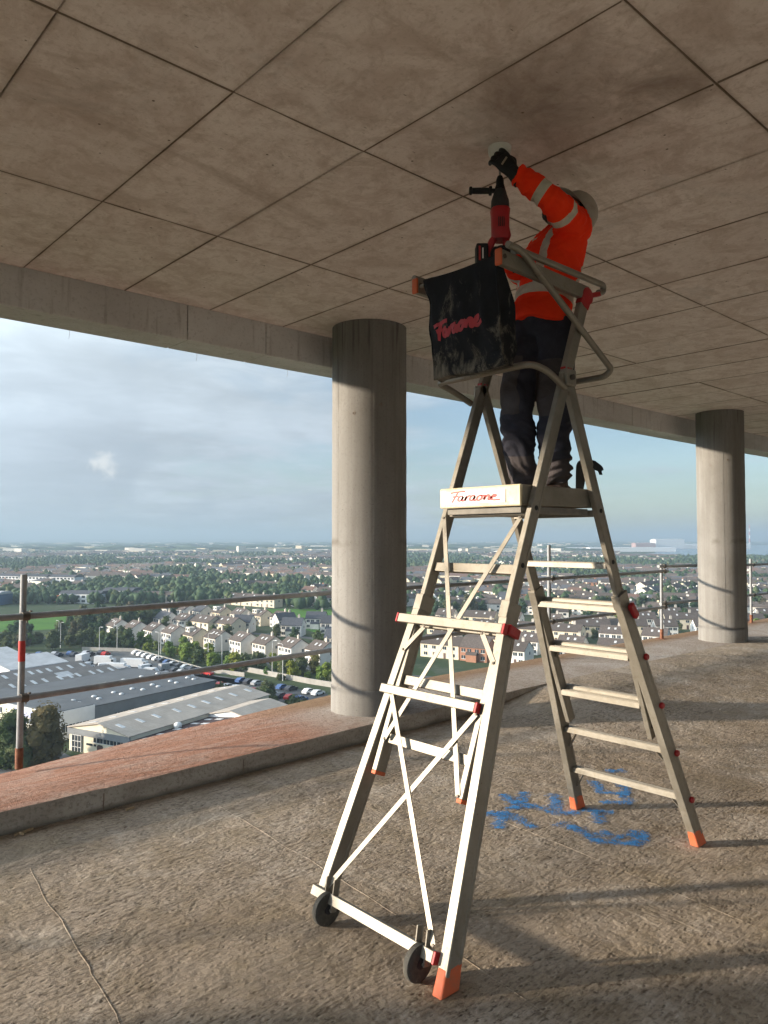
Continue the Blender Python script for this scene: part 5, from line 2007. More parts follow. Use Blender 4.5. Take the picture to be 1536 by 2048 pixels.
# --- houses
def copy_tree(o, parent=None):
    c = o.copy()
    COL.objects.link(c)
    c.parent = parent
    for ch in KIDS.get(o.name, ()):
        copy_tree(ch, c)
    return c


KIDS = {}


def reg(o):
    KIDS.setdefault(o.parent.name, []).append(o)
    return o


def gable_mesh(name, w, d, e, rg, mat, over=0.35):
    """roof slab of a gabled house: ridge along X"""
    b = MB()
    t = 0.22
    hw, hd = w / 2 + over * 0.6, d / 2 + over
    ez = e - (rg - e) * over / (d / 2)
    for s in (-1, 1):
        vs = [(-hw, s * hd, ez), (hw, s * hd, ez), (hw, 0, rg), (-hw, 0, rg), (-hw, s * hd, ez + t), (hw, s * hd, ez + t), (hw, 0, rg + t), (-hw, 0, rg + t)]
        b.add(vs, [(0, 1, 2, 3), (7, 6, 5, 4), (0, 4, 5, 1), (1, 5, 6, 2), (3, 2, 6, 7), (0, 3, 7, 4)])
    return b.mesh(name, mat)


def wall_mesh(name, w, d, e, rg, mat):
    b = MB()
    hw, hd = w / 2, d / 2
    b.prism([(-hd, -0.4), (hd, -0.4), (hd, e), (0, rg - 0.02), (-hd, e)], (-hw, 0, 0), (0, 1, 0), (0, 0, 1), (1, 0, 0), w)
    return b.mesh(name, mat)


def make_house(w, d, e, rg, wallm, roofm, dormer=False, rooflights=True, porch=True):
    root = empty('house')
    reg_root = root
    reg(mesh_obj('wall', wall_mesh('house_wall', w, d, e, rg, M[wallm]), root))
    rf = reg(mesh_obj('roof', gable_mesh('house_roof', w, d, e, rg, M[roofm]), root))
    cb = MB().box((w * 0.28, 0, rg + 0.55), (1.0, 0.62, 1.5))
    for q in (-0.25, 0.25):
        cb.lathe([(0.11, 0), (0.13, 0.45)], 8, (w * 0.28 + q, 0, rg + 1.3))
    reg(mesh_obj('chimney', cb.mesh('chimney', M['chimney_render']), rf))
    if rooflights:
        n = Vector((0, -(rg - e), d / 2)).normalized()
        for q in (-0.12, 0.16):
            c = Vector((w * q, -d * 0.22, e + (rg - e) * 0.56 + 0.26))
            bb_ = MB().bar(c + Vector((0, -0.5, -0.5 * (rg - e) / (d / 2))), c + Vector((0, 0.5, 0.5 * (rg - e) / (d / 2))), 0.8, 0.08, (1, 0, 0))
            reg(mesh_obj('rooflight', bb_.mesh('rooflight', M['skylight']), rf))
    if dormer:
        bb_ = MB().box((-w * 0.2, -d * 0.26, e + (rg - e) * 0.72), (3.6, 2.6, 1.9))
        dm = reg(mesh_obj('dormer', bb_.mesh('dormer', M['wall_w']), rf))
        for q in (-0.9, 0.9):
            reg(mesh_obj('window', MB().box((-w * 0.2 + q, -d * 0.26 - 1.32, e + (rg - e) * 0.75), (1.0, 0.08, 1.0)).mesh('window', M['glass_dark']), dm))
    # windows and doors on both long sides and the gables
    wm = MB().box((0, 0, 0), (1.5, 0.10, 1.15), None, 0).box((0, -0.02, 0), (0.07, 0.12, 1.15), None, 1).box((0, -0.03, -0.64), (1.75, 0.2, 0.1), None, 1)
    wm = wm.mesh('window', [M['glass_dark'], M['frame_white']])
    for s in (-1, 1):
        for lvl in (1.35, e - 1.2):
            for q in (-0.36, -0.14, 0.14, 0.36):
                if lvl < 2 and abs(q) < 0.2:
                    continue
                o = reg(mesh_obj('window', wm, root, (w * q, s * (d / 2 + 0.01), lvl)))
                o.rotation_euler = (0, 0, 0 if s < 0 else math.pi)
        for q in (-0.14, 0.14):
            reg(mesh_obj('door', MB().box((w * q, s * (d / 2 + 0.02), 1.0), (0.95, 0.10, 2.05)).mesh('door', M['door_paint']), root))
        o = reg(mesh_obj('window', wm, root, (s * (w / 2 + 0.01), 0.6, e - 1.2)))
        o.rotation_euler = (0, 0, math.pi / 2 if s > 0 else -math.pi / 2)
        o.scale = (0.6, 1, 0.9)
    if porch:
        bb_ = MB().box((0, -d / 2 - 0.9, 1.25), (4.0, 1.9, 2.5))
        p = reg(mesh_obj('porch', bb_.mesh('porch', M[wallm]), root))
        pr = MB().prism([(-1.05, 2.45), (1.05, 2.45), (1.05, 2.6), (0, 3.5), (-1.05, 2.6)], (-2.15, -d / 2 - 0.9, 0), (0, 1, 0), (0, 0, 1), (1, 0, 0), 4.3)
        reg(mesh_obj('porch_roof', pr.mesh('porch_roof', M[roofm]), p))
    return root


def small_house_mesh(name, w, d, e, rg, wallm, roofm):
    """distant house in one mesh, windows still built"""
    b = MB()
    hw, hd = w / 2, d / 2
    b.prism([(-hd, -0.4), (hd, -0.4), (hd, e), (0, rg), (-hd, e)], (-hw, 0, 0), (0, 1, 0), (0, 0, 1), (1, 0, 0), w, 0)
    o = 0.3
    ez = e - (rg - e) * o / hd + 0.1
    for s in (-1, 1):
        b.add([(-hw - 0.2, s * (hd + o), ez), (hw + 0.2, s * (hd + o), ez), (hw + 0.2, 0, rg + 0.1), (-hw - 0.2, 0, rg + 0.1),
               (-hw - 0.2, s * (hd + o), ez + 0.2), (hw + 0.2, s * (hd + o), ez + 0.2), (hw + 0.2, 0, rg + 0.3), (-hw - 0.2, 0, rg + 0.3)],
              [(0, 1, 2, 3), (7, 6, 5, 4), (0, 4, 5, 1), (1, 5, 6, 2), (3, 2, 6, 7), (0, 3, 7, 4)], 1)
    b.box((w * 0.3, 0, rg + 0.5), (1.1, 0.7, 1.4), None, 0)
    for s in (-1, 1):
        for lv in (1.4, e - 1.2):
            for q in (-0.32, 0, 0.32):
                b.box((w * q, s * (hd + 0.02), lv), (1.5, 0.08, 1.15), None, 2)
    return b.mesh(name, [M[wallm], M[roofm], M['glass_dark']])


protos = [make_house(9.4, 8.4, 5.0, 7.7, 'wall_w', 'roof_b', porch=False), make_house(9.4, 8.4, 5.0, 7.7, 'wall_c', 'roof_b', dormer=True),
          make_house(9.5, 8.4, 5.0, 7.9, 'wall_w', 'roof_g', rooflights=False), make_house(16.0, 8.4, 5.0, 7.6, 'wall_c', 'roof_b', porch=False),
          make_house(10.5, 8.2, 5.0, 7.8, 'wall_b', 'roof_b', rooflights=False)]
proto_used = [False] * len(protos)
smalls = [small_house_mesh('house', 11.5, 8.6, 5.0, 7.7, a, c) for a, c in (('wall_w', 'roof_b'), ('wall_c', 'roof_b'), ('wall_w', 'roof_g'), ('wall_w', 'roof_r'), ('wall_b', 'roof_g'))]
smalls.append(small_house_mesh('house', 26.0, 8.4, 5.0, 7.6, 'wall_w', 'roof_b'))
HOUSES = []      # (r, f, radius) for keeping trees off


def house(kind, r, f, az, label, group):
    """az: bearing of the ridge"""
    if proto_used[kind]:
        o = copy_tree(protos[kind])
    else:
        o = protos[kind]
        proto_used[kind] = True
    o.location = T(r, f)
    o.rotation_euler = (0, 0, hdg(az))
    tag(o, label, 'house', group)
    HOUSES.append((r, f, 8 if kind != 3 else 10))
    return o


ORD = ('first', 'second', 'third', 'fourth', 'fifth', 'sixth', 'seventh', 'eighth', 'ninth', 'tenth', 'eleventh', 'twelfth')


def row(r0, f0, r1, f1, n, az, kinds, label, group, rng, jit=0.8, ends=None):
    for i in range(n):
        t = (i + 0.5) / n
        r, f = r0 + (r1 - r0) * t + rng.uniform(-jit, jit), f0 + (f1 - f0) * t + rng.uniform(-jit, jit)
        lb_ = f'{label}, {ORD[i]} of {n}'
        if ends and i in ends:
            lb_ = ends[i]
        house(kinds[i % len(kinds)], r, f, az + rng.uniform(-2, 2), lb_, group)


rng = random.Random(21)
row(-124, 344, -16, 262, 10, 141, [0, 0, 0, 0, 1, 0, 0, 0, 0, 0], 'pale house in the long front row above the tree belt', 'long front row of houses', rng,
    0.5, {0: 'leftmost cream house of the long front row above the tree belt', 4: 'cream house with a white box dormer in the long front row', 9: 'rightmost house of the long front row, beside the concrete column'})
row(-112, 375, -66, 346, 4, 132, [2, 0, 3, 3], 'house with plain brown roof in the short second row', 'second row of houses', rng, 0.5,
    {0: 'leftmost house of the short second row behind the front row', 3: 'rightmost house of the short second row, tall blank gable towards us'})
row(-126, 428, -44, 372, 7, 138, [2, 0, 2, 1, 0, 1, 0], 'house in the third row, below the upper scaffold rail', 'third row of houses', rng, 0.5)
for i, (r, f, az, lb_) in enumerate(((-66, 356, 100, 'house with sunlit white gable facing left, behind the dormer house'),
                                     (-48, 366, 60, 'dark roofed house beside the lawn with a tree at its gable'),
                                     (-41, 343, 98, 'white gabled house with pale blue side, right of the brown tree'),
                                     (-33, 372, 95, 'dark slate roofed house on the near edge of the lawn'),
                                     (-24, 352, 98, 'white gabled house partly behind the concrete column'),
                                     (-18, 300, 100, 'brown roofed house close to the concrete column, above the lower rail'))):
    house(2, r, f, az, lb_, 'houses around the lawn')
row(-102, 508, -70, 486, 4, 122, [3], 'long white terrace with dark windows beyond the lawn', 'terraces beyond the lawn', rng, 0.4)
# right of the first column, seen through the ladder
row(16, 285, 52, 262, 3, 124, [3, 4, 0], 'house just over the slab edge, seen between the ladder legs', 'houses seen through the ladder', rng, 0.6)
row(18, 312, 92, 268, 5, 122, [0, 3, 0, 0, 3], 'house in the next row up, seen between the ladder legs', 'houses seen through the ladder', rng, 0.8)
row(20, 352, 118, 300, 6, 120, [3, 0, 3, 3, 0, 0], 'house with long brown roof behind the rear ladder steps', 'houses behind the ladder steps', rng, 1.0)
row(84, 342, 150, 338, 4, 96, [3, 3, 0, 0], 'white terraced house right of the ladder, below the scaffold rail', 'houses right of the ladder', rng, 1.0)
row(120, 372, 200, 362, 5, 98, [0, 3, 0, 4, 0], 'house near the far scaffold post with the rusty foot', 'houses right of the ladder', rng, 1.0)
row(110, 402, 205, 392, 6, 97, [3, 0, 0, 3, 0, 0], 'house in the row behind the far scaffold post', 'houses right of the ladder', rng, 1.0)
row(24, 392, 104, 352, 5, 118, [0, 3, 0, 0, 3], 'house among trees above the lower scaffold rail', 'houses behind the ladder steps', rng, 1.0)

# further rows: one mesh each
def mask_wood(r, f):
    v = mnoise.noise((r * 0.0042 + 3.1, f * 0.0030 + 7.7, 0.0)) + 0.5 * mnoise.noise((r * 0.011, f * 0.009, 4.0))
    if 95 < f - 440 < 200 and r < -60:
        v += 0.25
    if f > 1150:
        v += 0.10 + 0.25 * math.exp(-((f - 1500) / 260) ** 2)
    return v


def in_field(r, f):
    if -335 < r < -146 and 336 < f < 434:
        return True
    if -80 < r < 32 and 360 < f < 476:
        return True
    return 10 < r < 130 and 640 < f < 700


far_spots = []
cell = 118.0
rng = random.Random(77)
for ci in range(-16, 17):
    for cj in range(3, 26):
        az = rng.choice((96, 104, 112, 118, 124, 128, 60, 40))
        cx_, cy_ = ci * cell, cj * cell
        ca, sa = math.cos(R(90 - az)), math.sin(R(90 - az))
        for rr in range(4):
            for kk in range(8):
                lx, ly = (kk - 3.5) * 14.6 + rng.uniform(-1, 1), (rr - 1.5) * 29 + rng.uniform(-2, 2)
                r, f = cx_ + lx * ca - ly * sa, cy_ + lx * sa + ly * ca
                if f < 385 or abs(r) > 0.60 * f + 25 or f > 2900:
                    continue
                if f < 470 and (r < 28 or r > 210 + (f - 380)):
                    continue
                if r < -60 and f < 560:
                    continue
                if in_field(r, f) or (r > 600 and f > 1900 and r > 0.31 * f):
                    continue
                if mask_wood(r, f) > 0.10 or rng.random() < (0.08 if f < 900 else 0.35):
                    continue
                if any((r - a) ** 2 + (f - c) ** 2 < 190 for a, c, _ in HOUSES):
                    continue
                far_spots.append((f, r, az + rng.uniform(-5, 5)))
far_spots.sort()
near_n = 300 - len(HOUSES)
zone_names = (('left of the first column', -9e9, -9), ('between the first column and the ladder', -9, 110), ('right of the ladder', 110, 9e9))
for f, r, az in far_spots[:near_n]:
    k_ = rng.choice((0, 0, 0, 1, 1, 2, 3, 5, 5, 4))
    o = mesh_obj('house', smalls[k_], None, T(r, f))
    o.rotation_euler = (0, 0, hdg(az))
    look = ('white brown-roofed house', 'cream brown-roofed house', 'white grey-roofed house', 'white red-roofed house', 'brick grey-roofed house', 'long white terrace')[k_]
    px = r / f
    where = 'left of the first column' if px < -0.05 else ('seen through the ladder' if px < 0.30 else 'right of the ladder')
    dist = 'nearer' if f < 560 else 'farther'
    tag(o, f'{dist} {look} {where}', 'house', f'{dist} houses {where}')
    HOUSES.append((r, f, 9))

# the rest of the town as one mass
hv, hf, hm = [], [], []
for f, r, az in far_spots[near_n:]:
    w, d, e, rg = rng.choice((11.5, 12.5, 24)), 8.6, 5.0, 7.7
    a = hdg(az)
    ca, sa = math.cos(a), math.sin(a)
    o = T(r, f)
    base = len(hv)
    hw, hd = w / 2, d / 2
    for x in (-hw, hw):
        for y, z in ((-hd, 0), (hd, 0), (hd, e), (0, rg), (-hd, e)):
            hv.append((o.x + x * ca - y * sa, o.y + x * sa + y * ca, o.z + z))
    q = lambda *i: tuple(base + k for k in i)
    hf += [q(0, 4, 3, 2, 1), q(5, 6, 7, 8, 9), q(0, 5, 9, 4), q(1, 2, 7, 6), q(4, 9, 8, 3), q(2, 3, 8, 7)]
    wl = rng.choice((0, 0, 0, 1))
    rf = rng.choice((2, 2, 2, 3, 4))
    hm += [wl, wl, wl, wl, rf, rf]
# big pale sheds and blocks towards the horizon
for _ in range(900):
    f = 2300 + 9000 * rng.random() ** 1.5
    r = rng.uniform(-0.6, 0.6) * f
    if r > 500 and 1850 < f < 6000 and r > 0.27 * f:
        continue
    w, d, e = rng.uniform(20, 90), rng.uniform(12, 40), rng.uniform(5, 16)
    if rng.random() < 0.03:
        w, d, e = 24, 18, rng.uniform(18, 26)
    a = hdg(rng.choice((90, 100, 120, 60)))
    ca, sa = math.cos(a), math.sin(a)
    o = T(r, f)
    base = len(hv)
    for z in (0, e):
        for x, y in ((-w / 2, -d / 2), (w / 2, -d / 2), (w / 2, d / 2), (-w / 2, d / 2)):
            hv.append((o.x + x * ca - y * sa, o.y + x * sa + y * ca, o.z + z))
    q = lambda *i: tuple(base + k for k in i)
    hf += [q(4, 5, 6, 7), q(0, 1, 5, 4), q(1, 2, 6, 5), q(2, 3, 7, 6), q(3, 0, 4, 7)]
    hm += [rng.choice((0, 3, 0))] + [rng.choice((0, 0, 1))] * 4
me = bpy.data.meshes.new('distant_town')
me.from_pydata(hv, [], hf)
for m_ in ('wall_w', 'wall_c', 'roof_b', 'roof_g', 'roof_r'):
    me.materials.append(M[m_])
me.polygons.foreach_set('material_index', hm)
tag(mesh_obj('distant_town', me), 'mass of small pale houses and sheds spreading to the horizon', 'town', None, 'stuff')

# --- port buildings and mast on the far shore
def block(name, r, f, w, d, h, az, mat, label, cat='building', group=None, roofm=None):
    b = MB().prism([(-d / 2, 0), (d / 2, 0), (d / 2, h), (0, h * 1.10), (-d / 2, h)], (-w / 2, 0, 0), (0, 1, 0), (0, 0, 1), (1, 0, 0), w)
    root = empty(name, T(r, f), hdg(az))
    b.build('wall', M[mat], root)
    b = MB()
    for s in (-1, 1):
        b.add([(-w / 2 - 0.5, s * (d / 2 + 0.5), h + 0.1), (w / 2 + 0.5, s * (d / 2 + 0.5), h + 0.1), (w / 2 + 0.5, 0, h * 1.1 + 0.3), (-w / 2 - 0.5, 0, h * 1.1 + 0.3)], [(0, 1, 2, 3)])
    b.build('roof', M[roofm or mat], root)
    return tag(root, label, cat, group)


block('port_shed', 880, 2700, 300, 60, 14, 92, 'white_cladding', 'long low white shed on the far shore, behind the middle of the ladder', group='white sheds on the far shore')
block('port_shed', 620, 2750, 190, 60, 13, 92, 'white_cladding', 'white shed on the far shore seen just right of the front ladder leg', group='white sheds on the far shore')
block('power_station', 1180, 3440, 90, 60, 26, 90, 'pink_cladding', 'reddish power station block on the far shore')
block('power_station', 1310, 3500, 130, 80, 42, 90, 'white_cladding', 'tall white power station block on the far shore left of the distant column', roofm='sheet_white')
block('port_shed', 1560, 3600, 340, 60, 20, 90, 'white_cladding', 'long white shed on the far shore touching the distant column', group='white sheds on the far shore')
mast = empty('chimney_stack', T(2660, 5500))
tag(mast, 'very tall thin red and white banded chimney right of the distant column', 'chimney')
for i in range(6):
    z0, z1 = i * 25.0, (i + 1) * 25.0
    rr = lambda z: 6.0 - 2.6 * z / 150
    MB().lathe([(rr(z0), z0), (rr(z1), z1)], 14).build('band', M['red_paint'] if i % 2 else M['white_cladding'], mast, smooth=True, angle=50)

# --- industrial estate
AZI = 33.0


def ilocal(r, f):
    return T(r, f)


def shed(name, r, f, la, lb_, h, rh, wallm, roofm, label, bays=1, group=None, az=AZI):
    """r, f: front right corner; la metres back along the estate axis, lb_ metres to the left; gables front and back"""
    root = empty(name, T(r, f), hdg(az))
    tag(root, label, 'warehouse', group)
    bw = lb_ / bays
    b = MB()
    out = [(0, -0.4)]
    for i in range(bays):
        out += [(i * bw, h), (i * bw + bw / 2, h + rh)] if rh > 0 else [(i * bw, h)]
    out += [(lb_, h), (lb_, -0.4)]
    b.prism(out, (0, 0, 0), (0, 1, 0), (0, 0, 1), (1, 0, 0), la)
    b.build('wall', M[wallm], root)
    roofs = []
    for i in range(bays):
        rb = MB()
        y0, y1 = i * bw, (i + 1) * bw
        ym = (y0 + y1) / 2
        for (ya, za, yb, zb) in ((y0 - 0.3 * (i == 0), h - 0.02, ym, h + rh), (ym, h + rh, y1 + 0.3 * (i == bays - 1), h - 0.02)):
            rb.add([(-0.4, ya, za + 0.1), (la + 0.4, ya, za + 0.1), (la + 0.4, yb, zb + 0.1), (-0.4, yb, zb + 0.1),
                    (-0.4, ya, za + 0.3), (la + 0.4, ya, za + 0.3), (la + 0.4, yb, zb + 0.3), (-0.4, yb, zb + 0.3)],
                   [(3, 2, 1, 0), (4, 5, 6, 7), (0, 1, 5, 4), (1, 2, 6, 5), (2, 3, 7, 6), (3, 0, 4, 7)])
        roofs.append(rb.build('roof', M[roofm], root))
    return root, roofs


def roof_lights(root, roof, la, y0, bw, h, rh, nx, per, size, mat='skylight', rng=random.Random(4), up=0.34):
    for i in range(nx):
        for s in per:
            y = y0 + bw * s
            z = h + rh * (1 - abs(s - 0.5) * 2)
            x = la * (i + 0.5) / nx + rng.uniform(-0.6, 0.6)
            if mat == 'dome':
                bb_ = MB().lathe([(0.62, 0), (0.6, 0.15), (0.42, 0.3), (0.1, 0.36)], 12, (x, y, z + up - 0.05))
                bb_.build('roof_dome', M['skylight'], roof, smooth=True, angle=60)
            else:
                sl = rh / (bw / 2) * (1 if s < 0.5 else -1)
                bb_ = MB().bar((x, y - size[1] / 2, z + up - sl * size[1] / 2), (x, y + size[1] / 2, z + up + sl * size[1] / 2), size[0], 0.06, (1, 0, 0))
                bb_.build('rooflight', M['skylight'], roof)


def windows_on(root, axis, fixed, start, n, step, z, w, h, mat='glass_dark', frame='frame_white'):
    """row of windows; axis 'x' runs along the estate axis on the right wall (y = fixed), 'y' along the front wall"""
    for i in range(n):
        c = start + i * step
        if axis == 'x':
            b = MB().box((c, fixed, z), (w, 0.12, h), None, 0).box((c, fixed - 0.03, z), (0.09, 0.14, h), None, 1).box((c, fixed - 0.03, z - h / 2), (w + 0.2, 0.16, 0.1), None, 1)
        else:
            b = MB().box((fixed, c, z), (0.12, w, h), None, 0).box((fixed - 0.03, c, z), (0.14, 0.09, h), None, 1).box((fixed - 0.03, c, z - h / 2), (0.16, w + 0.2, 0.1), None, 1)
        b.build('window', [M[mat], M[frame]], root)


# beige twin-gabled works in front, its shade side dark, maroon lower roof at the near right
w1, rf1 = shed('works_building', -49.7, 149, 45, 17, 4.6, 1.6, 'cream_cladding', 'sheet_beige', 'works building with pale beige gabled roof and white glazed front, nearest the slab edge', az=28)
roof_lights(w1, rf1[0], 45, 0, 17, 4.6, 1.6, 9, (0.28, 0.72), (0.9, 2.2))
MB().box((-0.16, 8.5, 4.05), (0.3, 17.6, 1.2)).build('grey_fascia', M['grey_cladding'], w1)
windows_on(w1, 'y', -0.05, 1.4, 5, 1.9, 2.95, 1.7, 1.0)
MB().box((-0.10, 14.6, 1.9), (0.25, 2.6, 3.6)).build('entrance_glazing', M['glass_dark'], w1)
for q in (13.25, 14.15, 15.05, 15.95):
    MB().box((-0.26, q, 1.9), (0.1, 0.09, 3.6)).build('glazing_bar', M['frame_white'], w1)
for q in (1.0, 2.2, 3.4):
    MB().box((-0.26, 14.6, q), (0.1, 2.6, 0.08)).build('glazing_bar', M['frame_white'], w1)
rgl = random.Random(9)
yq = 11.8
for i in range(13):      # wall lettering too far off to read
    if i in (5, 8):
        yq -= 0.35
        continue
    MB().box((-0.04, yq, 1.9), (0.09, 0.24, 0.42)).build('sign_letter', M['glass_dark'], w1)
    yq -= 0.36
MB().box((-0.09, 8.0, 0.85), (0.2, 1.5, 2.1)).build('door', M['door_paint'], w1)
w1b, rf1b = shed('works_building', -27.9, 163.4, 14, 12.6, 4.4, 1.3, 'white_cladding', 'sheet_beige', 'second beige gabled works roof behind the maroon roof', az=28)
w1c, rf1c = shed('works_extension', -37.6, 142.6, 27, 13.4, 3.6, 0.7, 'white_cladding', 'sheet_maroon', 'low works extension with dark maroon roof and scattered skylights', az=28)
roof_lights(w1c, rf1c[0], 27, 0, 13.4, 3.6, 0.7, 6, (0.2, 0.4, 0.66, 0.86), (1.0, 1.8))
MB().lathe([(0.8, 0), (0.9, 0.5), (0.5, 0.9), (0.1, 1.0)], 14, (12, 12.5, 4.2)).build('roof_cowl', M['lamp_grey'], rf1c[0], smooth=True, angle=60)
windows_on(w1c, 'y', -0.05, 3.0, 5, 1.9, 2.0, 1.6, 1.2)
# grey flat-roofed unit with white front block
w2, rf2 = shed('office_warehouse', -70, 164, 46, 36, 5.6, 0.35, 'grey_cladding', 'sheet_grey', 'flat grey roofed warehouse with white two-storey office front and roof domes')
roof_lights(w2, rf2[0], 46, 0, 36, 5.6, 0.35, 8, (0.14, 0.22, 0.52), (1, 1), 'dome')
windows_on(w2, 'x', -0.05, 15, 4, 1.6, 2.6, 1.3, 1.3)
windows_on(w2, 'x', -0.05, 25, 4, 1.6, 2.6, 1.3, 1.3)
windows_on(w2, 'x', -0.05, 38, 4, 1.6, 2.6, 1.3, 1.3)
ob = MB().box((3.6, 17.9, 3.0), (10, 37.0, 6.4)).build('office_block', M['white_cladding'], w2)
MB().box((3.6, 17.9, 6.27), (9.5, 36.5, 0.12)).build('office_roof', M['sheet_grey'], w2)
MB().box((-1.48, 17.9, 3.1), (0.14, 36.6, 6.1)).build('office_front', M['cream_cladding'], w2)
MB().box((-1.62, 8.2, 4.95), (0.16, 11.5, 1.5)).build('sign_band', M['sign_blue'], w2)
windows_on(w2, 'y', -1.60, 1.6, 11, 1.55, 3.45, 1.2, 1.15)
windows_on(w2, 'y', -1.60, 19.5, 9, 1.75, 4.6, 1.2, 1.2)
windows_on(w2, 'y', -1.60, 2.0, 18, 1.9, 1.2, 1.3, 1.7)
windows_on(w2, 'x', -0.66, 1.2, 4, 1.7, 2.4, 1.4, 1.5)
# blue-sided long roofs behind
w3, rf3 = shed('blue_warehouse', -94, 186, 36, 26, 5.2, 1.7, 'blue_cladding', 'sheet_brown', 'long warehouse with two grey-brown gabled roofs, skylights and dark blue walls', 2)
roof_lights(w3, rf3[0], 36, 0, 13, 5.2, 1.7, 11, (0.24, 0.70), (0.9, 2.4))
roof_lights(w3, rf3[1], 36, 13, 13, 5.2, 1.7, 11, (0.26,), (0.9, 2.4))
MB().bar((21, -0.2, 5.42), (21, 6.5, 7.12), 4.2, 0.16, (1, 0, 0)).build('white_roof_patch', M['sheet_white'], rf3[0])
w4, rf4 = shed('white_warehouse', -107, 218, 18, 44, 5.6, 2.0, 'white_cladding', 'sheet_white', 'white roofed warehouse at the left edge of the view', 2)

# school blocks
def flat_block(name, r, f, w, d, h, az, wallm, roofm, label, rows_=2, group=None, cat='building'):
    root = empty(name, T(r, f), hdg(az))
    tag(root, label, cat, group)
    MB().box((0, 0, h / 2 - 0.2), (w, d, h + 0.4)).build('wall', M[wallm], root)
    MB().prism([(-d / 2 - 0.5, h), (d / 2 + 0.5, h), (d * 0.25, h + 1.8), (-d * 0.25, h + 1.8)], (-w / 2 - 0.5, 0, 0.02), (0, 1, 0), (0, 0, 1), (1, 0, 0), w + 1).build('roof', M[roofm], root)
    for lv in range(rows_):
        for i in range(int(w / 4)):
            x = -w / 2 + 2 + i * 4
            for s in (-1, 1):
                MB().box((x, s * (d / 2 + 0.03), 1.6 + lv * 3.0), (2.6, 0.12, 1.5)).build('window', M['glass_dark'], root)
    return root


sch = flat_block('school_block', -205, 520, 30, 14, 6.4, 100, 'white_cladding', 'roof_g', 'school block with grey hipped roof and orange panel, left of the house rows')
MB().box((-16, -7.6, 3.0), (6, 0.4, 4.6)).build('orange_panel', M['orange_panel'], sch)
flat_block('school_block', -186, 540, 22, 16, 7.2, 100, 'white_cladding', 'roof_g', 'taller school block joined to the one with the orange panel')
flat_block('school_block', -158, 530, 36, 12, 5.2, 104, 'cream_cladding', 'roof_b', 'long low school wing with brown roof right of the orange panel')
flat_block('school_block', -118, 525, 20, 10, 4.0, 104, 'grey_cladding', 'sheet_grey', 'small flat grey block right of the long school wing', 1)
flat_block('sports_hall', -262, 505, 20, 18, 7.0, 95, 'blue_cladding', 'sheet_white', 'blue sports hall with white roof at the far left', 1)
for i, (r, f) in enumerate(((-352, 716), (-322, 706), (-292, 696))):
    flat_block('apartment_row', r, f, 28, 12, 9.0, 108, 'white_cladding', 'roof_g', ('white apartment row furthest left behind the playing field', 'white apartment row in the middle of three behind the field', 'white apartment row nearest the school')[i], 3, 'white apartment rows')
# boundary walls
def wall_line(pts, h, label):
    b = MB()
    for (ra, fa), (rb_, fb) in zip(pts[:-1], pts[1:]):
        b.bar(T(ra, fa, h / 2), T(rb_, fb, h / 2), h, 0.3, (0, 0, 1))
    return tag(b.build('boundary_wall', M['yard_wall']), label, 'wall', 'boundary walls of the car parks')


wall_line([(-118, 297), (-96, 293), (-60, 250), (-44, 240)], 1.3, 'pale concrete wall round the van yard')
wall_line([(-46, 250), (-22, 228), (-4, 214), (10, 205)], 1.6, 'pale concrete wall behind the car park, below the lower rail')

# --- vehicles
simple('paint_white', (0.72, 0.72, 0.72), 0.3, 0, 0.04, 1)
simple('paint_silver', (0.38, 0.39, 0.41), 0.3, 0.4, 0.04, 1)
simple('paint_dark', (0.035, 0.04, 0.055), 0.3, 0, 0.1, 1)
simple('paint_blue', (0.05, 0.10, 0.24), 0.3, 0, 0.1, 1)
simple('paint_red', (0.45, 0.025, 0.025), 0.3, 0, 0.1, 1)


def car_parts(body_prof, glass_prof, w, wheels, wr):
    b = MB().prism(body_prof, (0, -w / 2, 0), (1, 0, 0), (0, 0, 1), (0, 1, 0), w)
    g = MB().prism(glass_prof, (0, -w / 2 - 0.012, 0), (1, 0, 0), (0, 0, 1), (0, 1, 0), w + 0.024)
    ws = []
    for x in wheels:
        for s in (-1, 1):
            ws.append((x, s * (w / 2 - 0.1)))
    tm = MB().lathe([(wr * 0.55, -0.11), (wr, -0.1), (wr, 0.1), (wr * 0.55, 0.11)], 14, (0, 0, 0), (0, 1, 0)).mesh('wheel', M['tyre_black'], True, 40)
    return b, g, ws, tm, wr


CAR = car_parts([(-2.1, 0.28), (2.1, 0.28), (2.15, 0.62), (1.95, 0.82), (1.05, 0.92), (0.35, 1.42), (-1.05, 1.46), (-1.75, 1.02), (-2.12, 0.92)],
                [(0.92, 0.95), (0.30, 1.37), (-1.0, 1.40), (-1.55, 1.0)], 1.72, (1.3, -1.3), 0.32)
VAN = car_parts([(-2.6, 0.35), (2.5, 0.35), (2.6, 0.8), (2.3, 1.15), (1.75, 1.3), (1.25, 2.15), (1.0, 2.3), (-2.55, 2.32)],
                [(1.72, 1.33), (1.28, 2.05), (0.55, 2.05), (0.55, 1.33)], 1.95, (1.7, -1.65), 0.36)
TRUCK = car_parts([(-3.6, 0.55), (3.4, 0.55), (3.45, 1.3), (3.2, 2.3), (2.0, 2.35), (1.95, 3.1), (-3.6, 3.1)],
                  [(3.42, 1.35), (3.2, 2.15), (2.5, 2.15), (2.5, 1.35)], 2.3, (2.3, -2.2), 0.48)
veh_mesh = {}


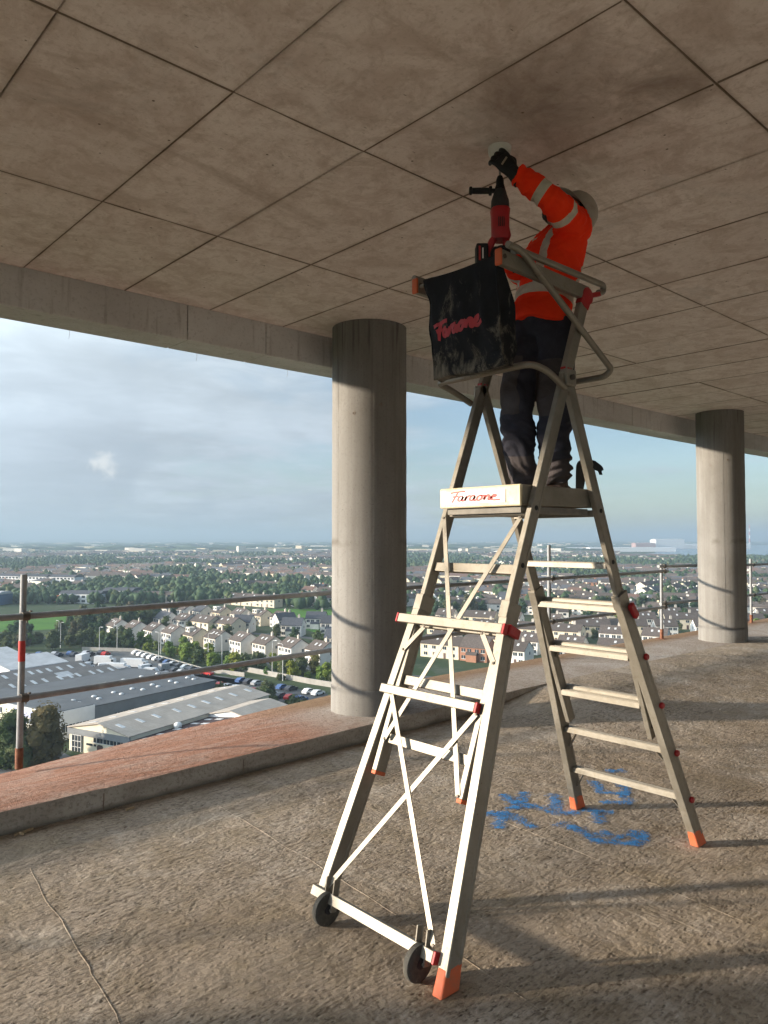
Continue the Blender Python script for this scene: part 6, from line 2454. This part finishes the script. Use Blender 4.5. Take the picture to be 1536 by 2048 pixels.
def vehicle(kind, paint, r, f, az, label, group, name):
    parts = {'car': CAR, 'van': VAN, 'truck': TRUCK}[kind]
    key = (kind, paint)
    if key not in veh_mesh:
        veh_mesh[key] = (parts[0].mesh(kind + '_body', M[paint]), parts[1].mesh(kind + '_glass', M['glass_dark']))
    bm_, gm_ = veh_mesh[key]
    root = empty(name, T(r, f, 0.03), hdg(az))
    tag(root, label, kind, group)
    mesh_obj('body', bm_, root)
    mesh_obj('glass', gm_, root)
    for x, y in parts[2]:
        mesh_obj('wheel', parts[3], root, (x, y, parts[4]))


rng = random.Random(31)
cw = {'paint_white': 'white', 'paint_silver': 'silver', 'paint_dark': 'dark', 'paint_blue': 'blue', 'paint_red': 'red'}
# lot by the hedge: two lines along the wall
for j, (r0, f0, r1, f1, n) in enumerate(((-50, 236, -17, 211, 12), (-55, 229, -21, 203, 12))):
    for i in range(n):
        t = (i + 0.5) / n
        if rng.random() < 0.12:
            continue
        pt = rng.choice(('paint_white', 'paint_silver', 'paint_silver', 'paint_white', 'paint_dark', 'paint_blue', 'paint_red'))
        line = 'far line' if j == 0 else 'near line'
        vehicle('car', pt, r0 + (r1 - r0) * t, f0 + (f1 - f0) * t, 37 + rng.uniform(-3, 3), f'{cw[pt]} car in the {line} of the hedge car park, {ORD[i]} from the left', 'cars in the car park by the hedge', 'parked_car')
vehicle('car', 'paint_red', -56.5, 243, 120, 'bright red car on its own at the entrance of the car park', None, 'parked_car')
vehicle('car', 'paint_blue', -60.5, 236, 120, 'blue car beside the bright red one at the car park entrance', None, 'parked_car')
# yard: vans, trucks and cars
for i, (kind, pt, r, f, az) in enumerate((
        ('truck', 'paint_white', -96, 262, 95), ('van', 'paint_white', -88, 262, 100), ('truck', 'paint_white', -83, 256, 95), ('van', 'paint_white', -78, 250, 40), ('truck', 'paint_white', -86, 247, 95),
        ('van', 'paint_white', -92, 252, 60), ('van', 'paint_silver', -72, 252, 42), ('van', 'paint_white', -74, 243, 100), ('car', 'paint_dark', -68, 249, 42), ('car', 'paint_silver', -65, 246, 42),
        ('car', 'paint_white', -62, 243, 42), ('car', 'paint_dark', -66, 239, 42), ('car', 'paint_silver', -69, 242, 42), ('van', 'paint_white', -60, 233, 100), ('truck', 'paint_white', -106, 268, 5), ('van', 'paint_white', -99, 254, 15))):
    word = {'truck': 'box truck', 'van': 'van', 'car': 'car'}[kind]
    vehicle(kind, pt, r, f, az, f'{cw[pt]} {word} parked in the van yard beside the warehouses', 'vehicles in the van yard', {'truck': 'box_truck', 'van': 'parked_van', 'car': 'parked_car'}[kind])
for i in range(11):
    pt = rng.choice(('paint_dark', 'paint_dark', 'paint_silver', 'paint_red', 'paint_blue'))
    vehicle('car', pt, -131 + i * 2.7, 279 + (i % 2) * 4 + i * 0.5, 10 + rng.uniform(-4, 4), f'{cw[pt]} car at the back of the van yard by the bushes', 'cars at the back of the van yard', 'parked_car')

for i in range(12):
    pt = rng.choice(('paint_white', 'paint_white', 'paint_silver', 'paint_dark', 'paint_blue'))
    vehicle('car', pt, -93 + i * 3.0, 286.5 - i * 3.55, 42 + rng.uniform(-4, 4), f'{cw[pt]} car along the van yard wall, {ORD[i]} from the left', 'cars along the van yard wall', 'parked_car')

# --- street lamps
def lamp(r, f, h, az, label):
    root = empty('street_lamp', T(r, f), hdg(az))
    tag(root, label, 'street lamp', 'tall pale street lamps along the tree belt')
    MB().tube([(0, 0, 0), (0, 0, h * 0.5), (0, 0, h)], 0.1, 8, radii=[0.14, 0.1, 0.07]).build('pole', M['lamp_grey'], root, smooth=True, angle=50)
    MB().tube([(0, 0, h), (0.5, 0, h + 0.25), (1.4, 0, h + 0.3)], 0.05, 6).build('arm', M['lamp_grey'], root, smooth=True, angle=50)
    MB().box((1.7, 0, h + 0.28), (0.8, 0.3, 0.16)).build('lamp_head', M['lamp_grey'], root, bevel=0.03)


lamps = [(-151, 318, 9), (-140, 327, 8), (-129, 303, 10), (-118, 332, 8), (-109, 291, 9.5), (-104, 296, 9.5), (-84, 286, 9.5), (-80, 270, 10), (-62, 268, 10), (-55, 258, 10.5), (-36, 245, 10.5), (-31, 233, 11), (-10, 232, 10.5)]
ordl = ('first', 'second', 'third', 'fourth', 'fifth', 'sixth', 'seventh', 'eighth', 'ninth', 'tenth', 'eleventh', 'twelfth', 'thirteenth')
for i, (r, f, h) in enumerate(lamps):
    lamp(r, f, h, 127 + 180 * (i % 2), f'pale street lamp in the tree belt, {ordl[i]} from the left')

# --- trees
def crown_mesh(name, seed, w, h, n_lump, n_card, card, mats, conic=False, low=0.20):
    rg = random.Random(seed)
    lumps = []
    for i in range(n_lump):
        a, t = rg.uniform(0, 2 * math.pi), rg.random()
        zz = h * (low + (0.90 - low) * t)
        rad = w * 0.5 * (1 - (t if conic else abs(t - 0.35) * 0.9)) * rg.uniform(0.25, 0.8)
        lumps.append((Vector((math.cos(a) * rad, math.sin(a) * rad, zz)), w * rg.uniform(0.16, 0.27) * (1 - 0.5 * t if conic else 1)))
    b = MB()
    for c, rr in lumps:      # leafy cores
        bm = bmesh.new()
        bmesh.ops.create_icosphere(bm, subdivisions=1, radius=rr * 0.8)
        vs = [c + v.co * (1 + 0.45 * mnoise.noise(v.co * 1.3 + c)) for v in bm.verts]
        b.add(vs, [[v.index for v in f.verts] for f in bm.faces])
        bm.free()
    for i in range(n_card):
        c, rr = lumps[rg.randrange(n_lump)]
        d = Vector((rg.gauss(0, 1), rg.gauss(0, 1), rg.gauss(0.15, 1))).normalized()
        p = c + d * rr * rg.uniform(0.75, 1.18)
        n = (d + Vector((rg.uniform(-0.8, 0.8), rg.uniform(-0.8, 0.8), rg.uniform(-0.3, 0.9)))).normalized()
        u = n.cross(Vector((rg.uniform(-1, 1), rg.uniform(-1, 1), rg.uniform(-1, 1)))).normalized()
        v = n.cross(u)
        s = card * rg.uniform(0.55, 1.25)
        b.add([p - u * s, p + v * s * 0.55 + n * s * 0.2, p + u * s, p - v * s * 0.55 + n * s * 0.1], [(0, 1, 2), (0, 2, 3)])
    return b.mesh(name, mats)


def trunk_mesh(name, seed, h, r0):
    rg = random.Random(seed)
    b = MB()
    b.tube([(0, 0, -0.3), (0.05, 0.02, h * 0.3), (rg.uniform(-0.2, 0.2), rg.uniform(-0.2, 0.2), h * 0.75)], r0, 7, radii=[r0 * 1.2, r0 * 0.8, r0 * 0.3])
    for i in range(4):
        a = i * 1.6 + rg.random()
        b.tube([(0.04, 0.02, h * (0.28 + 0.08 * i)), (math.cos(a) * h * 0.13, math.sin(a) * h * 0.13, h * (0.42 + 0.08 * i)), (math.cos(a) * h * 0.22, math.sin(a) * h * 0.22, h * (0.55 + 0.08 * i))], r0 * 0.4, 5, radii=[r0 * 0.45, r0 * 0.3, r0 * 0.12])
    return b.mesh(name, M['bark'])


TK = {}
for nm, mat, w, h, conic in (('yellow', 'leaf_y', 5.6, 7.0, False), ('yellow2', 'leaf_y', 5.0, 6.2, True), ('green', 'leaf_g', 7.0, 8.5, False), ('green2', 'leaf_g', 6.2, 7.2, False),
                             ('dark', 'leaf_d', 7.6, 10.0, False), ('dark2', 'leaf_d', 6.4, 11.0, True), ('bush', 'leaf_g', 5.4, 3.4, False), ('bush2', 'leaf_y', 4.8, 3.0, False)):
    sd = len(TK) + 3
    TK[nm] = (crown_mesh('crown', sd, w, h, 15, 520, 0.62, M[mat], conic), trunk_mesh('trunk', sd, h, 0.2), h)
TK['big'] = (crown_mesh('crown', 91, 9.0, 10.5, 40, 3200, 0.38, M['leaf_g'], False, 0.10), trunk_mesh('trunk', 91, 11.5, 0.28), 11.5)
TK['bigred'] = (crown_mesh('crown', 92, 8.6, 11.0, 40, 3200, 0.38, M['leaf_r'], False, 0.10), trunk_mesh('trunk', 92, 11.0, 0.28), 11.0)


def tree(kind, r, f, s, rz, label, group, name='tree'):
    cm, tm, h = TK[kind]
    root = empty(name, T(r, f), rz)
    tag(root, label, 'bush' if 'bush' in kind else 'tree', group)
    mesh_obj('crown', cm, root).scale = (s, s, s * 1.0)
    mesh_obj('trunk', tm, root).scale = (s, s, s)
    return root


rng = random.Random(55)
tree('bigred', -66.0, 147.5, 1.0, 0.4, 'tall tree turning red at its top, right of the near scaffold post', None)
tree('big', -71.5, 146, 0.95, 1.4, 'dark green tree left of the red topped one, behind the scaffold post', None)
tree('big', -68.8, 144.5, 0.6, 2.4, 'smaller dense green tree at the foot of the red topped one', None)
tree('green', -76.5, 150, 0.8, 2.0, 'green tree at the left edge of the view behind the rail', None)

spots = []      # (f, r, kinds, size, zone)


def scatter(poly_pts, n, kinds, smin, smax, zone, rng):
    rs, fs_ = [p[0] for p in poly_pts], [p[1] for p in poly_pts]
    made = tries = 0
    while made < n and tries < n * 30:
        tries += 1
        r, f = rng.uniform(min(rs), max(rs)), rng.uniform(min(fs_), max(fs_))
        ins = False
        m_ = len(poly_pts)
        for i in range(m_):
            (xa, ya), (xb, yb) = poly_pts[i], poly_pts[(i + 1) % m_]
            if (ya > f) != (yb > f) and r < (xb - xa) * (f - ya) / (yb - ya) + xa:
                ins = not ins
        if not ins or any((r - a) ** 2 + (f - c) ** 2 < (q * 0.8) ** 2 for a, c, q in HOUSES):
            continue
        if any((r - q[1]) ** 2 + (f - q[0]) ** 2 < 7 for q in spots):
            continue
        spots.append((f, r, rng.choice(kinds), rng.uniform(smin, smax), zone))
        made += 1


Z1 = 'in the belt below the front house row'
Z2 = 'in the bushes above the white warehouse'
Z3 = 'in the dark clump beside the playing field'
Z4 = 'in the hedge by the lower car park'
Z5 = 'among the houses left of the first column'
Z6 = 'beyond the lawn and house rows'
Z7 = 'among the houses seen through the ladder'
Z8 = 'among the houses right of the ladder'
scatter([(-124, 318), (-112, 322), (-50, 268), (-8, 240), (6, 230), (0, 212), (-30, 232), (-60, 256), (-92, 296)], 74, ('yellow', 'yellow2', 'green2', 'yellow', 'bush', 'bush2', 'yellow', 'bush2'), 0.5, 0.9, Z1, rng)
scatter([(-205, 345), (-128, 335), (-100, 300), (-118, 298), (-150, 290), (-190, 300)], 48, ('green', 'green2', 'bush', 'yellow', 'dark', 'bush'), 0.6, 1.0, Z2, rng)
scatter([(-150, 405), (-122, 432), (-90, 415), (-120, 360), (-128, 338), (-150, 350)], 34, ('dark', 'dark', 'dark2', 'green'), 0.7, 1.1, Z3, rng)
scatter([(-62, 226), (-22, 197), (-8, 190), (-12, 184), (-30, 190), (-64, 218)], 22, ('bush', 'green2', 'bush2', 'bush'), 0.5, 0.95, Z4, rng)
scatter([(-120, 400), (-20, 340), (-10, 300), (-40, 290), (-110, 350)], 20, ('green', 'green2', 'bush', 'dark', 'yellow2'), 0.5, 0.9, Z5, rng)
scatter([(-60, 480), (-20, 486), (-22, 470), (-56, 462)], 7, ('dark2', 'dark'), 0.9, 1.3, Z6, rng)
scatter([(14, 340), (110, 300), (115, 420), (20, 460)], 26, ('green', 'dark', 'green2', 'bush'), 0.6, 1.0, Z7, rng)
scatter([(110, 330), (205, 345), (230, 450), (105, 450)], 26, ('green', 'dark', 'green2', 'yellow', 'bush'), 0.6, 1.0, Z8, rng)
scatter([(-265, 480), (-230, 600), (-100, 640), (-100, 560), (-240, 490)], 40, ('dark', 'green', 'dark2', 'green2'), 0.8, 1.2, Z6, rng)
# woods and garden trees further off
tries = 0
while tries < 30000:
    tries += 1
    f = 430 + 2700 * rng.random() ** 1.25
    r = rng.uniform(-0.6, 0.6) * f
    if in_field(r, f) or (r > 600 and f > 1880 and r > 0.30 * f):
        continue
    if f < 620 and r < -60 and f < 505:
        continue
    m_ = mask_wood(r, f)
    if rng.random() > (0.85 if m_ > 0.12 else (0.30 if m_ > -0.05 else 0.13)):
        continue
    spots.append((f, r, rng.choice(('dark', 'green', 'dark2', 'dark2', 'dark', 'dark')), rng.uniform(0.7, 1.25), 'far'))
spots.sort()
n_ind = 290
shade = {'yellow': 'yellow-green tree', 'yellow2': 'pointed yellow-green tree', 'green': 'green tree', 'green2': 'small green tree', 'dark': 'dark green tree', 'dark2': 'tall dark tree', 'bush': 'green bush', 'bush2': 'yellowish bush'}
for f, r, kd, s, zone in spots[:n_ind]:
    if zone == 'far':
        zone = Z6 if r < -9 else (Z7 if r < 110 else Z8)
    tree(kd, r, f, s, rng.uniform(0, 6.28), f'{shade[kd]} {zone}', f'{shade[kd]}s {zone}', 'bush' if 'bush' in kd else 'tree')
# the remaining trees: lumpy crowns in one mass
ico = []
for sub in (1, 0):
    bm = bmesh.new()
    if sub:
        bmesh.ops.create_icosphere(bm, subdivisions=1, radius=1.0)
    else:
        bmesh.ops.create_icosphere(bm, subdivisions=1, radius=1.0)
    ico.append((np.array([v.co[:] for v in bm.verts]), np.array([[v.index for v in f.verts] for f in bm.faces])))
    bm.free()
V, Fc, MI = [], [], []
base = 0
nrg = np.random.default_rng(8)
for f, r, kd, s, zone in spots[n_ind:]:
    iv, if_ = ico[0]
    lumps = 4 if f < 800 else (2 if f < 1500 else 1)
    for q in range(lumps):
        hh = 5.0 * s * nrg.uniform(0.7, 1.15)
        ww = hh * nrg.uniform(0.6, 0.95) * (1.0 if lumps > 1 else 1.5)
        o = T(r + nrg.uniform(-2.6, 2.6), f + nrg.uniform(-2.6, 2.6), hh * nrg.uniform(0.55, 0.95))
        k_ = 1 + nrg.uniform(-0.34, 0.34, (len(iv), 1))
        V.append(iv * k_ * np.array([ww * 0.62, ww * 0.62, hh * 0.62]) + np.array(o[:]))
        Fc.append(if_ + base)
        MI += [{'dark': 2, 'dark2': 2, 'green': 1, 'green2': 1, 'yellow': 0}.get(kd, 1)] * len(if_)
        base += len(iv)
# hedgerow and wood strips towards the horizon
for _ in range(1500):
    f = 2600 + 8500 * rng.random() ** 1.4
    r = rng.uniform(-0.6, 0.6) * f
    if r > 500 and 1850 < f < 6200 and r > 0.25 * f:
        continue
    iv, if_ = ico[1]
    w, h = rng.uniform(25, 150), rng.uniform(7, 14)
    k_ = 1 + nrg.uniform(-0.3, 0.3, (len(iv), 1))
    loc = iv * k_ * np.array([w, 14, h])
    a = hdg(90 + rng.uniform(-20, 20))
    rot = np.array([[math.cos(a), -math.sin(a), 0], [math.sin(a), math.cos(a), 0], [0, 0, 1]])
    V.append(loc @ rot.T + np.array(T(r, f, h * 0.4)[:]))
    Fc.append(if_ + base)
    MI += [2] * len(if_)
    base += len(iv)
V, Fc = np.concatenate(V), np.concatenate(Fc)
me = bpy.data.meshes.new('distant_trees')
me.vertices.add(len(V))
me.vertices.foreach_set('co', V.ravel())
me.loops.add(Fc.size)
me.loops.foreach_set('vertex_index', Fc.ravel().astype(np.int32))
me.polygons.add(len(Fc))
me.polygons.foreach_set('loop_start', np.arange(0, Fc.size, 3, dtype=np.int32))
for m_ in ('leaf_y', 'leaf_g', 'leaf_d'):
    me.materials.append(M[m_])
me.polygons.foreach_set('material_index', np.array(MI, dtype=np.int32))
me.update(calc_edges=True)
me.validate()
tag(mesh_obj('distant_trees', me), 'far-off trees and woods massed between the houses', 'trees', None, 'stuff')

# --- haze over the town
hz = MB().box((0, 0, (GZ - 1 + 118) / 2), (2 * gsz + 200, 2 * gsz + 200, 118 - GZ + 1)).build('haze', None)
hz.data.materials.clear()
hm_ = bpy.data.materials.new('haze_air')
hm_.use_nodes = True
ht = hm_.node_tree
for n_ in list(ht.nodes):
    if n_.type != 'OUTPUT_MATERIAL':
        ht.nodes.remove(n_)
pv = ht.nodes.new('ShaderNodeVolumePrincipled')
pv.inputs['Color'].default_value = (0.33, 0.43, 0.53, 1)
pv.inputs['Density'].default_value = 2.6e-4
pv.inputs['Anisotropy'].default_value = 0.1
ht.links.new(pv.outputs[0], ht.nodes['Material Output'].inputs['Volume'])
hz.data.materials.append(hm_)
tag(hz, kind='stuff')


# --- things still sharing a label are told apart by their order from the left
ONES = ('', 'first', 'second', 'third', 'fourth', 'fifth', 'sixth', 'seventh', 'eighth', 'ninth', 'tenth', 'eleventh', 'twelfth', 'thirteenth',
        'fourteenth', 'fifteenth', 'sixteenth', 'seventeenth', 'eighteenth', 'nineteenth')
TENS = {2: ('twentieth', 'twenty'), 3: ('thirtieth', 'thirty'), 4: ('fortieth', 'forty'), 5: ('fiftieth', 'fifty'), 6: ('sixtieth', 'sixty'), 7: ('seventieth', 'seventy')}


def ordinal(n):
    if n < 20:
        return ONES[n]
    t, u = divmod(n, 10)
    return TENS[t][0] if u == 0 else TENS[t][1] + '-' + ONES[u]


by_label = {}
for o in list(SC.objects):
    if o.parent is None and 'label' in o.keys() and o.get('kind') is None:
        by_label.setdefault(o['label'], []).append(o)
for lab, objs in by_label.items():
    if len(objs) > 1:
        objs.sort(key=lambda o: o.location.dot(RGT) / max(1.0, o.location.dot(FWD)))
        for i, o in enumerate(objs):
            o['label'] = f'{lab}, {ordinal(i + 1)} from the left' if i < 79 else lab
